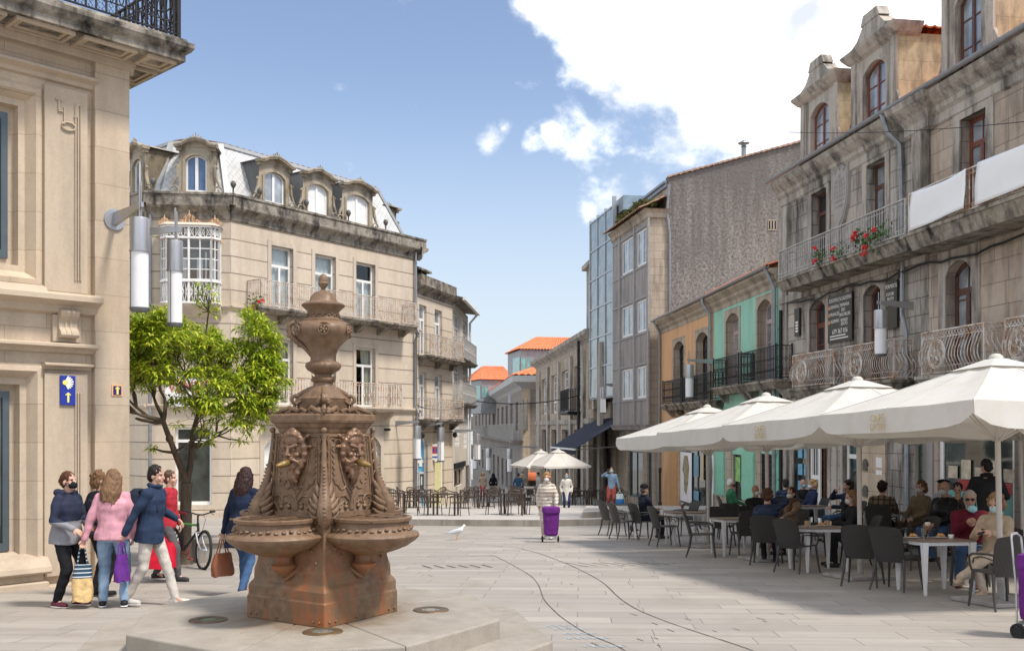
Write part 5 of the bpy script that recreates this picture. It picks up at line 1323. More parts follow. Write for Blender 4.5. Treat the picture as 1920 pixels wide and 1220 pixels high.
for l in (1251, 1341):
    b = MB(); x = Q.x(l); b.lathe([(.09,0),(.09,.1),(.05,.16),(.05,1.5),(.075,1.54),(.075,1.7),(.02,1.78)], 10, (x,-.35,Q.g(x)+.12)); tag(b.build('bollard', M_iron, None, Q.M, smooth=40), 'black iron post at the left corner of the orange shopfront' if l < 1300 else 'black iron post between the orange and the mint house', 'bollard', 'iron posts by the shops')
# ================================================================== tall house with the rough gable, and its concrete bay
T = Face((7.72,49.25), (17.5,50.05), -2.4)
th = thing('gable_house', 'tall house with a huge bare rough-rendered side wall and a concrete bay of white windows', 'building', T.M)
zl = T.z(1255,333); zr = T.z(1497,268); slope = (zr-zl)/(T.x(1497)-T.x(1255)); xk = T.x(1255)+7.2; zk = zl+slope*7.2
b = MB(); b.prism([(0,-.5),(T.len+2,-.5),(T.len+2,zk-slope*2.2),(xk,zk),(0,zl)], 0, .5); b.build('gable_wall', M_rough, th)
b = MB(); n = 26
for k in range(n): u0, u1 = k/n, (k+1)/n; b.bar((xk*u0,.2,zl+.03+(zk-zl)*u0), (xk*u1-.02,.2,zl+.06+(zk-zl)*u1), .62, .07+.03*RND.random())
b.build('verge', tile_mat('verge_tile', (.42,.28,.22), .6), th)
K = Face((6.55,56.2), (7.72,49.25), -2.4); kz = zl-.25
b = MB(); b.box(.0, K.len-.02, 0, .4, 10, kz); b.build('street_wall', M_warmg, th, K.M)
b = MB(); b.bar((0,-.12,kz+.05),(K.len-.05,-.12,kz+.05), .14, .12); b.bar((0,-.0,kz-.1),(K.len-.1,0,kz-.1), .2, .2); b.build('gutter', M_zincp, th, K.M)
q = T.rect(1440, 1456, 412, 432); b = MB(); b.box(q[0], q[1], -.03, .0, q[2], q[3]); b.mat(1)
for k in range(3): x = q[0]+(q[1]-q[0])*(k+.5)/3; b.box(x-.04, x+.04, -.035, -.028, q[2]+.06, q[3]-.06)
b.build('vent', [M_warmg, M_dark], th)
x = T.x(1398); zz = zl+slope*x; b = MB(); b.lathe([(.12,0),(.12,.55),(.16,.56),(.10,.62),(.10,.66)], 10, (x,.3,zz)); b.lathe([(.30,.74),(.28,.78),(.03,.92)], 10, (x,.3,zz))
for a in range(4): b.bar((x+.1*math.cos(a*1.57),.3+.1*math.sin(a*1.57),zz+.62),(x+.16*math.cos(a*1.57),.3+.16*math.sin(a*1.57),zz+.76), .02)
b.build('flue', M_zincp, th)
Bf = Face((5.62,55.4), (6.72,49.0), -2.4)
z0b, ztb = Bf.z(1213,796), Bf.z(1213,394)
rows = [(Bf.z(1204,497), Bf.z(1204,431)), (Bf.z(1204,622), Bf.z(1204,562)), (Bf.z(1204,746), Bf.z(1204,686))]
cols = [(Bf.x(1166), Bf.x(1187)), (Bf.x(1194), Bf.x(1215))]
ops = [(c0, c1, r0, r1) for c0, c1 in cols for r0, r1 in rows]
b = MB(); wall(b, 0, Bf.len-.3, z0b, ztb-.4, ops, rev=.10); b.quad((0,0,z0b),(0,1,z0b),(0,1,ztb),(0,0,ztb)); b.quad((0,0,z0b),(Bf.len,0,z0b),(Bf.len,1.1,z0b),(0,1.1,z0b)); b.build('bay_front', M_bay, th, Bf.M)
b = MB(); b.box(Bf.len-.3, Bf.len, -.02, 1.1, z0b, ztb-.4); b.build('bay_pier', M_warmg, th, Bf.M)
for o in ops: window(th, o, .04, M_wframe, M_glassb, trans=(), fw=.08, mull=1, M=Bf.M)
b = MB()
for x in (cols[0][0]-.28, (cols[0][1]+cols[1][0])/2, cols[1][1]+.18): b.box(x-.1, x+.1, -.08, .0, z0b, ztb-.45)
for r0, r1 in rows: b.box(0, Bf.len-.3, -.04, .0, r1+.06, r1+.16); b.box(0, Bf.len-.3, -.04, .0, r0-.12, r0-.02)
b.build('bay_ribs', plain('bay_rib', (.32,.31,.31), .8, var=.15), th, Bf.M)
b = MB(); cornice(b, -.1, Bf.len, [(.0,ztb-.5),(.1,ztb-.4),(.12,ztb-.2),(.3,ztb-.02),(-.02,ztb)], wrapr=1.0); b.build('cornice', M_warmg, th, Bf.M)
b = MB(); tiles(b, (-.3,-.5,ztb-.02),(Bf.len+.25,-.5,ztb-.02),(Bf.len+.1,1.1,ztb+.75),(-.3,1.1,ztb+.75), .26, .07, .5); b.build('bay_roof', M_tileo, th, Bf.M)
b = MB(); cornice(b, 0, Bf.len, [(-.1,z0b-.3),(.05,z0b-.25),(.1,z0b-.1),(.16,z0b),(-.02,z0b+.02)], wrapr=1.0); b.build('bay_base', M_bay, th, Bf.M)
pipe(th, [(Bf.len+.18,1.0,zl-.4),(Bf.len+.1,.9,ztb-.2),(Bf.len+.1,1.05,ztb-1.2),(Bf.len+.1,1.05,2.0)], .07).matrix_basis = WORLD[th.name].inverted() @ Bf.M
# ground floor under the bay: dark shopfronts between piers
Gf = Face((6.35,56.3), (7.55,49.1), -2.4); gx = [(Gf.x(1178), Gf.x(1205)), (Gf.x(1213), Gf.x(1222)), (Gf.x(1232), Gf.x(1250))]
gops = [(a, c, .3, 3.4) for a, c in gx if a > 0 and c < Gf.len]
b = MB(); wall(b, 0, Gf.len, -.4, z0b, gops, rev=.2); b.build('ground_floor', M_warmg, th, Gf.M)
for o in gops: window(th, o, .1, M_dframe, M_shop, mull=1, trans=(.8,), M=Gf.M, name='shop_window')
M_moss2 = M_moss
rs = random.Random(3); b = MB()
for k in range(150):
    u = rs.random(); x = Bf.len*(.25+.75*u**.6); c = V((x, -.4+rs.random()*.9, ztb+.1+rs.random()*.25))
    for m in range(3):
        d = V((rs.uniform(-1,1), rs.uniform(-1,1), rs.uniform(.2,1.2))).normalized()*rs.uniform(.15,.38); s_ = d.orthogonal().normalized()*.05
        b.quad(c-s_, c+d*.5-s_*1.6, c+d, c+d*.5+s_*1.6)
b.xf(Bf.M); tag(b.build('roof_weeds', plain('weed_green', (.10,.11,.03), .9, var=.5, scale=3)), 'mossy weeds growing along the tiles of the concrete bay', 'weeds')['kind'] = 'stuff'
# ================================================================== glass house
GL = Face((4.86,61.7), (5.77,56.4), -2.75)
gl = thing('glass_house', 'narrow house fronted by a tall projecting curtain wall of glass', 'building', GL.M)
zg0_, zgt = GL.z(1107,745), GL.z(1145,390)
b = MB(); b.box(0, GL.len+.6, .9, 7, -.4, zgt-.8); b.build('wall', M_warmg, gl)
nx, nz = 3, 6
for i in range(nx):
    for j in range(nz):
        x0, x1 = GL.len*i/nx, GL.len*(i+1)/nx; z0, z1 = zg0_+(zgt-zg0_)*j/nz, zg0_+(zgt-zg0_)*(j+1)/nz
        b = MB(); t1, t2 = (RND.random()-.5)*.03, (RND.random()-.5)*.03
        b.quad((x0,t1,z0),(x1,-t1,z0),(x1,-t2,z1),(x0,t2,z1)); b.build('pane', M_glasst, gl)
b = MB()
for i in range(nx+1): x = GL.len*i/nx; b.box(x-.05, x+.05, -.06, .1, zg0_, zgt+.2)
for j in range(nz+1): z = zg0_+(zgt-zg0_)*j/nz; b.box(0, GL.len, -.05, .08, z-.045, z+.045); b.box(GL.len+.0, GL.len+.05, .1, .9, z-.04, z+.04)
b.box(GL.len-.03, GL.len+.12, -.1, .12, zg0_-.1, zgt+.5); b.box(GL.len-.0, GL.len+.1, .85, .97, zg0_-.1, zgt+.3)
b.build('mullions', M_lampm, gl)
b = MB(); b.quad((GL.len+.02,.05,zg0_),(GL.len+.02,.9,zg0_),(GL.len+.02,.9,zgt),(GL.len+.02,.05,zgt)); b.quad((-.0,.05,zg0_),(0,.9,zg0_),(0,.9,zgt),(0,.05,zgt)); b.build('side_glazing', plain('side_glass', (.03,.06,.065), .08, var=.3), gl)
b = MB(); b.box(-.05, GL.len+.05, 0, .95, zg0_-.14, zg0_-.02); b.build('bay_floor', M_zincd, gl)
b = MB(); b.box(GL.len-.3, GL.len+1.3, .2, 3, zgt-.5, zgt+.3); b.build('top_glazing', M_glasst, gl)
gops = [(.6, 2.2, .2, 3.2), (2.7, 4.6, .2, 3.2)]
b = MB(); wall(b, -.2, GL.len+.5, -.4, zg0_-.3, gops, y=.7, rev=.3); b.build('ground_floor', M_warmg, gl)
for o in gops: MB().quad((o[0],.98,o[2]),(o[1],.98,o[2]),(o[1],.98,o[3]),(o[0],.98,o[3])).build('doorway', M_dark, gl)
q0 = GL.x(1140); wz = GL.z(1146,822); b = MB(); bx = (GL.len-.9, GL.len+.1, wz, wz+3.2); window(gl, bx, .6, M_wframe, M_glass, fw=.09, bars=(3,5), trans=())
# dark awning of the bar
AW = GL; b = MB()
p0, p1 = V((-1.2,.6,5.0)), V((GL.len+.4,.6,5.0)); q0, q1 = V((-.6,-2.3,3.25)), V((GL.len+.2,-2.3,3.25))
aw = thing('awning', 'dark navy awning with a white front bar sheltering the bar terrace', 'awning', GL.M)
b.hexa([q0, q1, p1, p0], [v+V((0,0,.02)) for v in (q0, q1, p1, p0)]); b.hexa([q0+V((0,.03,-.32)), q1+V((0,.03,-.32)), q1+V((0,.05,-.32)), q0+V((0,.05,-.32))], [q0+V((0,.03,-.05)), q1+V((0,.03,-.05)), q1+V((0,.05,-.05)), q0+V((0,.05,-.05))]); b.build('canvas', plain('navy_canvas', (.022,.025,.04), .8, var=.15), aw)
b = MB(); b.bar(q0+V((-.1,-.03,-.02)), q1+V((.1,-.03,-.02)), .12, .10); b.build('front_bar', M_wframe, aw)
for x in (.4, GL.len-.4): b = MB(); b.bar((x,.6,3.4),(x,-2.2,3.2), .05); b.build('arm', M_lampm, aw)
# ================================================================== long stone terraces down the street
RB = Face((2.25,93.5), (5.08,62.2), -4.3)
rb = thing('stone_terrace', 'brown stone terrace house with tall white windows between pilasters', 'building', RB.M)
zt = RB.z(1104,627)
cl = [(1015.5,1027),(1033.5,1046.5),(1053,1069),(1076,1092)]
uo = [(RB.x(l), RB.x(r), RB.z(1060,772), RB.z(1060,694)) for l, r in cl]
xs4 = uo[3][1]; pitch = uo[3][0]-uo[2][0]
uo.append((uo[3][0]+pitch, uo[3][1]+pitch, *uo[3][2:]))
gz0 = .4; lo_ = [(o[0], o[1], gz0, RB.z(1060,800)-.2) for o in uo]
b = MB(); wall(b, 0, RB.len, -.5, zt, uo+lo_, rev=.4); shell(b, 0, RB.len, -.5, zt, 12); b.build('wall', M_warmg, rb)
for k, o in enumerate(uo): window(rb, o, .25, M_wframe, M_glassb, fw=.12, trans=(.3,), bars=(2,5))
for k, o in enumerate(lo_): window(rb, o, .3, M_dframe, M_shop, fw=.12, trans=(), name='shop_window')
for k in range(6):
    x = (uo[0][0] if k == 0 else uo[k-1][1]) + (-.9 if k == 0 else pitch*.5 - (uo[0][1]-uo[0][0])*.5)
    b = MB(); b.box(x-.45, x+.45, -.2, .02, -.4, zt-.9); b.build('pilaster', M_greyt, rb)
b = MB(); cornice(b, 0, RB.len, [(0,zt-.5),(.1,zt-.35),(.5,zt-.05),(.55,zt+.2),(-.1,zt+.25)], wrapl=4); b.build('cornice', M_greyt, rb)
b = MB(); cornice(b, 0, RB.len, [(0,uo[0][2]-1.0),(.15,uo[0][2]-.9),(.2,uo[0][2]-.6),(-.05,uo[0][2]-.55)]); b.build('string_course', M_greyt, rb)
x0, x1 = RB.len-8, RB.len-4.2; bslab(rb, x0, x1, uo[0][2]-.1, 1.0, M_iron, .2, br=False); railing(rb, x0, x1, uo[0][2]-.1, 1.5, .95, M_iron, .2, .03)
ax = RB.len-5; b = MB(); b.box(ax, ax+5, .4, 6, zt, zt+4.6); b.box(ax-.2, ax+5.2, .1, 6.2, zt+4.6, zt+4.9); b.build('attic', M_greyt, rb)
b = MB(); b.box(ax+1.4, ax+3.2, .33, .39, zt+.8, zt+3.4); b.build('attic_window', M_glass, rb)
pipe(rb, [(RB.x(1093),-.3,zt-.2),(RB.x(1093),-.3,0)], .1, M_iron)
FB = Face((-8.9,226), (1.02,98), -10.2)
fb = thing('long_stone_house', 'long grey stone house with a dark continuous balcony and orange-roofed metal attics', 'building', FB.M)
ze = FB.z(978,717)
zbal = FB.z(975,824)
wx = []; 
for c, w in ((884.5,2),(892.5,2.4),(899,2.6),(905,2.8),(911.5,3),(918,3.2),(926,3.4),(934,3.6),(942,3.8),(950,4),(959,4.2),(969,4.4),(980,4.6)): wx.append((FB.x(c-w/2), FB.x(c+w/2)))
zA0, zA1 = FB.z(950,806), FB.z(950,760); zB1 = FB.z(950,862)
uo = [(a, c, zA0, zA1) for a, c in wx]; lo_ = [(a, c, FB.z(950,915), zB1) for a, c in wx]
b = MB(); wall(b, -.1, FB.len, -3, ze, uo+lo_, rev=.4); shell(b, -.1, FB.len, -3, ze, 10); b.build('wall', M_far, fb)
for o in uo+lo_: window(fb, o, .3, M_dframe, M_glass, fw=.15, trans=())
E2 = Face((1.02,98.0), (5.2,98.6), -10.2)
b = MB(); b.box(0.02, E2.len, -.05, .5, -3, ze); b.build('end_wall', M_tanw, fb, E2.M)
b = MB(); cornice(b, 0, FB.len, [(0,ze-.7),(.3,ze-.4),(1.0,ze),(1.1,ze+.6),(-.1,ze+.65)], wrapr=4); b.build('cornice', M_zinc, fb)
b = MB(); tiles(b, (0,-1.0,ze+.65),(FB.len+.6,-1.0,ze+.65),(FB.len-3,4,ze+2.4),(0,4,ze+2.4), .6, .15, 1.2); tiles(b, (FB.len+.6,-1,ze+.65),(FB.len+.6,9,ze+.65),(FB.len-3,9,ze+2.4),(FB.len-3,4,ze+2.4), .6, .15, 1.2); b.build('roof', M_tile, fb)
x0, x1 = FB.x(896), FB.x(981); bslab(fb, x0, x1, zbal, 1.1, M_far, .3, br=False); railing(fb, x0, x1, zbal, 1.6, 1.0, M_giron, .9, .05)
M_awn = plain('orange_awning', (.60,.16,.06), .7)
b = MB(); b.hexa([V((.3,-1.6,5.2)), V((E2.len,-1.6,5.2)), V((E2.len,-.06,5.8)), V((.3,-.06,5.8))], [V((.3,-1.6,5.3)), V((E2.len,-1.6,5.3)), V((E2.len,-.06,5.95)), V((.3,-.06,5.95))]); b.xf(Matrix.Translation((0,0,1.6))); b.build('lean_to_roof', M_awn, fb, E2.M)
def attic(pl, pr, pt, pbm, pw, label_side, Yc, depth, wl, wr, wt, wb):
    """metal-clad attic box standing on the roof: front towards the viewer, tiled hip"""
    a = P(pl, pbm, Yc); c = P(pr, pbm, Yc+1.5); fa = Face((a.x,a.y),(c.x,c.y),-10.2); z0, z1 = fa.z((pl+pr)/2, pbm), fa.z((pl+pr)/2, pt)
    b = MB(); b.box(0, fa.len, 0, depth, z0-2, z1)
    bx = b.build('attic', M_zincd, fb, fa.M)
    b = MB(); n = 9
    for k in range(1, n): b.box(fa.len*k/n-.03, fa.len*k/n+.03, -.04, .0, z0-1, z1)
    b.build('seams', M_zincd, bx)
    b = MB(); zr = z1+pw; e = .35
    A0,B0,C0,D0 = V((-e,-e,z1)), V((fa.len+e,-e,z1)), V((fa.len+e,depth,z1)), V((-e,depth,z1)); r0, r1 = V((fa.len*.36,depth*.5,zr)), V((fa.len*1.0,depth*.5,zr))
    tiles(b, A0, B0, r1, r0, .34, .09, .9); tiles(b, D0, A0, r0, r0+V((0,.02,0)), .34, .09, .9); b.quad(B0, C0, r1); b.quad(C0, D0, r0, r1)
    b.build('attic_roof', M_tile, bx)
    x0, x1 = fa.x(wl), fa.x(wr); zw0, zw1 = fa.z(wl, wb), fa.z(wl, wt)
    window(bx, (x0, x1, zw0, zw1), -.06, M_zincd, M_teal, fw=.12, trans=())
    b = MB(); b.box(-.06, .02, .2, depth*.55, zw0-.2, zw1); b.build('side_window', M_teal, bx)
attic(976, 1100, 656, 720, 1.7, '', 108, 7, 976.5, 997, 668, 702)
attic(902, 962, 712, 748, 2.2, '', 140, 9, 903, 916, 722, 745)
# ================================================================== cast-iron fountain on its octagonal steps
FC = V((-1.63, 8.60, .05)); FR = R(-33.4); FM = TR(FC, FR)
def iron_mat():
    m, t, b, o = nt('rusty_cast_iron'); ov = objvec(t)
    n1 = noise_n(t, ov, 2.2, 6, .6); n2 = noise_n(t, ov, 14, 5, .65); n3 = noise_n(t, objvec(t, 3, 3, .5), 1.8, 6, .6)
    c = ramp(t, n2, [(.3, (.10,.060,.035)), (.5, (.170,.104,.060)), (.72, (.228,.146,.088))])
    c = mixc(t, ramp(t, n1, [(.45, 0.), (.7, .55)]), c, (.17,.105,.07))
    tc = t.nodes.new('ShaderNodeTexCoord'); sp = N(t, 'SeparateXYZ', {0: tc.outputs['Object']})
    lowz = N(t, 'MapRange', {'Value': sp.outputs[2], 'From Min': .75, 'From Max': .45, 'To Min': 0., 'To Max': 1.}); lowz.clamp = True
    rs_ = N(t, 'Math', {0: ramp(t, n3, [(.47, 0.), (.62, .85)]), 1: lowz.outputs[0]}, operation='MULTIPLY').outputs[0]
    c = mixc(t, rs_, c, (.33,.105,.035))
    gr = N(t, 'Math', {0: ramp(t, n1, [(.5, 0.), (.62, .6)]), 1: lowz.outputs[0]}, operation='MULTIPLY').outputs[0]
    c = mixc(t, gr, c, (.13,.10,.055))
    t.links.new(c, b.inputs['Base Color'])
    t.links.new(ramp(t, n2, [(.3, .62), (.7, .42)]), b.inputs['Roughness']); b.inputs['Specular IOR Level'].default_value = .4
    bump(t, b, n2, .25, .006); return m
M_ci = iron_mat(); M_brass = plain('old_brass', (.24,.155,.05), .45, metal=.4, var=.25, scale=20)
M_cid = plain('bronze_mask', (.20,.115,.07), .38, metal=.25, var=.35, scale=14)
fn = thing('fountain', 'brown cast-iron fountain with bearded spout masks, round basins and a lidded urn on top', 'fountain', FM)
def sq(h, z, ch=0.0):
    c = ch
    return [V(p) for p in ((h,-h+c,z),(h,h-c,z),(h-c,h,z),(-h+c,h,z),(-h,h-c,z),(-h,-h+c,z),(-h+c,-h,z),(h-c,-h,z))]
def sqstack(prof, ch=.01):
    b = MB(); b.rings([sq(h, z, ch if not callable(ch) else ch(i)) for i, (h, z) in enumerate(prof)]); return b
b = sqstack([(.455,0),(.455,.185),(.447,.20),(.447,.275),(.435,.30),(.415,.325),(.412,.42),(.40,.46),(.392,.50),(.39,.82)])
bevel(b.build('base', M_ci, fn), .008)
b = MB()
for s, ax in ((1,0),(-1,0),(1,1),(-1,1)):
    for u in (-.40,-.33,.33,.40,-.08):
        p = (s*.457, u, .04) if ax == 0 else (u, s*.457, .04); b.ball(p, .012, 6)
    for u, z in ((-.28,.62),(-.2,.55),(.25,.6),(.3,.5),(.18,.66)):
        p = (s*.392, u, z) if ax == 0 else (u, s*.392, z); b.ball(p, .018, 6)
b.build('bolts', M_ci, fn, kind='stuff', smooth=180)
# tapering body with raised panel frames
def half(z): return .292 + (1.58-z)*.055
b = sqstack([(.345,.81),(.35,.845),(half(.87),.87)] + [(half(z), z) for z in (1.0,1.2,1.4,1.58)], .015)
k0 = len(b.v)
for q in range(4):
    Mq = Matrix.Rotation(q*math.pi/2, 4, 'Z'); k0 = len(b.v)
    def py(z, d=.0): return -half(z) - d
    for s in (-1, 1):
        b.tube([(s*(half(z)-.045), py(z, .004), z) for z in (.93,1.1,1.3,1.5,1.56)], .011, 6)
        b.tube([(s*(half(z)-.075), py(z, .002), z) for z in (.95,1.1,1.3,1.5,1.55)], .006, 5)
        for k in range(6):   # scalloped hooks up the edge
            z = 1.0+k*.095; b.tube([(s*(half(z)-.045+.0), py(z,.006), z), (s*(half(z)-.03), py(z,.012), z+.045), (s*(half(z)-.008), py(z,.01), z+.06), (s*(half(z)+.006), py(z,-.004), z+.035)], [.009,.01,.009,.006], 5)
    b.tube([(x, py(1.56,.004), 1.555) for x in (-.24,0,.24)], .010, 6); b.box(-half(.9)+.03, half(.9)-.03, py(.88,.02), -.2, .862, .905)
    # relief: strapwork, stems, drops and shells
    def rel(pts, r, d=.004):
        for s in (-1, 1): b.tube([(s*x, py(z, d), z) for x, z in pts], r, 5)
    rel([(.125,1.42),(.12,1.3),(.09,1.18),(.045,1.10),(.0,1.065)], .008); rel([(.0,1.09),(.03,1.12),(.05,1.105),(.035,1.08),(.012,1.05),(.0,1.03)], .010)
    rel([(.004,.92),(.006,1.0),(.0,1.05)], .008); rel([(.015,.92),(.03,1.0),(.08,1.045),(.14,1.04),(.17,1.0)], [.007,.010,.010,.007,.004]); rel([(.02,.92),(.05,.975),(.10,.99),(.135,.965)], [.006,.009,.008,.004]); rel([(.16,1.14),(.13,1.10),(.09,1.10),(.06,1.13)], .007)
    rel([(.20+.065*math.cos(.5+a)*(1-a*.06), .985+.06*math.sin(.5+a)*(1-a*.06)) for a in [k*.55 for k in range(14)]], .009)
    for s in (-1, 1):
        for (x, z) in ((.075,.955),(.155,.95)):
            b.lathe([(.004,.035),(.012,.02),(.008,.012),(.02,.0),(.022,-.012),(.006,-.03)][::-1], 8, (s*x, py(z,.006), z))
        for m in range(7): b.ball((s*(.235-.012*m), py(.95,.006)-.004, .975-.013*m), (.030-.0025*m, .02, .009), 8)
        for m in range(6): z = 1.18+m*.05; b.ball((s*(.195-.001*m), py(z,.004), z), (.014,.008,.012), 6); b.bar((s*.195, py(z,.004), z), (s*.215, py(z,.004), z+.02), .008)
        b.tube([(s*(.16+.04*math.cos(a)), py(1.16,.004), 1.17+.03*math.sin(a)) for a in [math.pi+k*math.pi/6 for k in range(7)]], .006, 5)
        b.tube([(s*(.205+.03*math.cos(a)), py(1.5,.004), 1.50+.035*math.sin(a)) for a in [k*.6 for k in range(9)]], .007, 5)
    b.xf(Mq, k0)
b.build('body', M_ci, fn, smooth=35)
# reclining dragon scrolls at the corners
for q in range(4):
    b = MB(); d = .7071
    rz = [(.418,1.59),(.424,1.48),(.44,1.33),(.466,1.18),(.505,1.06),(.548,.97),(.562,.905),(.535,.845),(.49,.785),(.468,.72),(.470,.69)]
    rr = [.016,.019,.024,.032,.044,.058,.064,.056,.038,.024,.012]
    b.tube([(r*d, -r*d, z) for r, z in rz], rr, 12, flat=1.0)
    b.ball((.425*d, -.425*d, 1.605), .026, 10)
    for k in range(16):
        u = k/15; z = 1.30-.46*u; i = next(j for j in range(len(rz)-1) if rz[j+1][1] <= z); v = (rz[i][1]-z)/(rz[i][1]-rz[i+1][1]); r = rz[i][0]+(rz[i+1][0]-rz[i][0])*v + (rr[i]+(rr[i+1]-rr[i])*v)*.92
        b.ball((r*d, -r*d, z), (.017,.017,.011), 6)
    for s in (-1, 1):
        e = V((d, -d, 0)); w = V((d, d, 0))*s
        P0 = lambda r, o, z: e*r + w*o + V((0,0,z))
        b.ball(P0(.535,.045,.90), .020, 8); b.ball(P0(.555,.05,.915), .012, 6)
        for (r0, o0, z0), (r1, o1, z1), (r2, o2, z2) in (((.50,.03,.98),(.47,.07,1.03),(.44,.085,1.08)), ((.51,.04,.95),(.46,.085,.985),(.43,.115,1.03)), ((.50,.05,.91),(.46,.09,.93),(.42,.125,.975)), ((.49,.04,.875),(.45,.085,.875),(.42,.12,.915)), ((.47,.03,1.05),(.45,.05,1.11),(.425,.06,1.16)), ((.49,.045,.84),(.46,.075,.83),(.435,.09,.865))):
            b.tube([P0(r0,o0,z0), P0(r1,o1,z1), P0(r2,o2,z2)], [.032,.027,.008], 8)
    b.xf(Matrix.Rotation(q*math.pi/2, 4, 'Z')); b.build('corner_scroll', M_ci, fn, smooth=60)
# cornice
b = sqstack([(.292,1.575),(.300,1.59),(.305,1.615),(.318,1.63),(.330,1.66),(.345,1.672),(.352,1.69),(.352,1.735),(.345,1.742),(.20,1.76)], .075)
bevel(b.build('cornice', M_ci, fn), .004)
# crest above the cornice: die, bell, scrolls, acanthus
def squircle(p): return lambda a, i: (abs(math.cos(a))**p + abs(math.sin(a))**p)**(-1/p)
b = MB(); b.lathe([(.168,1.745),(.172,1.76),(.170,1.875),(.176,1.885),(.165,1.895),(.152,1.91),(.135,1.94),(.105,1.975),(.088,2.0),(.082,2.03)], 40, mod=lambda a, i: squircle(7 if i < 5 else max(2, 7-(i-4)*1.3))(a, i))
b.lathe([(.082,2.025),(.104,2.04),(.106,2.055),(.09,2.07),(.074,2.085),(.074,2.10)], 32)
for q in range(4):
    k0 = len(b.v)
    for k in range(9):   # acanthus fan on the corner
        a = (k-4)*.27; L = .15*(1-.10*abs(k-4)); o = V((.20*.7071, -.20*.7071, 1.82))
        tip = o + V((.7071,.7071,0))*math.sin(a)*L*.8 + V((0,0,1))*math.cos(a)*L - V((.7071,-.7071,0))*(.10*math.cos(a)*L/.15)
        mid_ = o.lerp(tip, .55) + V((.7071,-.7071,0))*.035; b.tube([o, mid_, tip + V((.7071,-.7071,0))*.012], [.020,.020,.006], 6)
    for k in range(3): b.ball(V((.235*.7071,-.235*.7071,1.775)) + V((.7071,.7071,0))*(k-1)*.04, (.032,.032,.034), 8)
    # volutes either side of the die
    for s in (0,):
        e = V((1,0,0)) if 0 else V((.7071,.7071,0))
        e = V((math.cos(math.pi/4),math.sin(math.pi/4),0))
        sp = [e*(.235+(.042-.0033*k)*math.cos(2.2-.62*k)) + V((0,0,1.87+(.042-.0033*k)*math.sin(2.2-.62*k))) for k in range(12)]
        b.tube([e*.09+V((0,0,1.985)), e*.13+V((0,0,1.965)), e*.17+V((0,0,1.94)), e*.205+V((0,0,1.918))] + sp, [.014,.016,.018,.018] + [.017]*12, 7)
        b.tube([e*.24+V((0,0,1.835)), e*.24+V((0,0,1.80)), e*.275+V((0,0,1.775)), e*.33+V((0,0,1.765)), e*.36+V((0,0,1.785)), e*.345+V((0,0,1.80))], [.012,.022,.022,.018,.014,.01], 7)
    # low scrolls lying on the cornice edge
    for s in (-1, 1):
        pts = [(s*(.06+.05*k), -.30+.012*k*0, 1.765-.004*k) for k in range(6)]
        b.tube([(s*.07,-.235,1.775),(s*.13,-.27,1.80),(s*.20,-.29,1.775),(s*.27,-.30,1.755)], [.02,.022,.018,.012], 6)
        b.tube([(s*(.15+.035*math.cos(a)), -.275, 1.775+.025*math.sin(a)) for a in [k*.7 for k in range(10)]], .010, 5)
        b.ball((s*.315,-.315,1.765), .022, 8)
    b.tube([(-.05,-.25,1.765),(0,-.265,1.79),(.05,-.25,1.765)], .016, 6)
    for s in (-1,1): b.ball((s*.09,-.173,1.815), .009, 6)
    b.xf(Matrix.Rotation(q*math.pi/2, 4, 'Z'), k0)
    k0 = len(b.v)
    e = V((math.cos(q*math.pi/2), math.sin(q*math.pi/2), 0)); b.tube([e*.08+V((0,0,2.03)), e*.11+V((0,0,2.05)), e*.135+V((0,0,2.085))], [.014,.012,.004], 5)
b.build('crest', M_ci, fn, smooth=50)
# urn
b = MB()
gad = lambda a, i: 1 + (.035*math.cos(a*20) if 1 <= i <= 5 else 0)
b.lathe([(.072,2.095),(.10,2.115),(.135,2.14),(.150,2.165),(.148,2.19),(.128,2.205),(.11,2.215),(.108,2.24),(.112,2.28),(.130,2.325),(.17,2.375),(.215,2.42),(.245,2.46),(.252,2.49),(.245,2.52),(.222,2.545),(.195,2.562),(.197,2.57),(.165,2.583),(.137,2.59),(.134,2.60),(.132,2.645),(.140,2.66),(.165,2.685),(.178,2.70),(.172,2.715),(.150,2.722)], 60, mod=lambda a, i: gad(a, i))
for k in range(6):
    a = k*math.pi/3 + .25; e = V((math.cos(a), math.sin(a), 0)); w = V((-math.sin(a), math.cos(a), 0))
    c = e*.256 + V((0,0,2.475))
    for m in range(5): t_ = m*2*math.pi/5; b.ball(c + (w*math.cos(t_)+V((0,0,1))*math.sin(t_))*.022, .014, 6)
    b.ball(c+e*.006, .014, 6); b.tube([c + (w*math.cos(t_)+V((0,0,1))*math.sin(t_))*.042 for t_ in [i*math.pi/7 for i in range(14)]], .006, 4, closed=True)
    b.tube([e*(.256-.03*abs(math.sin(t_/2))**3)+ (w*math.cos(t_)*.085+V((0,0,1))*math.sin(t_)*.06) - e*.03*abs(math.cos(t_)) + V((0,0,2.475)) for t_ in [.2+i*math.pi/9 for i in range(8)]], .006, 4)
for k in range(30): a = k*2*math.pi/30; b.ball((.133*math.cos(a), .133*math.sin(a), 2.615+.012*(k%2)), .013, 5)
urn = b.build('urn', M_ci, fn, smooth=60)
b = MB()
b.lathe([(.150,2.718),(.182,2.70),(.186,2.712),(.165,2.728),(.125,2.74),(.115,2.752),(.105,2.785),(.075,2.822),(.035,2.838),(.018,2.848)], 40, mod=lambda a, i: 1 + (.05*abs(math.sin(a*4)) if 5 <= i <= 8 else .02*math.sin(a*24) if i in (1,2,3) else 0))
b.build('lid', M_ci, urn, smooth=60)
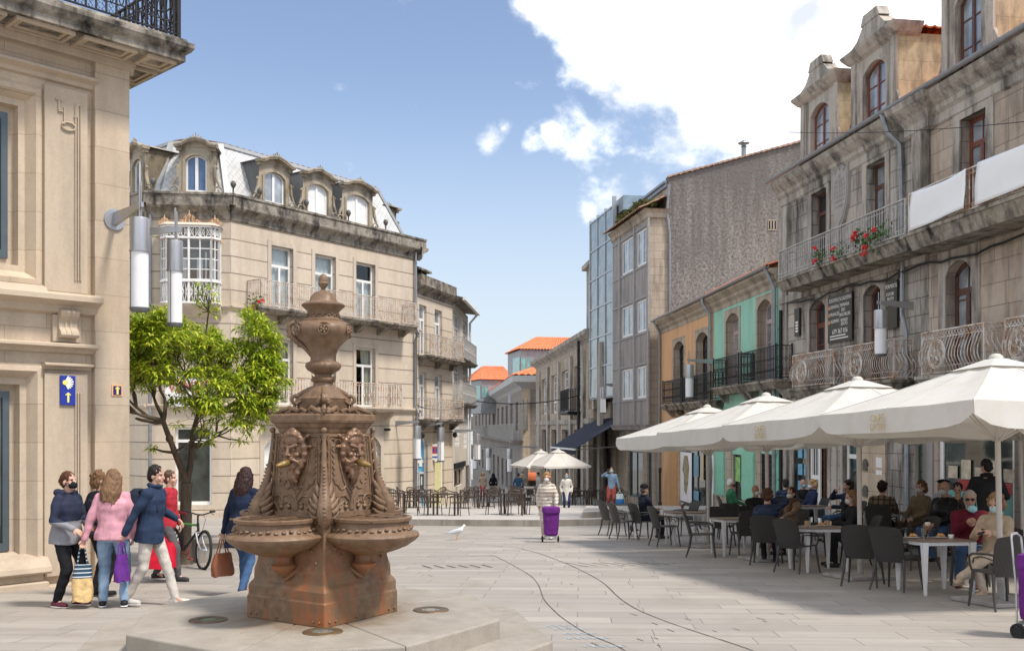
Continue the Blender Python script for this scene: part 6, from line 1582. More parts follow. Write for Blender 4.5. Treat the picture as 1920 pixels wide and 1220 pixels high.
b = MB(); b.lathe([(.014,2.84),(.018,2.86),(.030,2.875),(.042,2.895),(.046,2.905),(.040,2.912),(.040,2.92),(.041,2.94),(.034,2.965),(.018,2.985),(.003,2.992)], 20, mod=lambda a, i: 1+(.04*math.sin(a*10+i) if i > 5 else 0)); b.build('finial', M_ci, urn, smooth=60)
ha = R(180+8) - FR
for a0 in (ha,):
    e = V((math.cos(a0), math.sin(a0), 0)); b = MB()
    q = lambda r, z: e*r + V((0,0,z))
    b.tube([q(.10,2.26), q(.15,2.33), q(.21,2.38), q(.265,2.43), q(.293,2.48), q(.285,2.535), q(.25,2.555), q(.222,2.53), q(.228,2.495), q(.25,2.49)], [.014,.020,.024,.024,.022,.022,.022,.02,.018,.012], 8)
    b.tube([q(.235,2.55), q(.242,2.58), q(.225,2.60)], [.014,.011,.005], 6)
    for k in range(4): b.ball(q(.20+.03*k, 2.375+.028*k-.02), (.022,.022,.02), 6)
    b.build('handle', M_ci, urn, smooth=70)
# basins with grilles
bp = [(.02,.56),(.12,.565),(.20,.59),(.30,.63),(.365,.675),(.392,.70),(.398,.72),(.388,.738),(.35,.752),(.322,.775),(.312,.81),(.314,.832),(.332,.842),(.336,.866),(.322,.874),(.300,.870),(.292,.85),(.28,.80),(.15,.77),(.01,.765)]
for q in range(4):
    b = MB(); c = (0, -.55, 0)
    b.lathe(bp, 48, c, mod=lambda a, i: 1+(.012*math.sin(a*26) if i in (2,3,4) else 0))
    for k in range(34):
        a = k*2*math.pi/34; b.ball((.33*math.cos(a), -.55+.33*math.sin(a), .772+.006*(k%3)), (.022,.022,.014), 5)
    b.lathe([(.03,.38),(.05,.40),(.075,.43),(.10,.455),(.105,.475),(.085,.49),(.07,.51),(.075,.545),(.13,.575)], 20, (0,-.46,0))
    b.tube([(-.09,-.40,.44),(-.06,-.43,.40),(0,-.445,.36),(.06,-.43,.40),(.09,-.40,.44)], [.01,.02,.028,.02,.01], 6)
    for k in range(5):
        t_ = (k-2)*.07; hw = .30
        b.bar((-.29,-.55+t_*1.6,.862), (.29 if abs(k-2) < 2 else .2,-.55+t_*1.6,.862), .018, .012)
    b.bar((.05,-.83,.866), (.05,-.36,.866), .03, .012)
    b.xf(Matrix.Rotation(q*math.pi/2, 4, 'Z')); b.build('basin', M_ci, fn, smooth=45)
# bearded masks
def mask_mesh():
    b = MB(); rs = random.Random(11)
    b.ball((0,.01,.055), (.088,.070,.120), 18); b.ball((0,-.03,-.02), (.066,.055,.075), 14); b.ball((0,-.044,.112), (.066,.028,.042), 12)
    for s in (-1, 1):
        b.capsule((s*.010,-.080,.070), (s*.062,-.060,.084), .013, .010, 8); b.ball((s*.034,-.062,.050), (.018,.013,.011), 10)
        b.ball((s*.050,-.056,.014), (.026,.022,.020), 12); b.ball((s*.015,-.090,.012), (.012,.012,.010), 8)
        b.tube([(s*.006,-.086,-.012),(s*.035,-.086,-.020),(s*.064,-.066,-.040),(s*.076,-.05,-.07)], [.012,.015,.014,.006], 8)
        for k in range(3):   # beard: hanging curls
            x0 = s*(.016+.026*k); L = .17-.035*k; pts = [(x0*(1-.25*m/6)+.009*math.sin(m*1.5+k*2), -.070+.012*k+.02*m/6-.008*math.cos(m*1.5), -.045-L*m/6+.012*k) for m in range(7)]
            b.tube(pts, [.022,.027,.025,.024,.021,.016,.007], 10)
        for k in range(7):  # locks framing the brow and cheeks
            a = .2+k*.40; r0, r1 = .096, .128; q = V((s*math.sin(a)*r0, -.024+.004*k, .045+math.cos(a)*r1)); d = V((s*math.cos(a)*.030, -.004, -math.sin(a)*.036-.006))
            b.tube([q-d, q+V((s*.006,-.012,0)), q+d, q+d*1.5+V((s*.012,.0,.004))], [.018,.027,.020,.008], 9)
        for k in range(5): b.ball((s*(.012+.02*k), -.060+.006*k, .165-.006*k*k*.5), (.020,.013,.013), 8)
        for (x, z, dx, dz) in ((.115,.13,.035,.03),(.125,.07,.04,.0)): b.tube([(s*x*.85,-.0,z),(s*(x+dx*.5),-.010,z+dz*.6),(s*(x+dx),-.004,z+dz)], [.014,.014,.004], 6)
    b.capsule((0,-.082,.072), (0,-.100,.026), .010, .014, 10); b.ball((0,-.106,.018), (.014,.012,.011), 8)
    b.ball((0,-.03,.185), (.038,.025,.026), 10)
    return remesh(b, .0042, 1)
mk = mask_mesh(); mk.materials.append(M_cid)
for q in range(4):
    Mq = FM @ Matrix.Rotation(q*math.pi/2, 4, 'Z') @ Matrix.Translation((0, -half(1.38)-.004, 1.374)) @ Matrix.Rotation(R(6), 4, 'X') @ Matrix.Scale(1.14, 4)
    link(mk, 'mask', fn, Mq)
    b = MB(); dv = V((0, -1, -.10)).normalized(); o = V((0,-.075,-.037)); rr = [.016,.024,.025,.024,.019,.018,.014,.014,.009]
    ds = [.0,.01,.06,.085,.09,.11,.115,.13,.135]; b.tube([o+dv*d for d in ds], rr, 16); b.build('spout', M_brass, fn, Mq, smooth=50)
for o in fn.children_recursive:   # settle the upper castings a little
    if o.type == 'MESH' and not o.name.startswith(('mask', 'spout')) and o.data.users == 1:
        for v in o.data.vertices:
            if v.co.z > .9: v.co.z = .9+(v.co.z-.9)*.973
# ---- steps
def stepmat():
    m, t, b, o = nt('fountain_granite'); ov = objvec(t)
    fine = noise_n(t, ov, 70, 3, .8); mid = noise_n(t, ov, 4, 7, .68); big = noise_n(t, ov, 1.3, 4)
    c = ramp(t, mid, [(.3, (.26,.232,.192)), (.6, (.345,.31,.262))])
    c = mixc(t, ramp(t, fine, [(.32, .55), (.55, 0.)]), c, (.2,.175,.145))
    tc = t.nodes.new('ShaderNodeTexCoord'); sp = N(t, 'SeparateXYZ', {0: tc.outputs['Object']})
    rad = N(t, 'VectorMath', {0: N(t, 'CombineXYZ', {0: sp.outputs[0], 1: sp.outputs[1]}).outputs[0]}, operation='LENGTH').outputs['Value']
    w = N(t, 'MapRange', {'Value': rad, 'From Min': .55, 'From Max': 1.15, 'To Min': .28, 'To Max': -.2})
    a = N(t, 'Math', {0: mid, 1: w.outputs[0]}, operation='ADD').outputs[0]
    c = mixc(t, ramp(t, a, [(.5, 0.), (.75, .75)]), c, (.17,.115,.065))
    c = mixc(t, ramp(t, big, [(.5, 0.), (.7, .45)]), c, (.21,.18,.14))
    t.links.new(c, b.inputs['Base Color']); b.inputs['Roughness'].default_value = .75; bump(t, b, fine, .35, .006); return m
M_step = stepmat()
pl = thing('fountain_steps', 'two octagonal granite steps carrying the cast-iron fountain', 'steps', TR(V((-1.68, 8.66, .05)), FR))
def octstones(name, ro, ri, z0, z1, gap=.004, rot=0):
    for k in range(8):
        a0, a1 = R(22.5+45*k), R(67.5+45*k); b = MB()
        pts = []
        for r, a in ((ri, a0), (ro, a0), (ro, a1), (ri, a1)): pts.append(V((r*math.cos(a), r*math.sin(a), 0)))
        m = sum(pts, V((0,0,0)))/4; pts = [p + (m-p).normalized()*gap for p in pts]
        b.hexa([V((p.x, p.y, z0)) for p in pts], [V((p.x, p.y, z1)) for p in pts])
        bevel(b.build(name, M_step, pl), .014, 2)
octstones('upper_step', 1.61, .30, -.30, .0); octstones('lower_step', 2.06, 1.5, -.75, -.165)
b = MB(); b.lathe([(.29,-.3),(.29,-.002),(.01,-.002)], 8); b.build('centre_stone', M_step, pl)
M_dbr = plain('dull_bronze', (.15,.10,.055), .5, metal=.4, var=.3); M_lens = glass_opaque('lamp_lens', (.16,.19,.18), ior=1.6)
for (px, py), lb in zip(((605,1184),(390,1162),(808,1143)), ('round brass floor light set in the step directly in front of the fountain', 'round brass floor light set in the step left of the fountain', 'round floor light with a pale lens in the step right of the fountain')):
    y = 1.6*F/(py-HY); p = V(((px-CX)/F*y, y, .05)); li = thing('floor_light', lb, 'lamp', p, 'floor lights in the fountain step')
    b = MB(); b.lathe([(.085,.001),(.085,.010),(.155,.008),(.16,.0)], 40, cap=False); b.build('ring', M_dbr, li, smooth=40)
    b = MB(); b.lathe([(.001,.006),(.086,.006)], 32, cap=False); b.build('lens', M_lens, li)
# ================================================================== tree beside the bank
def leaf_mat():
    m, t, b, o = nt('bright_leaf'); g = N(t, 'NewGeometry'); n = noise_n(t, objvec(t), 2.2, 3)
    a = N(t, 'Math', {0: g.outputs['Random Per Island'], 1: n}, operation='ADD').outputs[0]
    c = ramp(t, N(t, 'Math', {0: a, 1: .5}, operation='MULTIPLY').outputs[0], [(.25, (.13,.23,.015)), (.42, (.32,.44,.025)), (.58, (.52,.60,.04)), (.75, (.68,.68,.10))])
    t.links.new(c, b.inputs['Base Color']); b.inputs['Roughness'].default_value = .42
    tr = N(t, 'BsdfTranslucent', {0: c}); mx = N(t, 'MixShader', {0: .35, 1: b.outputs[0], 2: tr.outputs[0]}); t.links.new(mx.outputs[0], o.inputs[0]); return m
M_leaf = leaf_mat()
M_bark = stone('tree_bark', (.17,.12,.085), (.10,.072,.052), None, stain=(.05,.04,.03), st_amt=.7, st_scale=(6,1.2), speck=.4, bmp=.8, tint=(.3,.28,.22), tint_amt=.5)
TB = G(347, 1057)
tree = thing('street_tree', 'small street tree with a forked trunk, dark twigs and bright yellow-green leaves', 'tree', TB)
rs = random.Random(21); tw = MB(); tk = MB(); lv = MB()
def up3(px, py, dy=0): p = P(px, py, TB.y+dy) - TB; return p
fork = up3(350, 905)
tk.tube([(0,0,-.1),(.0,0,.12),(.0,0,.5),(.02,.02,.9), up3(347,985), fork], [.165,.125,.112,.10,.098,.105], 12)
L1 = [fork, up3(341,880,-.05), up3(328,848,-.1), up3(318,822,-.12), up3(306,790,-.15)]; L2 = [fork, up3(357,872,.08), up3(359,842,.1), up3(362,808,.12), up3(372,775,.15)]
tk.tube(L1, [.078,.064,.056,.05,.044], 10); tk.tube(L2, [.07,.056,.05,.044,.04], 10)
tk.ball(up3(318,822,-.12), .075, 8)
tips = []
cc = up3(370, 695); RX, RY, RZ = 1.36, 1.3, 1.34
def shell_r(d):  # flattened crown, higher to the upper right
    k = 1.0 + .12*math.sin(d.x*5+1)+.10*math.sin(d.y*6+d.z*4)
    return V((d.x*RX, d.y*RY, d.z*(RZ if d.z > 0 else .95)))*k
def grow(p, d, L, r, lev):
    n = 4; pts = [p]; q = p.copy(); dd = d.copy()
    for i in range(n):
        dd = (dd + V((rs.gauss(0,.20), rs.gauss(0,.20), rs.gauss(0,.14)+.05))).normalized(); q = q + dd*L/n; pts.append(q.copy())
    rr = [r*(1-.5*i/n) for i in range(n+1)]
    tw.tube(pts, rr, 6 if lev < 2 else 4, cap=False)
    rel = q - cc; e = V((rel.x/RX, rel.y/RY, rel.z/RZ)); out = e.length
    if lev >= 6 or out > 1.02:
        tips.append((q, dd, out)); return
    if lev >= 3 and rs.random() < .35: tips.append((pts[2], dd, out))
    k = 3 if rs.random() < .72 else 2
    for i in range(k):
        w = V((rs.gauss(0,1), rs.gauss(0,1), rs.gauss(0,.7))); w = (w - dd*w.dot(dd)).normalized()
        nd = (dd + w*rs.uniform(.45,.85) + (q-cc).normalized()*.15).normalized()
        grow(q, nd, L*rs.uniform(.70,.90), r*.60, lev+1)
for base, r0, ds in ((L1[-1], .045, [(-.8,-.3,.5),(-.35,.5,.9),(-.1,-.6,.9),(-.6,.2,.0),(-.9,-.3,-.05)]), (L2[-1], .042, [(.5,.3,.8),(.75,-.35,.35),(.2,-.7,.6),(.0,.5,1),(.8,.4,.1),(.9,-.3,-.05)]), (L1[2], .028, [(.5,-.6,.5),(-.9,.1,.15)]), (L2[2], .028, [(.95,.1,.12),(.6,.7,.3),(.7,-.6,.2)])):
    for d in ds: grow(base, V(d).normalized(), rs.uniform(.46,.60), r0, 1)
def rosette(p, d, n, s):
    for k in range(n):
        a = k*2.399 + rs.random(); el = rs.uniform(-.55,.75)
        o = V((math.cos(a)*math.cos(el), math.sin(a)*math.cos(el), math.sin(el))); o = (o + d*.35 + V((0,0,-.12))).normalized()
        L = s*rs.uniform(.6,1.15); w = L*rs.uniform(.11,.16); side = o.cross(V((0,0,1))); side = side.normalized() if side.length > .05 else V((1,0,0))
        up_ = side.cross(o); b0 = p + o*.02 + d*rs.uniform(-.05,.06)
        m1 = b0 + o*L*.45 + up_*L*.06; tip = b0 + o*L*.98 - V((0,0,L*rs.uniform(.08,.35)))
        n0 = len(lv.v); lv.v += [b0, m1-side*w+up_*w*.25, m1, m1+side*w+up_*w*.25, tip]; lv.f += [[n0, n0+1, n0+4, n0+2], [n0, n0+2, n0+4, n0+3]]; lv.m += [0, 0]
cnt = 0
for p, d, out in tips:
    e = p - cc; top = e.z/RZ
    pr = .96 if (out > .65 and top > -.15) else .75 if out > .85 else .45 if top > .1 else .13
    if rs.random() < pr:
        rosette(p, d, rs.randint(14, 20), .165)
        if rs.random() < .75: rosette(p - d*.09, d, rs.randint(7, 11), .15)
        cnt += 1
# the leading shoot reaching up in front of the bay window
sh = up3(388,610)
tw.tube([up3(380,680), sh, up3(392,575), up3(384,545)], [.022,.016,.012,.006], 5)
for px, py in ((384,545),(398,552),(372,556),(380,566),(404,568),(392,540),(366,570),(410,585),(390,575),(378,585),(370,540),(400,590)):
    q = up3(px, py, rs.uniform(-.15,.15)); tw.tube([up3(391,585), q], [.007,.004], 4); rosette(q, V((0,0,1)), 14, .17)
print('tips', len(tips), cnt, 'leaves', len(lv.f)//2)
tk.build('trunk', M_bark, tree, smooth=60); tw.build('limbs', M_bark, tree, smooth=60); lv.build('crown', M_leaf, tree)
# ================================================================== café furniture
M_chair = plain('charcoal_resin', (.045,.041,.039), .5, var=.2, scale=12)
def weave():
    m, t, b, o = nt('woven_back'); ov = objvec(t)
    w1 = N(t, 'TexWave', {'Vector': ov, 'Scale': 22.}, bands_direction='X').outputs[0]; w2 = N(t, 'TexWave', {'Vector': ov, 'Scale': 30.}, bands_direction='Z').outputs[0]
    h = N(t, 'Math', {0: w1, 1: w2}, operation='MULTIPLY').outputs[0]
    t.links.new(ramp(t, h, [(.1, (.022,.02,.019)), (.6, (.085,.078,.072))]), b.inputs['Base Color']); b.inputs['Roughness'].default_value = .5; bump(t, b, h, .8, .01); return m
M_weave = weave()
M_tleg = plain('pale_grey_leg', (.62,.61,.60), .45, var=.05); M_ttop = plain('brown_laminate', (.20,.135,.095), .3, var=.25, scale=3)
def cafe_chair(M, label, group):
    c = thing('cafe_chair', label, 'chair', M, group)
    b = MB(); pts = [(-.235,-.24),(.235,-.24),(.225,.20),(-.225,.20)]
    b.hexa([V((x,y,.425+.01*(y<0))) for x, y in pts], [V((x,y,.45+.012*(y<0))) for x, y in pts]); bevel(b.build('seat', M_chair, c), .015)
    b = MB(); rows = []
    for j in range(9):
        v = j/8; z = .40+.50*v; hw = (.205+.035*math.sin(v*math.pi*.6))*(1 if v < .9 else .95); y0 = .205+.13*v+.02*v*v
        rows.append([V((x*hw, y0+.05*(1-x*x)*(1-.3*v)-.03, z-.03*(x*x)*(v > .85))) for x in [-1+i/4 for i in range(9)]])
    fr = [p for r in rows for p in r]; bk = [p+V((0,.022,0)) for p in fr]; n = 9
    fs = []
    for j in range(8):
        for i in range(8): a = j*n+i; fs += [(a,a+1,a+n+1,a+n), (a+81,a+n+81,a+n+82,a+82)]
    for i in range(8): fs += [(i,i+81,i+82,i+1), (72+i,73+i,73+i+81,72+i+81)]
    for j in range(8): fs += [(j*n,(j+1)*n,(j+1)*n+81,j*n+81), (j*n+8,j*n+8+81,(j+1)*n+8+81,(j+1)*n+8)]
    b.add(fr+bk, fs); b.build('backrest', M_weave, c, smooth=50)
    for s in (-1, 1):
        b = MB(); b.tube([(s*.215,-.215,.43),(s*.235,-.235,.2),(s*.255,-.26,0)], [.021,.018,.014], 8); b.build('leg', M_chair, c, smooth=60)
        b = MB(); b.tube([(s*.205,.20,.44),(s*.225,.235,.2),(s*.25,.30,0)], [.023,.019,.014], 8); b.build('leg', M_chair, c, smooth=60)
        b = MB(); b.tube([(s*.225,.25,.66),(s*.255,.17,.67),(s*.27,.0,.665),(s*.272,-.14,.655),(s*.268,-.21,.615),(s*.25,-.225,.52),(s*.228,-.215,.44)], .0135, 8); b.tube([(s*.222,.235,.60),(s*.25,.10,.625),(s*.262,-.02,.625),(s*.26,-.12,.60),(s*.25,-.16,.54)], .009, 6); b.build('armrest', M_chair, c, smooth=60)
    return c
def cafe_table(M, label, group):
    c = thing('cafe_table', label, 'table', M, group)
    b = MB(); b.box(-.385,.385,-.385,.385,.715,.74); bevel(b.build('tabletop', M_ttop, c), .01)
    b = MB()
    for s in (-1,1): b.box(-.33,.33,s*.34-.012,s*.34+.012,.665,.714); b.box(s*.34-.012,s*.34+.012,-.327,.327,.665,.714)
    b.build('apron', M_tleg, c)
    for sx in (-1,1):
        for sy in (-1,1):
            b = MB(); x, y = sx*.345, sy*.345
            b.hexa([V((x-.018,y-.018,0)), V((x+.018,y-.018,0)), V((x+.018,y+.018,0)), V((x-.018,y+.018,0))], [V((x-.042,y-.042,.713)), V((x+.042,y-.042,.713)), V((x+.042,y+.042,.713)), V((x-.042,y+.042,.713))]); bevel(b.build('leg', M_tleg, c), .008)
    return c
TILT = Matrix.Rotation(-math.atan(SLOPE), 4, 'X')
def GM(x, y, yaw=0, h=0): return Matrix.Translation((x, y, gz(y)+h)) @ TILT @ Matrix.Rotation(R(yaw), 4, 'Z')
TABLES = [(5.82,13.7,8,0,'café table with drinks in front of the couple, nearest table on the right'), (5.15,16.75,8,0,'café table with two coffee cups and a plate of pastry'), (4.45,19.9,8,0,'empty café table beside the woman in the navy puffer'), (3.98,22.9,6,0,'café table carrying a single glass of beer'), (3.42,25.6,6,0,'café table farthest left, in front of the man in the cap'),
    (7.0,23.6,4,.13,'café table between the blonde woman and the blurred man in navy'), (7.55,19.9,5,.13,'café table before the plaid shirted man'), (8.05,17.6,5,.13,'café table beside the girl drinking through a straw')]
ct = None
for x, y, yaw, h, lb in TABLES:
    ct0 = cafe_table(GM(x, y, yaw, h), lb, 'café tables under the parasols') if ct is None else dup(ct, GM(x, y, yaw, h), lb)
    ct = ct or ct0
cc0 = None
def chair(x, y, yaw, label, h=0):
    global cc0
    if cc0 is None: cc0 = cafe_chair(GM(x, y, yaw, h), label, 'charcoal woven café chairs'); return cc0
    return dup(cc0, GM(x, y, yaw, h), label)
def chp(px, py, yaw, label, h=0): p = G(px, py, h); return chair(p.x, p.y, yaw, label, h)
chp(1149, 1003, 112, 'empty café chair at the far left end of the terrace, behind its twin')
chp(1170, 1010, 108, 'empty café chair at the far left end of the terrace, in front of its twin')
chp(1247, 1023, 104, 'empty café chair just right of the man in the cap')
chp(1316, 1043, 78, 'empty café chair with its back to the beer table, standing alone in front')
chp(1284, 1003, -70, 'empty café chair on the far side of the beer table')
chp(1366, 1010, 172, 'empty café chair seen from behind below the man in green')
chp(1399, 1041, 186, 'dark empty café chair turned away in front of the masked man in black')
chp(1495, 1072, 128, 'empty café chair with round arms at the table of coffee cups')
chp(1618, 1096, 150, 'empty café chair, left of a pair with backs to the camera')
chp(1682, 1105, 132, 'empty café chair with its arm showing, left of the couple\'s table')
chp(1876, 1140, 186, 'large empty café chair in the right foreground, back to the camera')
chp(1935, 1118, 200, 'café chair cut by the right edge behind the foreground chair')
chair(5.9, 19.2, 95, 'empty café chair in shade between two front parasol poles'); chair(6.9, 17.0, -80, 'empty café chair behind the pole of the second parasol', .0); chair(7.4, 21.2, 20, 'empty café chair behind the pastry table near the white door', .13); chair(4.7, 22.4, 150, 'empty café chair right of the beer table, back to camera')
chair(6.6, 25.0, 170, 'café chair turned away beside the low door step', .13)
# ------------------------------------------------------------------ parasols
M_canvas = stone('ecru_canvas', (.74,.72,.68), (.70,.68,.635), None, stain=(.52,.48,.41), st_amt=.4, st_scale=(1.2,.8), speck=.02, bmp=.12)
t_ = M_canvas.node_tree; b_ = next(n for n in t_.nodes if n.type == 'BSDF_PRINCIPLED'); o_n = next(n for n in t_.nodes if n.type == 'OUTPUT_MATERIAL')
trn = N(t_, 'BsdfTranslucent', {0: (.72,.66,.58,1)}); mxs = N(t_, 'MixShader', {0: .22, 1: b_.outputs[0], 2: trn.outputs[0]}); t_.links.new(mxs.outputs[0], o_n.inputs[0])
M_upole = plain('beige_pole', (.50,.46,.41), .45, var=.06); M_gold = plain('faded_gold_print', (.52,.40,.20), .7, var=.2)
def parasol(M, label, a=1.59, b2=1.54, top=3.04, eave=2.44, val=.29, logo=False, group='ecru parasols over the café tables', base=True):
    u = thing('parasol', label, 'parasol', M, group)
    rim = []
    for i in range(64):   # rim of the rectangle, 8 ribs, cloth dips a little between them
        k = i/8; s = int(k)//2; f_ = (k/2) % 1
        cs = [(-a,-b2),(a,-b2),(a,b2),(-a,b2)]; p, q = cs[s], cs[(s+1) % 4]; x, y = p[0]+(q[0]-p[0])*f_, p[1]+(q[1]-p[1])*f_
        rim.append((x, y, eave-.012*math.sin(math.pi*(k % 1))**2))
    m = MB(); rows = []
    for j in range(13):
        v = j/12; rows.append([V((x*(1-v)+x*.09*v, y*(1-v)+y*.09*v, z+(top-z)*(v**1.06) - .022*math.sin(math.pi*v)*math.sin(math.pi*i/8)**2)) for i, (x, y, z) in enumerate(rim)])
    for r0, r1 in zip(rows, rows[1:]):
        for i in range(64): j = (i+1) % 64; m.quad(r0[i], r0[j], r1[j], r1[i])
    for i in range(0, 64, 8): m.tube([r[i]+V((0,0,.004)) for r in rows], .006, 4)
    cp = [[V((x*k, y*k, top+dz)) for x, y, z in rim] for k, dz in ((.24,-.075),(.06,.05),(.03,.06))]
    for r0, r1 in zip(cp, cp[1:]):
        for i in range(64): j = (i+1) % 64; m.quad(r0[i], r0[j], r1[j], r1[i])
    can = m.build('canopy', M_canvas, u, smooth=28)
    for s in range(4):
        m = MB(); ids = [s*16+i for i in range(17)]; rr = []
        for n_, i in enumerate(ids):
            x, y, z = rim[i % 64]; nx, ny = ((0,-1),(1,0),(0,1),(-1,0))[s]; e = .012+.022*math.sin(n_*.8+s)**2
            hh = val*(1 - (.45 if n_ in (0, 16) else .1 if n_ in (1, 15) else 0) + .05*math.sin(n_*.55+s))
            rr.append([V((x, y, z)), V((x+nx*.012, y+ny*.012, z-hh*.5)), V((x+nx*e, y+ny*e, z-hh))])
        for p, q in zip(rr, rr[1:]):
            for k in range(2): m.quad(p[k], q[k], q[k+1], p[k+1])
        m.build('valance', M_canvas, can, smooth=180)
    if logo:
        for s, zz in (('CAFE', -.10), ("D'OR", -.21)): text(can, s, .13, WORLD[u.name] @ Matrix(((0,0,-1,-a-.052),(-1,0,0,.14),(0,1,0,eave+zz-.02),(0,0,0,1))), M_gold, .002)
    m = MB(); m.tube([(0,0,.05),(0,0,top)], .035, 10); m.build('pole', M_upole, u, smooth=60)
    for i in range(8):
        x, y, z = rim[i*8]; m = MB(); m.bar((x*.985,y*.985,z-.03),(x*.06,y*.06,top-.06), .03, .02); m.bar((x*.5,y*.5,(z+top)/2-.06),(.03*(x>0)-.03*(x<0),.03*(y>0)-.03*(y<0),2.05), .022, .016); m.build('rib', M_upole, u)
    if base:
        m = MB(); m.box(-.42,.42,-.42,.42,0.004,.055); m.tube([(0,0,.05),(0,0,.4)], .05, 10); bevel(m.build('base', plain('parasol_base', (.30,.28,.26), .7, var=.2) if 'parasol_base' not in MATS else MATS['parasol_base'], u), .01)
    m = MB(); m.lathe([(.09,top+.045),(.085,top+.085),(.05,top+.115),(.005,top+.125)], 14); m.build('cap', M_canvas, u, smooth=60)
    return u
UY = 14
for k, (x, y) in enumerate(((6.18,12.58),(5.46,15.6),(4.82,18.75),(4.36,22.1))):
    parasol(GM(x, y, UY), ['nearest large ecru parasol with gold lettering, cut by the right edge','second large ecru parasol from the right','third large ecru parasol, in front of the mint house lettering','large ecru parasol at the far left end of the row'][k], logo=k < 2)
parasol(GM(7.95,19.5,UY,.13), 'ecru parasol of the back row before the tan panel, mostly hidden'); parasol(GM(8.42,16.4,UY,.13), 'ecru parasol of the back row over the shop window, mostly hidden')
for px, Y, lb in ((1014,50,'small ecru parasol on the far terrace, the left of two overlapping'), (1046,48.5,'small ecru parasol on the far terrace, the right of two overlapping')):
    g = GX(px, Y); parasol(TR(g, R(20)), lb, a=1.22, b2=1.22, top=2.70, eave=2.0, val=.10, group='parasols on the far terrace')
# ------------------------------------------------------------------ brown terrace furniture in the middle distance
M_rat = plain('brown_rattan', (.060,.040,.030), .55, var=.3, scale=20)
def far_chair(M):
    c = thing('terrace_chair', 'dark brown rattan armchair on the raised terrace behind the fountain', 'chair', M, 'rattan armchairs on the raised terrace')
    b = MB(); b.box(-.23,.23,-.22,.22,.42,.45); b.build('seat', M_rat, c)
    b = MB(); b.tube([(-.25,-.2,.64),(-.27,.0,.66),(-.25,.2,.72),(-.17,.28,.83),(0,.31,.86),(.17,.28,.83),(.25,.2,.72),(.27,0,.66),(.25,-.2,.64)], .018, 6)
    for k in range(7): x = -.19+.38*k/6; b.bar((x*.9,.21,.45),(x,.285-.3*x*x,.845-.5*x*x), .022, .008)
    b.tube([(-.22,.2,.6),(0,.27,.62),(.22,.2,.6)], .01, 5)
    b.build('backrest', M_rat, c)
    for sx in (-1,1):
        for sy in (-1,1): b = MB(); b.tube([(sx*.24,sy*.2,.66),(sx*.225,sy*.2,.43),(sx*.25,sy*.24,0)], .016, 5); b.build('leg', M_rat, c)
    return c
def far_table(M):
    c = thing('terrace_table', 'dark brown square table on the raised terrace behind the fountain', 'table', M, 'dark tables on the raised terrace')
    b = MB(); b.box(-.4,.4,-.4,.4,.70,.74); b.build('tabletop', M_rat, c)
    for sx in (-1,1):
        for sy in (-1,1): b = MB(); b.bar((sx*.36,sy*.36,0),(sx*.36,sy*.36,.70), .06); b.build('leg', M_rat, c)
    return c
ft = fch = None; rs = random.Random(5)
for px, py, n in ((738,962,4),(836,965,3),(962,964,4),(788,951,4),(880,952,4),(926,949,4),(706,950,3),(990,946,3)):
    p = G(px, py, .2); yw = rs.uniform(-12, 12); M = GM(p.x, p.y, yw, .2)
    if ft is None: ft = far_table(M)
    else: dup(ft, M)
    for k in range(n):
        a = yw + k*90 + (45 if n == 3 else 0) + rs.uniform(-14, 14); d = Matrix.Rotation(R(a), 3, 'Z') @ V((0, rs.uniform(.62,.85), 0))
        M = GM(p.x+d.x, p.y+d.y, a+rs.uniform(-18,18), .2)
        if fch is None: fch = far_chair(M)
        else: dup(fch, M)
for k in range(9):
    p = V((3.1+.75*(k % 4)+.3*(k//4), 49.5+1.9*(k//4)))
    M = GM(p.x, p.y, rs.uniform(0,360)); dup(fch, M, 'dark armchair under the navy awning of the bar', 'dark armchairs under the awning')
for k in range(3): dup(ft, GM(3.5+.9*k, 50.6+.8*k, 5), 'dark table under the navy awning of the bar', 'dark tables under the awning')
# ------------------------------------------------------------------ things on the tables
M_china = plain('white_china', (.80,.79,.77), .25, var=.03); M_beer = plain('beer', (.45,.16,.02), .15, var=.2); M_foam = plain('foam', (.80,.74,.62), .8); M_cof = plain('milky_coffee', (.45,.27,.14), .5); M_crust = plain('pastry', (.55,.28,.08), .7, var=.3, scale=30)
M_tumb = glass_clear('drinking_glass', (.86,.88,.88), .9)
def tp(k, dx, dy): x, y, yw, h, _ = TABLES[k]; return GM(x, y, yw, h) @ Matrix.Translation((dx, dy, .742))
def beer(M, label):
    g = thing('beer_glass', label, 'glass', M); b = MB(); b.lathe([(.035,0),(.036,.006),(.008,.012),(.007,.06),(.02,.075),(.036,.11),(.040,.16),(.039,.205)], 16); b.build('glass', M_tumb, g, smooth=60)
    b = MB(); b.lathe([(.008,.072),(.033,.11),(.037,.155),(.037,.17)], 14); b.build('beer', M_beer, g, smooth=60); b = MB(); b.lathe([(.037,.171),(.039,.20),(.03,.215),(.004,.217)], 14); b.build('foam', M_foam, g, smooth=60)
beer(tp(3,-.05,.02), 'stemmed glass of amber beer alone on its table'); beer(tp(0,-.03,.10), 'stemmed glass of beer on the couple\'s table')
g = thing('tumbler', 'tall empty glass left of the beer on the couple\'s table', 'glass', tp(0,-.14,.02)); b = MB(); b.lathe([(.03,0),(.033,.14)], 16); b.build('glass', M_tumb, g, smooth=60); b = MB(); b.lathe([(.029,.002),(.031,.05),(.002,.051)], 12); b.build('water', M_tumb, g)
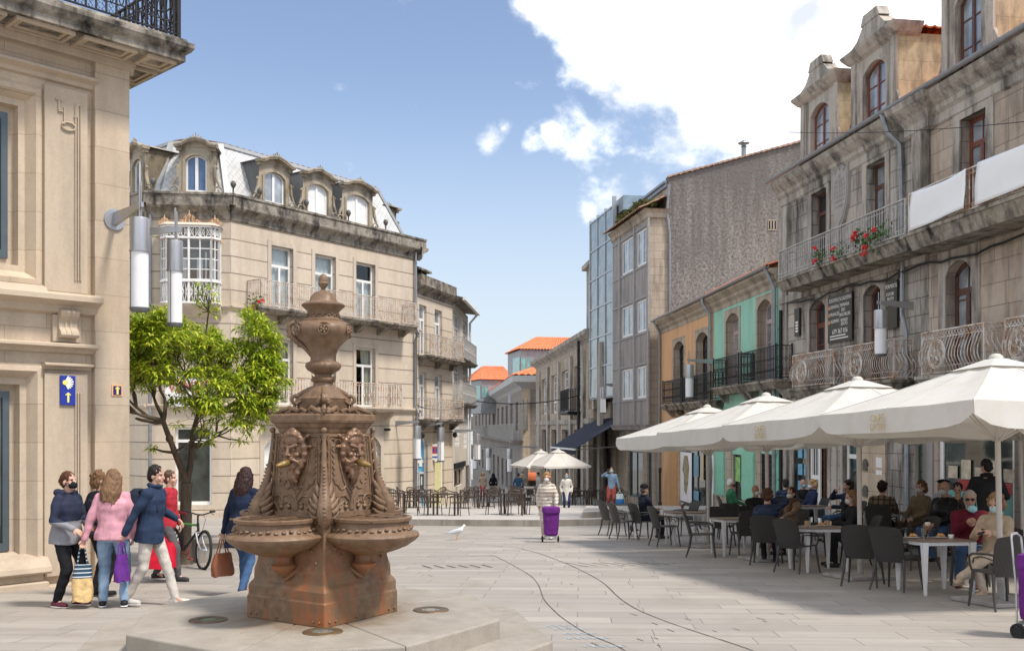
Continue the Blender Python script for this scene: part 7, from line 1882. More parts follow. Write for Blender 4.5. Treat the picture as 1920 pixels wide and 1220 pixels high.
def cup(M, label):
    g = thing('coffee_cup', label, 'cup', M); b = MB(); b.lathe([(.02,.0),(.075,.004),(.082,.014),(.02,.010)], 20); b.build('saucer', M_china, g, smooth=60)
    b = MB(); b.lathe([(.028,.012),(.034,.03),(.040,.095)], 16); b.lathe([(.034,.09),(.002,.09)], 12, cap=False); b.build('cup', M_cof, g, smooth=60); b = MB(); b.tube([(.038,0,.08),(.062,0,.075),(.060,0,.04),(.034,0,.03)], .006, 6); b.build('handle', M_china, g)
cup(tp(1,-.20,-.02), 'coffee glass on a saucer, left end of its table'); cup(tp(1,.22,.08), 'coffee glass on a saucer, right end of its table')
def plate(M, label, n=3):
    g = thing('plate', label, 'plate', M); b = MB(); b.lathe([(.01,.0),(.06,.002),(.095,.014),(.09,.016),(.01,.008)], 24); b.build('dish', M_china, g, smooth=60)
    b = MB()
    for k in range(n): b.tube([(-.05+.02*k,-.03+.03*k,.02),(-.02+.02*k,-.01+.03*k,.036),(.03+.015*k,-.02+.03*k,.034),(.06,-.035+.03*k,.02)], [.008,.02,.02,.008], 8)
    tag(b.build('pastry', M_crust, None, M @ Matrix.Translation((0,0,.012)), smooth=60), label.replace('small white plate under', 'golden pastry lying on a plate,').replace('white plate of', 'golden'), 'pastry')
plate(tp(1,.02,-.05), 'white plate of pastry between the coffee glasses'); plate(tp(0,-.29,.06), 'small white plate under the cake at the left of the couple\'s table', 1); plate(tp(0,.10,.03), 'white plate of pastries in the middle of the couple\'s table', 2)
b = MB(); b.lathe([(.03,0),(.038,.05),(.036,.052),(.002,.045)], 14); tag(b.build('ramekin', M_china, None, tp(0,.24,-.02), smooth=60), 'small white dip bowl on the table in front of the lady', 'bowl')
# ================================================================== people
def skinmat(name, c):
    m, t, b, o = nt(name); n = noise_n(t, objvec(t), 14, 4); t.links.new(ramp(t, n, [(.3, tuple(x*.85 for x in c)), (.7, c)]), b.inputs['Base Color']); b.inputs['Roughness'].default_value = .5; b.inputs['Subsurface Weight'].default_value = .0; return m
SK = [skinmat('fair_skin', (.56,.33,.24)), skinmat('tan_skin', (.44,.24,.16))]
M_eye = plain('eye', (.03,.022,.02), .2); M_lip = plain('lip', (.38,.13,.11), .5)
CL = {}
def cloth_m(key, c, rough=.85, kind=None, c2=None):
    if key in CL: return CL[key]
    m, t, b, o = nt(key); ov = objvec(t); n = noise_n(t, ov, 9, 5, .6); col = ramp(t, n, [(.3, tuple(x*.72 for x in c)), (.7, tuple(min(1, x*1.15) for x in c))])
    h = n
    if kind == 'puffer':
        w = N(t, 'TexWave', {'Vector': ov, 'Scale': 3.6, 'Distortion': .8}, bands_direction='Z').outputs[0]; col = mixc(t, ramp(t, w, [(.0, .55), (.25, 0.)]), col, tuple(x*.45 for x in c)); h = w
    if kind == 'plaid':
        for d in 'XZ':
            w = N(t, 'TexWave', {'Vector': ov, 'Scale': 3.0}, bands_direction=d).outputs[0]; col = mixc(t, ramp(t, w, [(.72, 0.), (.8, .75)]), col, c2)
    if kind == 'split':  # second colour below a height
        tc = t.nodes.new('ShaderNodeTexCoord'); z = N(t, 'SeparateXYZ', {0: tc.outputs['Object']}).outputs[2]; col = mixc(t, ramp(t, N(t, 'MapRange', {'Value': z, 'From Min': c2[3]-.01, 'From Max': c2[3]+.01}).outputs[0], [(.4, 0.), (.6, 1.)]), mixc(t, n, c2[:3], tuple(x*.6 for x in c2[:3])), col)
    if kind == 'spots':
        w = N(t, 'TexVoronoi', {'Vector': ov, 'Scale': 34.}).outputs[0]; col = mixc(t, ramp(t, w, [(.25, .8), (.4, 0.)]), col, c2)
    t.links.new(col, b.inputs['Base Color']); b.inputs['Roughness'].default_value = rough; b.inputs['Specular IOR Level'].default_value = .2
    bump(t, b, h, .5 if kind == 'puffer' else .25, .03 if kind == 'puffer' else .015); CL[key] = m; return m
def ik(a, c, l1, l2, pole):
    a, c = V(a), V(c); d = c-a; L = min(d.length, (l1+l2)*.999); L = max(L, abs(l1-l2)+.01); n = d.normalized(); c = a+n*L
    x = (l1*l1-l2*l2+L*L)/(2*L); h = math.sqrt(max(0, l1*l1-x*x)); p = V(pole); p = p-n*p.dot(n); p = p.normalized() if p.length > 1e-5 else n.orthogonal()
    return a+n*x+p*h, c
def hand(b, w, d, nrm, s, curl, side):
    """palm and five bent fingers; d along the hand, nrm out of the back of the hand"""
    d = V(d).normalized(); nrm = V(nrm); nrm = (nrm-d*nrm.dot(d)).normalized(); lat = d.cross(nrm)*side
    w = V(w); k = w+d*.085*s
    b.capsule(w+d*.01*s, w+d*.05*s, .024*s, .030*s, 10, up=nrm, flat=.62); b.capsule(w+d*.045*s-lat*.014*s, k-lat*.016*s, .022*s, .016*s, 8, up=nrm, flat=.7); b.capsule(w+d*.045*s+lat*.014*s, k+lat*.016*s, .022*s, .016*s, 8, up=nrm, flat=.7)
    for i, (o, L) in enumerate(((.030,.070),(.011,.080),(-.009,.075),(-.028,.060))):
        p = k+lat*o*s-d*.004*s; a = curl*.6; pts = [p-d*.01*s]; q = p
        for j, f_ in enumerate((.45,.32,.25)):
            dd = d*math.cos(a)-nrm*math.sin(a)+lat*o*.9; q = q+dd.normalized()*L*f_*s; pts.append(q); a += curl*(.75+.08*i)
        b.tube(pts, [.0098*s,.0092*s,.0085*s,.0065*s], 8)
    p = w+d*.028*s+lat*.024*s; q = p+(d*.6+lat*.75-nrm*.3).normalized()*.038*s; r = q+(d*.9+lat*.15-nrm*(.3+curl*.5)).normalized()*.034*s; b.tube([p, q, r], [.014*s,.0115*s,.008*s], 8)
def person(label, x, y, yaw, H=1.68, sit=False, lean=.0, hy=0, hp=0, Lh=None, Rh=None, feet=None, top=None, bot=None, shoe=(.03,.03,.03), sole=None, hair=('short',(.05,.03,.02)), mask=None, skin=0, female=False, h=0, fat=1.0, hem=.10, extra=(), curl=.7, seat=.46, twist=0, knees=None, legw=1.0, pz=None, mask_off=None, sleeve=1.0, group=None):
    s = H/1.70; dist = y; vx = .0075 if dist < 16 else .0095 if dist < 22 else .013 if dist < 30 else .019
    M = Matrix.Translation((x, y, gz(y)+h)) @ Matrix.Rotation(R(yaw), 4, 'Z')
    T = thing('person', label, 'person', M, group); W_ = WORLD[T.name]
    u = V((0,-math.sin(lean),math.cos(lean))); Rt = Matrix.Rotation(R(twist), 3, 'Z'); r = Rt @ V((1,0,0)); f = r.cross(u)*-1
    f = u.cross(r)*-1 if False else V((0,-math.cos(lean),-math.sin(lean))); f = Rt @ f
    Pz = V((0, .02 if sit else 0, (pz if pz else (seat+.105 if sit else .93*s)))); Nk = Pz+u*.50*s; sw = (.158 if female else .182)*s
    hc = Nk+(u*.55+V((0,0,.45)))*.145*s+f*.02; HR = Matrix.Rotation(R(hy), 3, 'Z') @ Matrix.Rotation(R(hp), 3, 'X')
    hd = lambda a: hc+HR @ (V(a)*s)
    sh = {k: Pz+u*.435*s+r*sw*k for k in (-1, 1)}; hip = {k: Pz+r*.088*s*k-V((0,0,.03)) for k in (-1, 1)}
    tg = {-1: Rh, 1: Lh}; el, wr = {}, {}
    for k in (-1, 1):
        t_ = V(tg[k]) if tg[k] else sh[k]+V((k*.07,-.03,-.50*s)); el[k], wr[k] = ik(sh[k], t_, .285*s, .255*s, r*k*.5-f*.6-V((0,0,.5)))
    ft = {-1: V(feet[0]), 1: V(feet[1])} if feet else {k: (V((k*.10,-.40,.085)) if sit else V((k*.09,.0,.085))) for k in (-1, 1)}
    kn = {}
    for k in (-1, 1): kn[k], ft[k] = ik(hip[k], ft[k], .435*s, .425*s, (knees[k] if knees else V((k*.12,-1,.15))))
    # --- body: one continuous surface
    b = MB(); b.ball(hd((0,.012,.03)), (.073*s,.09*s,.098*s), 14, HR); b.ball(hd((0,-.022,-.028)), (.058*s,.066*s,.082*s), 12, HR); b.ball(hd((0,-.058,-.088)), (.032*s,.03*s,.026*s), 10, HR)
    b.capsule(hd((0,-.080,.018)), hd((0,-.097,-.022)), .0095*s, .0135*s, 8); b.ball(hd((0,-.083,-.056)), (.024*s,.014*s,.012*s), 8, HR)
    for k in (-1, 1): b.ball(hd((k*.074,.012,-.012)), (.011*s,.02*s,.030*s), 8, HR); b.capsule(hd((k*.014,-.077,.034)), hd((k*.046,-.062,.036)), .010*s, .009*s, 6); b.ball(hd((k*.036,-.058,-.03)), (.024*s,.022*s,.024*s), 8, HR)
    b.capsule(Nk-u*.05*s, hc-V((0,0,.05))*s, .056*s, .052*s, 12)
    b.rings([[Pz+u*t_*s+(r*math.cos(a)*w_+f*math.sin(a)*d_)*s for a in [i*math.pi/8 for i in range(16)]] for t_, w_, d_ in ((-.09,.13,.10),(0,.15,.11),(.2,.13,.10),(.38,.16,.105),(.46,.13,.08),(.49,.06,.055))])
    for k in (-1, 1):
        b.capsule(sh[k], el[k], .048*s, .038*s, 10); b.capsule(el[k], wr[k], .038*s, .025*s, 10); dv = (wr[k]-el[k]).normalized()
        hand(b, wr[k], dv+V((0,0,-.15)), (f+u*.6+r*k*.4) if tg[k] else r*k, s*.98, curl, -k)
        b.capsule(hip[k], kn[k], .075*s, .052*s, 10); b.capsule(kn[k], ft[k], .050*s, .034*s, 10); b.capsule(ft[k], ft[k]+V((0,-.10,-.045)), .036*s, .028*s, 8)
    me = remesh(b, vx, 2); me.materials.append(SK[skin]); me.materials.append(M_eye); me.materials.append(M_lip)
    spots = [(hd((k*.031,-.075,.012)), .013*s, 1) for k in (-1, 1)] + [(hd((0,-.094,-.056)), .017*s, 2)]
    for p in me.polygons:
        for c_, rad, mi in spots:
            if (p.center-c_).length < rad: p.material_index = mi
    link(me, 'body', T)
    # --- clothes
    fw = fat*(1.0 if not female else .95); b = MB(); hz = -hem
    prof = [(hz,.186,.148),(0.0,.180,.140),(.14,.15 if female else .158,.118),(.28,.165,.13),(.37,.176,.125),(.44,.15,.10),(.485,.085,.075),(.515,.066,.066)]
    if sit: prof = [(max(hz,-.10),.175,.14)] + prof[1:]
    b.rings([[Pz+u*t_*s+(r*math.cos(a)*w_*(fw if t_ < .4 else 1)+f*math.sin(a)*d_*(fw if t_ < .4 else 1))*s for a in [i*math.pi/8 for i in range(16)]] for t_, w_, d_ in prof])
    for k in (-1, 1):
        b.capsule(sh[k]-V((0,0,.012)), el[k], .066*s*fw**.5, .054*s*sleeve, 12); e2 = el[k]+(wr[k]-el[k])*.97; b.capsule(el[k], e2, .054*s*sleeve, .041*s*sleeve, 12)
        b.capsule(Pz+u*.43*s, sh[k], .075*s, .062*s, 10)
    if 'hood' in extra: b.tube([Nk+f*.05+r*-.10, Nk-f*.06+r*-.10+u*.01, Nk-f*.12-u*.03, Nk-f*.06+r*.10+u*.01, Nk+f*.05+r*.10], [.035,.05,.06,.05,.035], 10)
    if 'collar' in extra: b.tube([Nk+u*.03+(r*math.cos(a)*.078+f*math.sin(a)*.078) for a in [i*math.pi/8 for i in range(16)]], .022, 8, closed=True)
    if 'coat' in extra:
        b.rings([[Pz+u*t_+(r*math.cos(a)*w_+f*math.sin(a)*d_)*s*fw for a in [i*math.pi/8 for i in range(16)]] for t_, w_, d_ in ((-.42,.21,.17),(-.2,.19,.15),(0,.168,.128))])
    me = remesh(b, vx*1.35, 3, (.014, (8,8,10)) if dist < 26 else None); me.materials.append(top); link(me, 'jacket' if 'sweater' not in extra else 'sweater', T)
    b = MB(); b.rings([[Pz+u*t_*s+(r*math.cos(a)*w_+f*math.sin(a)*d_)*s*fat**.7 for a in [i*math.pi/8 for i in range(16)]] for t_, w_, d_ in ((-.12,.14,.115),(-.04,.165,.128),(.06,.155,.118))])
    for k in (-1, 1): b.capsule(hip[k], kn[k], .092*s*legw, .064*s*legw, 12); b.capsule(kn[k], ft[k]+V((0,0,.015)), .064*s*legw, .050*s*legw, 12)
    me = remesh(b, vx*1.3, 2, (.010, (7,7,12)) if dist < 22 else None); me.materials.append(bot); link(me, 'trousers', T)
    sm = cloth_m('shoe_%d_%d_%d' % tuple(int(c*99) for c in shoe), shoe, .5); slm = cloth_m('sole_%d' % int((sole or (.05,))[0]*99), sole or (.05,.045,.04), .6)
    for k in (-1, 1):
        a = ft[k]; tz = -.045 if not (a.z > .15) else -.03; toe = a+V((k*.02,-.15*s,tz)); b = MB(); b.capsule(a+V((0,.035,tz+.01)), toe, .044*s, .034*s, 10, up=(0,0,1)); b.capsule(a+V((0,.01,-.02)), a+V((0,.0,.02)), .045*s, .047*s, 10)
        zm = a.z-.078
        b.v = [V((v.x, v.y, max(v.z, zm))) for v in b.v]; so = b.build('shoe', sm, T, smooth=70)
        b = MB(); b.capsule(a+V((0,.035,-.066)), V((toe.x,toe.y,a.z-.066)), .048*s, .038*s, 10, up=(0,0,1), flat=.28); b.build('sole', slm, so, smooth=70)
    # --- hair, mask, hats
    st, hcol = hair; hm = cloth_m('hair_%d_%d_%d' % tuple(int(c*200) for c in hcol), hcol, .55)
    if st != 'bald':
        b = MB(); rs = random.Random(int(x*100)); b.ball(hd((0,.022,.045)), (.083*s,.092*s,.094*s), 14, HR); b.ball(hd((0,.05,.0)), (.078*s,.066*s,.085*s), 12, HR)
        if st in ('curly', 'bob'):
            for k in range(46 if st == 'curly' else 20):
                a = rs.uniform(0, 2*math.pi); e = rs.uniform(-.5, 1.4); q = V((math.cos(a)*math.cos(e)*.092, math.sin(a)*math.cos(e)*.095+.03, math.sin(e)*.10+.035))
                if q.y < -.05 and q.z < .08: continue
                b.ball(hd(q), rs.uniform(.020,.034)*s, 8)
        if st in ('bob',):
            for k in range(9): a = .35+k*.305; b.tube([hd((math.cos(a)*.085, math.sin(a)*.085+.01, .05)), hd((math.cos(a)*.098, math.sin(a)*.095+.015, -.03)), hd((math.cos(a)*.085, math.sin(a)*.08+.02, -.10))], [.03*s,.034*s,.016*s], 8)
        if st == 'long':
            for k in range(13): a = .1+k*.245; L = rs.uniform(.20,.30); b.tube([hd((math.cos(a)*.082, math.sin(a)*.08+.01, .05)), hd((math.cos(a)*.098, math.sin(a)*.095+.015, -.05)), hd((math.cos(a)*.105, math.sin(a)*.11+.03, -.05-L*.5)), hd((math.cos(a)*.09, math.sin(a)*.10+.04, -.05-L))], [.03*s,.033*s,.028*s,.010*s], 8)
        if st == 'bun': b.ball(hd((0,.115,.02)), (.042*s,.036*s,.040*s), 10, HR)
        me = remesh(b, vx*1.1, 1, (.014, (60,60,14))); me.materials.append(hm); link(me, 'hair', T)
    if mask:
        mm = cloth_m('mask_%d_%d' % (int(mask[0]*99), int(mask[2]*99)), mask, .8); b = MB(); o = V(mask_off) if mask_off else V((0,0,0))
        b.rings([[hd(V((math.cos(a)*w_, -.045-d_, -.045+math.sin(a)*hh))+o) for a in [i*math.pi/8 for i in range(16)]] for w_, hh, d_ in ((.062,.052,.0),(.057,.050,.028),(.040,.040,.052),(.018,.022,.066))])
        for k in (-1, 1):
            for zz in (-.025,-.065): b.tube([hd(V((k*.058,-.05,zz))+o), hd((k*.078,.01,-.012))], .003*s, 4)
        b.build('face_mask', mm, T, smooth=60)
    if 'cap' in extra or 'beret' in extra:
        b = MB(); hat = cloth_m('black_hat', (.012,.012,.014), .8)
        if 'cap' in extra: b.rings([[hd((math.cos(a)*w_, .018+math.sin(a)*w_*1.12, z_)) for a in [i*math.pi/8 for i in range(16)]] for w_, z_ in ((.090,.055),(.092,.085),(.082,.125),(.05,.15),(.01,.158))]); b.rings([[hd((math.cos(a)*.075, -.08-abs(math.sin(a))*.085*(math.sin(a) < 0)-.0, .058+z_-.02*abs(math.sin(a)))) for a in [math.pi+i*math.pi/9 for i in range(10)]] for z_ in (0, .008)])
        else: b.rings([[hd((math.cos(a)*w_+.02, .018+math.sin(a)*w_*1.05, z_)) for a in [i*math.pi/8 for i in range(16)]] for w_, z_ in ((.085,.065),(.112,.085),(.115,.105),(.07,.13),(.01,.135))])
        b.build('cap' if 'cap' in extra else 'beret', hat, T, smooth=60)
    if 'sunglasses' in extra or 'glasses' in extra:
        b = MB()
        for k in (-1, 1): b.ball(hd((k*.034,-.092,.010)), (.026*s,.008*s,.021*s), 10, HR); b.tube([hd((k*.058,-.085,.014)), hd((k*.078,.01,.005))], .003, 4)
        b.tube([hd((-.012,-.098,.014)), hd((.012,-.098,.014))], .004, 4); b.build('sunglasses', M_iron, T, smooth=60)
    if 'scarf' in extra:
        b = MB(); b.tube([Nk+u*.02+(r*math.cos(a)*.095+f*math.sin(a)*.095) for a in [i*math.pi/8 for i in range(16)]], .040, 10, closed=True); b.tube([Nk+f*.10+r*.03, Nk+f*.15-u*.14+r*.05, Nk+f*.15-u*.30+r*.04], [.045,.055,.05], 10); me = remesh(b, .012, 2, (.012, (16,16,16))); me.materials.append(cloth_m('leopard_scarf', (.17,.085,.05), .9, 'spots', (.03,.015,.012))); link(me, 'scarf', T)
    if 'backpack' in extra:
        b = MB(); c = Pz+u*.26-f*.20; b.rings([[c+u*z_+(r*math.cos(a)*w_+f*math.sin(a)*d_) for a in [i*math.pi/8 for i in range(16)]] for z_, w_, d_ in ((-.24,.12,.08),(-.20,.155,.11),(.0,.16,.12),(.16,.14,.10),(.22,.08,.06))])
        for k in (-1, 1): b.tube([c+u*.18+r*k*.08, sh[k]*.7+Nk*.3+u*.05, Pz+u*.25+f*.13+r*k*.10, c-u*.15+r*k*.12], .018, 6)
        me = remesh(b, .014, 2); me.materials.append(cloth_m('navy_backpack', (.018,.028,.05), .8)); bp_ = link(me, 'backpack', T)
    T_INFO[label] = (M, wr, el, hc, Pz)
    return T
T_INFO = {}
NAVY = cloth_m('navy_jersey', (.022,.028,.055)); JEAN = cloth_m('light_denim', (.25,.36,.50)); JEAND = cloth_m('mid_denim', (.06,.12,.24)); BLK = cloth_m('black_cloth', (.014,.014,.017)); PINK = cloth_m('pink_fleece', (.60,.30,.36))
p = G(124, 1137); person('woman in a navy and grey hooded jacket and black mask standing by the stone wall', p.x, p.y, 72, 1.66, lean=.04, hp=-4, top=cloth_m('navy_grey_jacket', (.026,.032,.06), .85, 'split', (.30,.30,.33,1.06)), bot=BLK, shoe=(.13,.03,.05), sole=(.7,.66,.62), hair=('bun',(.085,.032,.016)), mask=(.015,.015,.017), female=True, fat=1.28, hem=.13, extra=('hood',), Lh=(.08,-.30,1.02), Rh=(-.15,-.24,.98), legw=1.12, feet=((-.10,.05,.085),(.10,-.08,.085)))
p = G(212, 1138); person('woman in a pink fleece and light blue jeans seen from behind, holding a tote bag', p.x, p.y, 194, 1.68, lean=.03, hy=-18, hp=10, top=PINK, bot=JEAN, shoe=(.02,.02,.022), sole=(.72,.72,.72), hair=('long',(.19,.11,.06)), female=True, fat=1.24, hem=.09, extra=('sweater','collar'), legw=1.15, Lh=(.34,.02,.80), feet=((-.13,.0,.085),(.12,-.03,.085)), curl=1.1)
W_TOTE = T_INFO['woman in a pink fleece and light blue jeans seen from behind, holding a tote bag']
p = G(186, 1118); person('woman in a dark quilted jacket half hidden behind the woman in pink', p.x, p.y, 150, 1.66, hy=-30, top=cloth_m('dark_quilt', (.02,.022,.035), .7, 'puffer'), bot=BLK, shoe=(.02,.02,.02), hair=('bob',(.17,.09,.045)), female=True, fat=1.1)
p = G(282, 1135); person('person in a navy jacket with a navy backpack walking right past the woman in pink', p.x, p.y, 84, 1.74, lean=.10, hp=6, top=cloth_m('blue_navy_coat', (.025,.042,.085)), bot=cloth_m('pale_trousers', (.52,.48,.43)), shoe=(.55,.52,.48), sole=(.6,.58,.55), hair=('short',(.02,.016,.014)), extra=('backpack','collar'), fat=1.1, hem=.16, feet=((-.09,.26,.10),(.09,-.28,.085)), Lh=(.28,-.22,1.05), Rh=(-.26,.22,.88))
p = G(312, 1088); person('person in a red jacket walking behind the one with the backpack', p.x, p.y, 86, 1.68, lean=.08, top=cloth_m('red_jacket', (.42,.03,.045)), bot=cloth_m('grey_trousers', (.10,.095,.10)), shoe=(.05,.05,.05), hair=('short',(.10,.06,.04)), fat=1.05, feet=((-.09,-.22,.085),(.09,.2,.10)), Lh=(.25,-.1,.84), Rh=(-.24,.0,.84))
W_RED = T_INFO['person in a red jacket walking behind the one with the backpack']
p = G(452, 1117); person('woman in a long navy jacket and blue jeans with long dark hair behind the fountain', p.x, p.y, 158, 1.72, lean=.16, hp=8, top=cloth_m('deep_navy_jacket', (.014,.022,.05)), bot=JEAND, shoe=(.05,.06,.10), hair=('long',(.035,.018,.016)), female=True, fat=1.15, hem=.30, feet=((-.08,.10,.085),(.08,-.16,.085)), Lh=(.30,.0,.80), curl=1.1)
W_BAG = T_INFO['woman in a long navy jacket and blue jeans with long dark hair behind the fountain']
CREAM = cloth_m('cream_puffer', (.62,.54,.46), .6, 'puffer')
p = G(1026, 1010); person('older woman in a cream quilted coat and white mask pulling a purple trolley', p.x, p.y, -8, 1.64, lean=.06, hy=-6, top=CREAM, bot=cloth_m('cream_trousers', (.55,.49,.42)), shoe=(.6,.58,.56), hair=('curly',(.36,.19,.08)), mask=(.74,.75,.76), female=True, fat=1.3, hem=.34, extra=('collar',), Lh=(.26,-.26,.88), legw=1.05, feet=((-.10,.08,.085),(.10,-.10,.085)), curl=1.2, sleeve=1.15)
p = GX(1062, 41, .08); person('woman in an open white coat and blue mask on the far terrace', p.x, p.y, 5, 1.62, h=.02, top=cloth_m('white_coat', (.66,.63,.56)), bot=cloth_m('dark_blue_trousers', (.03,.035,.09)), hair=('short',(.06,.03,.025)), mask=(.30,.48,.62), female=True, hem=.45, extra=('coat',))
p = GX(1147, 38.3, .2); person('woman in a denim jacket and brick red trousers raising a phone, carrying a plastic bag', p.x, p.y, -14, 1.66, h=.2, top=cloth_m('pale_denim_jacket', (.22,.32,.44)), bot=cloth_m('brick_trousers', (.36,.085,.07)), hair=('short',(.07,.03,.025)), mask=(.35,.60,.62), female=True, Rh=(-.14,-.30,1.46), Lh=(.30,-.04,.80), legw=1.2, curl=1.0)
W_DEN = T_INFO['woman in a denim jacket and brick red trousers raising a phone, carrying a plastic bag']
for px, Y, lb, yw, tc_, bc, hr, Hp, mk_ in ((905,60,'blonde woman in a beige coat and red skirt far down the street',10,(.50,.40,.30),(.55,.04,.07),('long',(.42,.26,.10)),1.68,None), (925,62,'person dressed all in black walking away down the street',178,(.012,.012,.014),(.012,.012,.014),('long',(.015,.012,.01)),1.60,None),
        (972,55,'person in a blue denim jacket seen from behind on the far terrace',176,(.05,.12,.22),(.02,.02,.025),('short',(.08,.05,.03)),1.62,None), (979,59,'woman in a beige top facing the camera behind the denim jacket',5,(.45,.36,.24),(.45,.10,.16),('short',(.12,.06,.04)),1.70,(.74,.74,.74)), (1009,54,'person in white profile with black hair beside the far parasols',-75,(.62,.62,.64),(.05,.05,.06),('short',(.012,.01,.01)),1.66,(.7,.7,.72))):
    p = GX(px, Y); person(lb, p.x, p.y, yw, Hp, top=cloth_m('far_top_%d' % px, tc_), bot=cloth_m('far_bot_%d' % px, bc), hair=hr, mask=mk_, female=px != 972, hem=.2)
# --- seated at the café
def seated(label, px, Y, yaw, h=0, **k):
    X = (px-CX)/F*Y; d = Matrix.Rotation(R(yaw), 3, 'Z') @ V((0,-.05,0))
    chair(X, Y, yaw, 'charcoal café chair occupied by the ' + SHORT.get(label, label), h)
    k.setdefault('lean', -.06); a = k.pop('arms', 'lap')
    if a == 'lap': k.setdefault('Lh', (.10,-.30,.66)); k.setdefault('Rh', (-.10,-.30,.66))
    elif a == 'table': k.setdefault('Lh', (.13,-.44,.78)); k.setdefault('Rh', (-.13,-.44,.78))
    elif a == 'face': k.setdefault('Lh', (.16,-.38,.78)); k.setdefault('Rh', (-.07,-.20,1.12))
    return person(label, X+d.x, Y+d.y, yaw, k.pop('H', 1.72), sit=True, h=h, **k)
SHORT = {}
def S_(short, full): SHORT[full] = short; return full
BLKJ = cloth_m('black_jacket', (.016,.016,.018), .7)
seated(S_('man in the black cap', 'man in a black cap and dark navy jacket sitting at the left tables'), 1208, 24.6, 112, top=cloth_m('ink_jacket', (.016,.019,.032)), bot=BLK, extra=('cap','collar'), hair=('short',(.10,.09,.08)), hy=-8, fat=1.15)
seated(S_('white-haired man in green', 'white-haired man in a green jacket and dark mask in profile'), 1370, 27.0, 88, .13, top=cloth_m('green_jacket', (.035,.15,.075)), bot=BLK, hair=('short',(.60,.59,.57)), mask=(.05,.02,.025), skin=1, fat=1.1)
seated(S_('bald man with the white mask', 'bald man in a black jacket with a large white mask facing the camera'), 1416, 22.3, 18, H=1.76, top=BLKJ, bot=JEAND, hair=('bald',(0,0,0)), mask=(.70,.69,.64), skin=1, hy=12, fat=1.15, arms='table')
seated(S_('curly woman in the navy puffer', 'woman with curly brown hair in a navy puffer jacket, back to the camera'), 1437, 17.9, 158, top=cloth_m('navy_puffer', (.022,.034,.075), .5, 'puffer'), bot=BLK, hair=('curly',(.085,.042,.026)), female=True, fat=1.25, arms='face', lean=.12, shoe=(.02,.02,.02))
seated(S_('woman with the leopard scarf', 'woman in a tan coat and leopard scarf with a white mask and glasses'), 1484, 20.3, -48, top=cloth_m('tan_coat', (.27,.19,.13)), bot=BLK, hair=('bun',(.05,.022,.018)), mask=(.70,.68,.63), female=True, extra=('scarf',), fat=1.1, arms='table')
seated(S_('dark-haired man in blue', 'dark-haired man in a ribbed navy jacket seen from behind near the mint wall'), 1474, 25.2, 172, .13, H=1.74, top=cloth_m('ribbed_navy', (.03,.045,.085), .7, 'puffer'), bot=BLK, hair=('short',(.035,.03,.028)), lean=.1)
seated(S_('balding man with the blue mask', 'balding man in a black jacket with a blue mask across the table'), 1503, 26.3, 14, .13, top=BLKJ, bot=BLK, hair=('bald',(0,0,0)), mask=(.22,.40,.48), skin=1, lean=.06, arms='table')
seated(S_('blonde woman in navy', 'blonde woman in a navy jacket with a white mask in profile'), 1524, 24.4, -82, .13, top=cloth_m('blazer_navy', (.022,.03,.075)), bot=BLK, hair=('bob',(.42,.26,.12)), mask=(.74,.73,.72), female=True, extra=('collar',))
seated(S_('dark-haired woman sipping', 'dark-haired woman in profile raising a cup to her mouth by the white door'), 1590, 21.8, -84, .13, top=cloth_m('slate_top', (.03,.04,.07)), bot=JEAND, hair=('bob',(.035,.02,.016)), female=True, arms='face', hp=-6)
seated(S_('long-haired woman in black', 'woman with long light brown hair, white mask and black coat in profile'), 1611, 17.4, -92, top=BLKJ, bot=BLK, hair=('long',(.20,.11,.055)), mask=(.72,.71,.68), female=True, lean=.16, hp=12, arms='table', fat=1.15)
seated(S_('man in the plaid shirt', 'man with dark curly hair in a plaid shirt leaning over his table'), 1652, 19.3, 152, .13, top=cloth_m('plaid_shirt', (.21,.155,.105), .85, 'plaid', (.035,.025,.022)), bot=BLK, hair=('curly',(.03,.014,.012)), lean=.22, hp=12, arms='table')
seated(S_('woman in khaki', 'woman with short auburn hair in a khaki coat and white mask'), 1727, 19.5, -62, .13, top=cloth_m('khaki_coat', (.23,.175,.105)), bot=cloth_m('brown_tights', (.12,.085,.06)), hair=('bob',(.16,.085,.035)), mask=(.66,.65,.62), female=True, fat=1.15, arms='lap')
seated(S_('bald man in black', 'bald man in a black leather jacket with a grey mask looking left'), 1772, 17.3, -64, .13, H=1.76, top=cloth_m('black_leather', (.012,.012,.013), .35), bot=JEAND, hair=('bald',(0,0,0)), mask=(.55,.55,.60), skin=1, fat=1.2, hp=4)
seated(S_('person in the beret', 'person in a black beret and pale jacket behind the bald man'), 1767, 20.2, -70, .13, H=1.78, top=cloth_m('pale_jacket', (.55,.54,.58)), bot=BLK, hair=('short',(.03,.025,.02)), extra=('beret',))
seated(S_('girl with the straw', 'dark-haired girl in brown drinking through an orange straw'), 1797, 18.7, -28, .13, H=1.70, top=cloth_m('brown_shirt', (.09,.065,.05)), bot=BLK, hair=('short',(.02,.014,.013)), lean=.14, hp=14, Lh=(.05,-.24,1.02), Rh=(-.05,-.26,.98))
p = GX(1853, 16.2, .13); person('waiter in a black jacket standing bent over with his back to the camera', p.x, p.y, 168, 1.74, h=.13, lean=.20, hp=14, hy=22, top=BLKJ, bot=BLK, hair=('short',(.018,.015,.014)), fat=1.15, Lh=(.22,-.36,1.05), Rh=(-.22,-.34,1.05), extra=('collar',))
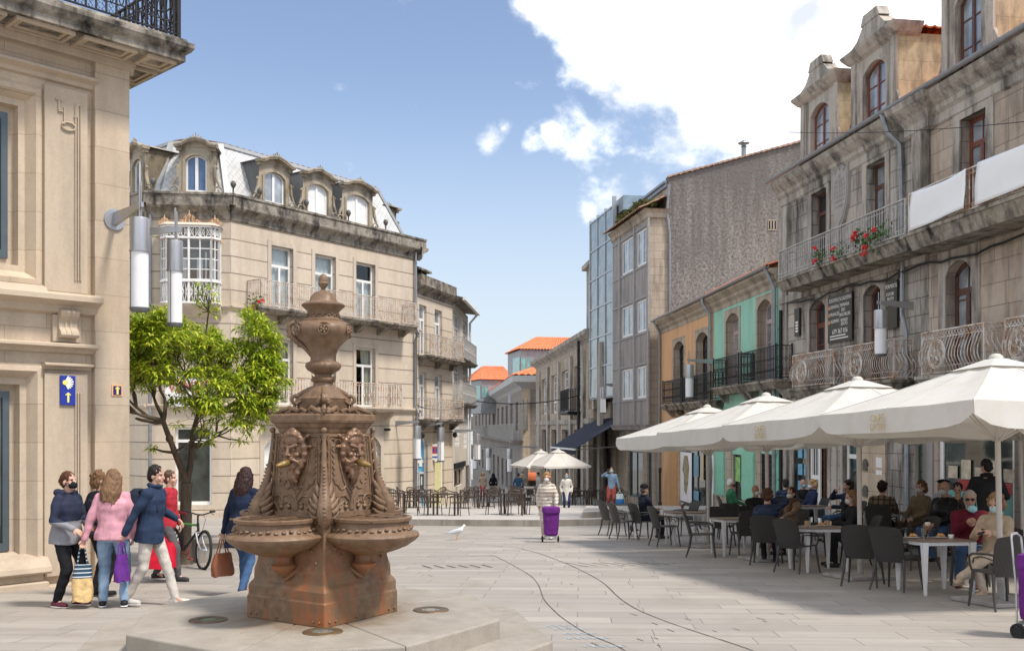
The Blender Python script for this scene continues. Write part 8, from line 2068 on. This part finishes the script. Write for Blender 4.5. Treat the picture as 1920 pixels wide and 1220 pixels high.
seated(S_('man in burgundy', 'man in a burgundy jumper and sunglasses with his mask hanging, eating at the near table'), 1818, 14.7, -22, H=1.80, top=cloth_m('burgundy_jumper', (.13,.012,.026)), bot=cloth_m('blue_jeans', (.055,.10,.19)), shoe=(.10,.02,.025), hair=('short',(.34,.30,.27)), mask=(.33,.62,.68), mask_off=(.03,-.035,-.075), skin=1, extra=('sweater','sunglasses'), fat=1.2, lean=.02, Lh=(.06,-.34,.93), Rh=(-.06,-.34,.94), feet=((-.16,-.42,.085),(.02,-.50,.085)), legw=1.15)
seated(S_('lady in beige', 'lady in a beige coat and trousers with crossed legs looking at her phone'), 1869, 13.45, -48, H=1.74, top=cloth_m('beige_coat', (.47,.36,.25)), bot=cloth_m('beige_trousers', (.50,.40,.31)), shoe=(.50,.37,.25), sole=(.35,.27,.2), hair=('bob',(.27,.16,.08)), mask=(.45,.62,.66), female=True, fat=1.15, lean=.0, hp=20, extra=('collar',), Lh=(.10,-.32,.86), Rh=(-.10,-.34,.86), feet=((-.02,-.34,.085),(-.20,-.62,.26)), legw=1.05)
# ================================================================== things people carry and wheel
PURP = cloth_m('purple_nylon', (.14,.022,.20), .65); PURP2 = cloth_m('violet_nylon', (.13,.03,.24), .6)
M_rub = plain('rubber', (.016,.016,.017), .8, var=.2); M_alu = plain('aluminium_tube', (.50,.50,.52), .35, metal=.7)
TXC = bpy.data.textures.new('creases', 'CLOUDS'); TXC.noise_scale = .12
def trolley(M, label, hand=None):
    g = thing('shopping_trolley', label, 'trolley', M)
    b = MB(); rows = []
    for z, w, d in ((.16,.15,.10),(.20,.165,.12),(.45,.175,.125),(.70,.19,.13),(.80,.195,.13)):
        rows.append([V((w*math.copysign(abs(math.cos(a))**.35, math.cos(a)), d*math.copysign(abs(math.sin(a))**.45, math.sin(a))*(1+.05*math.sin(z*14)), z)) for a in [i*math.pi/12+.01 for i in range(24)]])
    b.rings(rows); o = b.build('bag', PURP, g, smooth=80); o.modifiers.new('sub', 'SUBSURF').render_levels = 2; d_ = o.modifiers.new('creases', 'DISPLACE'); d_.strength = .035; d_.mid_level = .5; d_.texture = TXC
    b = MB(); b.rings([[V((w*math.copysign(abs(math.cos(a))**.35, math.cos(a)), d*math.copysign(abs(math.sin(a))**.45, math.sin(a))-.01, z)) for a in [i*math.pi/12+.01 for i in range(24)]] for z, w, d in ((.70,.205,.145),(.78,.21,.15),(.83,.20,.14),(.85,.12,.08))]); b.build('flap', PURP, g, smooth=50)
    b = MB()
    for s in (-1, 1): b.tube([(s*.12,.14,.06),(s*.12,.15,.5),(s*.11,.20,.98),(s*.06,.22,1.02)], .010, 6)
    b.tube([(-.06,.22,1.02),(.06,.22,1.02)], .014, 6); b.tube([(-.17,.10,.07),(.17,.10,.07)], .009, 6); b.box(-.15,.15,-.12,.13,.135,.155); b.tube([(-.1,-.1,.14),(-.1,-.12,.01)], .01, 5); b.tube([(.1,-.1,.14),(.1,-.12,.01)], .01, 5); b.build('frame', M_alu, g)
    for s in (-1, 1):
        b = MB(); b.tube([(s*.19+.018*math.copysign(1,s)*0, .10+.065*math.cos(a), .07+.065*math.sin(a)) for a in [i*math.pi/10 for i in range(20)]], .016, 6, closed=True); b.tube([(s*.18,.10,.07),(s*.20,.10,.07)], .05, 10); b.build('wheel', M_rub, g, smooth=60)
    return g
p = G(1033, 1016); trolley(TR(p, R(6)), 'purple shopping trolley pulled by the woman in cream across the plaza')
p = G(1944, 1194); trolley(TR(p, R(40)), 'purple shopping trolley cut by the bottom right edge of the picture')
def tote(hand, z0, w, h, d, mats, name, label, cat, yaw=0, handle=.22, split=.62, sag=0):
    """soft bag hanging from a hand: handles, coloured upper band"""
    M = TR((hand.x, hand.y, hand.z), yaw); g = thing(name, label, cat, M)
    top = -handle
    for part, (za, zb_) , m in (('band', (top, top-h*(1-split)), mats[0]), ('body', (top-h*(1-split)-.001, top-h), mats[1])):
        b = MB(); rows = []
        for k in range(6):
            z = za+(zb_-za)*k/5; u = (top-z)/h; ww = w*(.82+.22*math.sin(u*2.2)); dd = d*(.35+.75*u); rows.append([V((ww*math.copysign(abs(math.cos(a))**.6, math.cos(a))*(1+.05*math.sin(3*a+z*20)), dd*math.copysign(abs(math.sin(a))**.6, math.sin(a)), z-(.03*abs(math.sin(a*2+u)) if k == 5 and part == 'body' else 0))) for a in [i*math.pi/12+.02 for i in range(24)]])
        b.rings(rows); b.build(part, m, g, smooth=50)
    b = MB()
    for s in (-1, 1): b.tube([(-w*.5,s*d*.3,top),(-.03,s*.02,-.03),(0,0,.0),(.03,s*.02,-.03),(w*.5,s*d*.3,top)], .009, 5)
    b.build('handles', mats[0], g)
    return g
def handpos(inf, k, drop=.075): M, wr, el, hc, Pz = inf; return M @ (wr[k] + (wr[k]-el[k]).normalized()*.07 - V((0,0,.02)))
def stripes():
    m, t, b, o = nt('striped_navy_band'); w = N(t, 'TexWave', {'Vector': objvec(t), 'Scale': 6.5}, bands_direction='Z').outputs[0]
    t.links.new(ramp(t, w, [(.80, (.012,.05,.09)), (.86, (.55,.60,.62))]), b.inputs['Base Color']); return m
M_str = stripes(); M_straw = plain('printed_straw_fabric', (.58,.40,.18), .7, var=.35, scale=16)
h_ = handpos(W_TOTE, 1); tote(h_, 0, .115, .42, .085, (M_str, M_straw), 'tote_bag', 'gold patterned tote bag with a striped navy band held by the woman in pink', 'bag', R(20))
h_ = handpos(W_BAG, 1); M_tanb = plain('tan_leather', (.26,.085,.035), .5, var=.2); tote(h_, 0, .17, .28, .08, (M_tanb, M_tanb), 'handbag', 'tan brown handbag held by the woman behind the fountain', 'bag', R(60), .20)
h_ = handpos(W_RED, -1); M_redb = cloth_m('red_bag', (.52,.008,.03), .5); tote(h_, 0, .22, .36, .15, (M_redb, M_redb), 'shopping_bag', 'bright red shopping bag carried in front of the bicycle', 'bag', R(10), .14)
h_ = handpos(T_INFO['person in a navy jacket with a navy backpack walking right past the woman in pink'], -1); tote(h_, 0, .12, .30, .06, (PURP2, PURP2), 'carrier_bag', 'violet carrier bag hanging behind the blue jeans', 'bag', R(80), .16)
h_ = handpos(W_DEN, 1); tote(h_, 0, .16, .36, .09, (plain('white_plastic', (.62,.72,.70), .4), plain('blue_plastic', (.01,.16,.45), .4)), 'plastic_bag', 'white and blue plastic bag held by the woman in brick red trousers', 'bag', R(0), .10, .45)
def phone(inf, off, tilt, label):
    M, wr, el, hc, Pz = inf; c = M @ (((wr[-1]+wr[1])/2 if off is None else wr[-1]) + (V(off) if off else V((0,-.09,.02))))
    b = MB(); b.box(-.036,.036,-.075,.075,-.004,.004); o = b.build('phone', M_iron, None, Matrix.Translation(c) @ M.to_3x3().to_4x4() @ Matrix.Rotation(tilt, 4, 'X')); bevel(o, .003); tag(o, label, 'phone')
phone(T_INFO['lady in a beige coat and trousers with crossed legs looking at her phone'], None, R(25), 'dark phone held by the lady in beige')
phone(W_DEN, (.05,-.05,.08), R(80), 'dark phone raised by the woman in the denim jacket')
inf = T_INFO['dark-haired girl in brown drinking through an orange straw']; c = inf[0] @ V((0,-.34,.80))
g = thing('juice_glass', 'glass with an orange straw held by the girl in brown', 'glass', c); b = MB(); b.lathe([(.028,0),(.036,.16)], 12); b.build('glass', M_tumb, g); b = MB(); b.tube([(0,0,.01),(.02,.0,.30)], .007, 6); b.build('straw', plain('orange_straw', (.75,.30,.02), .4), g)
# ================================================================== bicycle leaning on the tree
bkF, bkR = GX(380, 17.0), None
BM = Matrix.Translation((bkF.x-.80, bkF.y+.66, gz(bkF.y+.3))) @ Matrix.Rotation(R(-40), 4, 'Z') @ Matrix.Rotation(R(-5), 4, 'X')
bk = thing('bicycle', 'black and green mountain bicycle with a dark red saddle leaning on the tree', 'bicycle', BM)
M_bfr = plain('bike_frame', (.016,.018,.018), .35, metal=.2); M_bgr = plain('bike_green', (.10,.38,.08), .4); M_bred = plain('bike_red', (.30,.02,.03), .45)
wb, wr_ = 1.04, .335
def wheel(x, steer=0):
    Mw = BM @ Matrix.Translation((x,0,wr_)) @ Matrix.Rotation(steer, 4, 'Z')
    b = MB(); b.tube([(wr_*.96*math.cos(a),0,wr_*.96*math.sin(a)) for a in [i*math.pi/24 for i in range(48)]], .026, 8, closed=True); w = b.build('wheel', M_rub, bk, Mw, smooth=60)
    b = MB(); b.tube([(wr_*.87*math.cos(a),0,wr_*.87*math.sin(a)) for a in [i*math.pi/24 for i in range(48)]], .011, 6, closed=True); b.build('rim', M_alu, w, Mw)
    b = MB()
    for k in range(20): a = k*math.pi/10; b.tube([(.02*math.cos(a+.5),.02*(1 if k % 2 else -1),.02*math.sin(a+.5)),(wr_*.86*math.cos(a),0,wr_*.86*math.sin(a))], .0025, 3)
    b.tube([(0,-.05,0),(0,.05,0)], .022, 8); b.build('spokes', M_alu, w, Mw)
wheel(0); wheel(wb, R(-12))
b = MB(); bb = (.42,0,.29); st = (.30,0,.74); hd_ = (.80,0,.78); hl = (.83,0,.66)
b.tube([bb, hl], .024, 8); b.tube([bb, st], .018, 8)
for s in (-1, 1): b.tube([bb,(0,s*.05,wr_)], .011, 6); b.tube([(.31,s*.02,.70),(0,s*.05,wr_)], .010, 6)
b.tube([hd_, hl], .022, 8); b.tube([st,(.27,0,.92)], .014, 6); b.build('frame', M_bfr, bk, smooth=60)
b = MB(); b.tube([st,(.79,0,.745)], .020, 8); b.build('top_tube', M_bgr, bk, smooth=60)
b = MB()
for s in (-1, 1): b.tube([(.84,s*.05,.62),(.93,s*.055,.45),(wb,s*.055,wr_)], .016, 6)
b.tube([(.84,-.05,.62),(.84,.05,.62)], .02, 6); b.build('fork', M_alu, bk)
b = MB(); b.tube([(.80,0,.78),(.78,0,.90),(.84,0,.93)], .016, 6); b.tube([(.80,-.31,.99),(.83,-.2,.97),(.85,-.06,.93),(.85,.06,.93),(.83,.2,.97),(.80,.31,.99)], .013, 6)
for s in (-1, 1): b.tube([(.80,s*.22,.985),(.80,s*.32,.992)], .019, 8); b.tube([(.86,s*.2,.965),(.90,s*.24,.94)], .006, 4)
b.tube([(.85,.05,.94),(.98,.03,.86),(.93,.0,.6)], .004, 4); b.build('handlebar', M_bfr, bk)
b = MB(); b.rings([[V((x+.0, w*math.cos(a), .93+.022*math.sin(a)+.02*(x < .2))) for a in [i*math.pi/6 for i in range(12)]] for x, w in ((.12,.05),(.16,.075),(.24,.065),(.32,.03),(.40,.022),(.42,.01))]); b.build('saddle', M_bred, bk, smooth=60)
b = MB(); b.tube([(.42+.09*math.cos(a),.05,.29+.09*math.sin(a)) for a in [i*math.pi/9 for i in range(18)]], .008, 5, closed=True); b.tube([(.42,.06,.29),(.50,.06,.14)], .011, 5); b.tube([(.42,-.06,.29),(.34,-.06,.43)], .011, 5); b.box(.46,.54,.06,.14,.13,.15); b.box(.30,.38,-.14,-.06,.42,.44); b.bar((.42,.05,.38),(0,.05,.37),.008); b.bar((.42,.05,.20),(0,.05,.29),.008); b.build('crankset', M_bred, bk)
# ================================================================== birds
def bird(M, s, label, name, mats, wing=True):
    g = thing(name, label, 'bird', M @ Matrix.Scale(s, 4))
    b = MB(); b.rings([[V((x, w*math.cos(a), z+h*math.sin(a))) for a in [i*math.pi/6 for i in range(12)]] for x, z, w, h in ((-.24,.20,.01,.008),(-.18,.205,.035,.03),(-.08,.22,.075,.065),(.04,.245,.088,.085),(.13,.285,.07,.08),(.17,.34,.045,.055),(.19,.39,.042,.045),(.225,.405,.036,.034),(.255,.40,.012,.012))]); b.build('body', mats[0], g, smooth=80)
    for k in (-1, 1):
        b = MB(); b.rings([[V((x, k*(.075+.014*math.cos(a)), z+h*math.sin(a))) for a in [i*math.pi/5 for i in range(10)]] for x, z, h in ((.10,.27,.03),(.02,.26,.058),(-.1,.245,.05),(-.22,.225,.028),(-.34,.205,.006))]); b.build('wing', mats[1], g, smooth=80)
        b = MB(); b.tube([(.0,k*.035,.17),(.01,k*.035,.09),(.0,k*.035,.01)], .008, 5); b.bar((-.01,k*.035,.008),(.055,k*.05,.006),.02,.01); b.build('leg', mats[2], g)
    b = MB(); b.tube([(.25,0,.40),(.29,0,.392),(.305,0,.38)], [.012,.009,.003], 6); b.build('beak', mats[2], g)
    return g
M_wf = plain('white_feather', (.78,.78,.77), .7, var=.05); M_gf = plain('grey_feather', (.42,.44,.47), .7, var=.1); M_yl = plain('yellow_bill', (.60,.38,.08), .5); M_df = plain('dark_feather', (.045,.048,.06), .6, var=.3); M_pk = plain('pink_leg', (.40,.14,.11), .6)
p = G(857, 1012); bird(TR(p, R(25)), .86, 'white seagull standing on the paving right of the fountain', 'seagull', (M_wf, M_gf, M_yl))
p = G(1186, 1004); bird(TR(p, R(120)), .72, 'dark pigeon beneath the leftmost café chairs', 'pigeon', (M_df, M_df, M_pk)); p = G(1319, 1001); bird(TR(p, R(170)), .72, 'dark pigeon under the table of the beer glass', 'pigeon', (M_df, M_gf, M_pk))
# ================================================================== more wall lanterns along the street
def wl(fc, px, py, L, r, h1, h2, label, ang=-90, off=0):
    p = fc.pt(fc.x(px), -off, fc.z(px, py)); a = math.atan2(fc.d.y, fc.d.x)+R(ang)
    return lantern(TR(p, a), None, L, r, h1, h2, label, disc=False)
wl(Rr, 1712, 573, .85, .155, .42, .62, 'grey cylinder lantern on a dark bracket beside the granite house drainpipe')
wl(Q, 1339, 678, 1.0, .17, .5, .75, 'grey cylinder lantern on the orange house, beside the mint house')
wl(GL, 1150, 722, .6, .17, .6, .8, 'grey cylinder lantern hanging below the glass house')
wl(A, 742, 793, 1.0, .18, .5, .9, 'grey cylinder lantern at the right end of the cream corner building', -70)
wl(D, 790, 796, .9, .18, .6, .9, 'grey cylinder lantern on the narrow cream house near the hanging sign', -60)
wl(H, 852, 808, 1.2, .18, .5, .8, 'grey cylinder lantern on the pale house with grey balconies', -70)
wl(RB, 1008, 838, 2.6, .25, .9, 1.2, 'far lantern on the brown terrace house, nearest of the far ones'); wl(FB, 955, 838, 2.4, .35, 1.0, 1.5, 'far lantern hanging on the long grey house, middle one'); wl(FB, 925, 838, 2.6, .4, 1.2, 1.8, 'far lantern hanging on the long grey house, farthest one')
# ================================================================== balcony plants
M_ger = plain('geranium_leaf', (.07,.14,.03), .7, var=.5, scale=14); M_flr = plain('geranium_flower', (.60,.015,.02), .5, var=.2); M_pot = plain('clay_pot', (.30,.13,.07), .8)
def geranium(fc, px, py, label, n=1, seed=0, y=-.80, blooms=((0,0),)):
    rs = random.Random(seed); x0, z0 = fc.x(px), fc.z(px, py); g = thing('geranium', label, 'plant', fc.M @ Matrix.Translation((x0, 0, z0)), 'geraniums on the long balcony')
    b = MB(); b.lathe([(.07,-.22),(.10,-.02),(.11,.0),(.09,.0)], 10, (0,.22,-.05)); b.build('pot', M_pot, g)
    b = MB()
    for k in range(70):
        c = V((rs.gauss(0,.16), rs.uniform(-.12,.25), rs.gauss(-.02,.13))); d = V((rs.gauss(0,1), rs.gauss(-.5,1), rs.gauss(0,1))).normalized(); s_ = d.orthogonal().normalized()*.045
        b.quad(c-s_, c+d.cross(s_), c+s_, c-d.cross(s_))
    b.build('foliage', M_ger, g)
    for bx, bz in blooms:
        b = MB()
        for k in range(16): b.ball((bx+rs.gauss(0,.035), -.16+rs.gauss(0,.03), bz+rs.gauss(0,.03)), rs.uniform(.018,.03), 5)
        b.build('flower', M_flr, g)
    return g
geranium(f9, 1538, 482, 'geranium trailing over the balcony below the carved shield', seed=1, blooms=((0,-.12),(.05,.25)))
geranium(f9, 1572, 474, 'geranium with two low red blooms in the middle of the long balcony', seed=2, blooms=((.0,-.16),(-.03,.12)))
geranium(f9, 1612, 448, 'geranium with the densest red bloom on the long balcony', seed=3, blooms=((0,.05),(.08,.12),(-.05,.0)))
geranium(f9, 1632, 448, 'geranium hanging low with blooms under the balcony floor', seed=4, blooms=((.02,-.22),(-.05,-.38),(.05,.08)))
geranium(f9, 1650, 436, 'geranium at the right end of the long balcony', seed=5, blooms=((0,.06),))
A8 = A.at(.8); geranium(A8, 484, 566, 'potted plant with a few red flowers on the upper balcony of the cream building', seed=6, blooms=((.08,.05),(-.1,.0)))['group'] = 'balcony pots'
rs = random.Random(9); b = MB(); x0, z0 = Rr.x(1592), Rr.z(1592, 505)
for k in range(90):
    c = V((x0+rs.gauss(0,.22), -.15-rs.random()*.25, z0+rs.gauss(0,.10))); d = V((rs.gauss(0,1), rs.gauss(-.4,.6), rs.gauss(-.2,1))).normalized(); s_ = d.orthogonal().normalized()*.02; b.quad(c-s_, c+d*.09-s_*.4, c+d*.18, c+d*.09+s_)
tag(b.build('fern', plain('fern_green', (.08,.13,.03), .8, var=.4), None, Rr.M), 'green fern rooted in the wall under the geranium balcony', 'plant')
# ================================================================== cables
def cable(p, q, sag, label, r=.012):
    p, q = V(p), V(q); b = MB(); b.tube([p.lerp(q, k/12)-V((0,0,sag*4*(k/12)*(1-k/12))) for k in range(13)], r, 4, cap=False); tag(b.build('overhead_cable', M_iron, None), label, 'cable', 'cables across the street')
cable(H.pt(H.len-.2,-.1,H.z(885,752)), RB.pt(RB.len-4,-.3,RB.z(1090,742)), .35, 'thin cable strung across the street from the pale house to the glass house', .03)
cable(A.pt(A.len,-.15,z2s+.1), H.pt(1,-1.2,g2+.1), .3, 'thin cable sagging in front of the narrow cream house', .02)
cable(P(1480,248,29), P(1925,228,19), .1, 'thin pale cable stretched along the granite houses below the dormers', .008)
b = MB(); pts = [(x0_, -.13+.03*math.sin(x0_*3), zg2-.62+.05*math.sin(x0_*1.7)-.03*math.sin(x0_*5)) for x0_ in [xb*.1+(xe2-xb*.1)*k/40 for k in range(41)]]; b.tube(pts, .028, 6); b.build('wall_cable', M_iron, s1)
b = MB(); pts = [(x_, -.1, zgo-.75-.12*math.sin(x_*1.3)-.05*math.sin(x_*3.1)) for x_ in [xo*k/24 for k in range(25)]]; b.tube(pts, .03, 6); b.build('wall_cable', M_iron, oh)
# board on the far pavement
p = GX(993, 50); g = thing('pavement_sign', 'small white and black board standing on the pavement by the far parasols', 'sign', p); b = MB(); b.box(-.28,.28,-.03,.03,.12,.95); b.build('panel', M_wframe, g); b = MB(); b.box(-.16,.18,-.036,-.031,.5,.8); b.box(-.2,.1,-.036,-.031,.22,.4); b.build('print', M_blk, g)
print('objects', len(bpy.data.objects), 'polys', sum(len(o.data.polygons) for o in bpy.data.objects if o.type == 'MESH'))
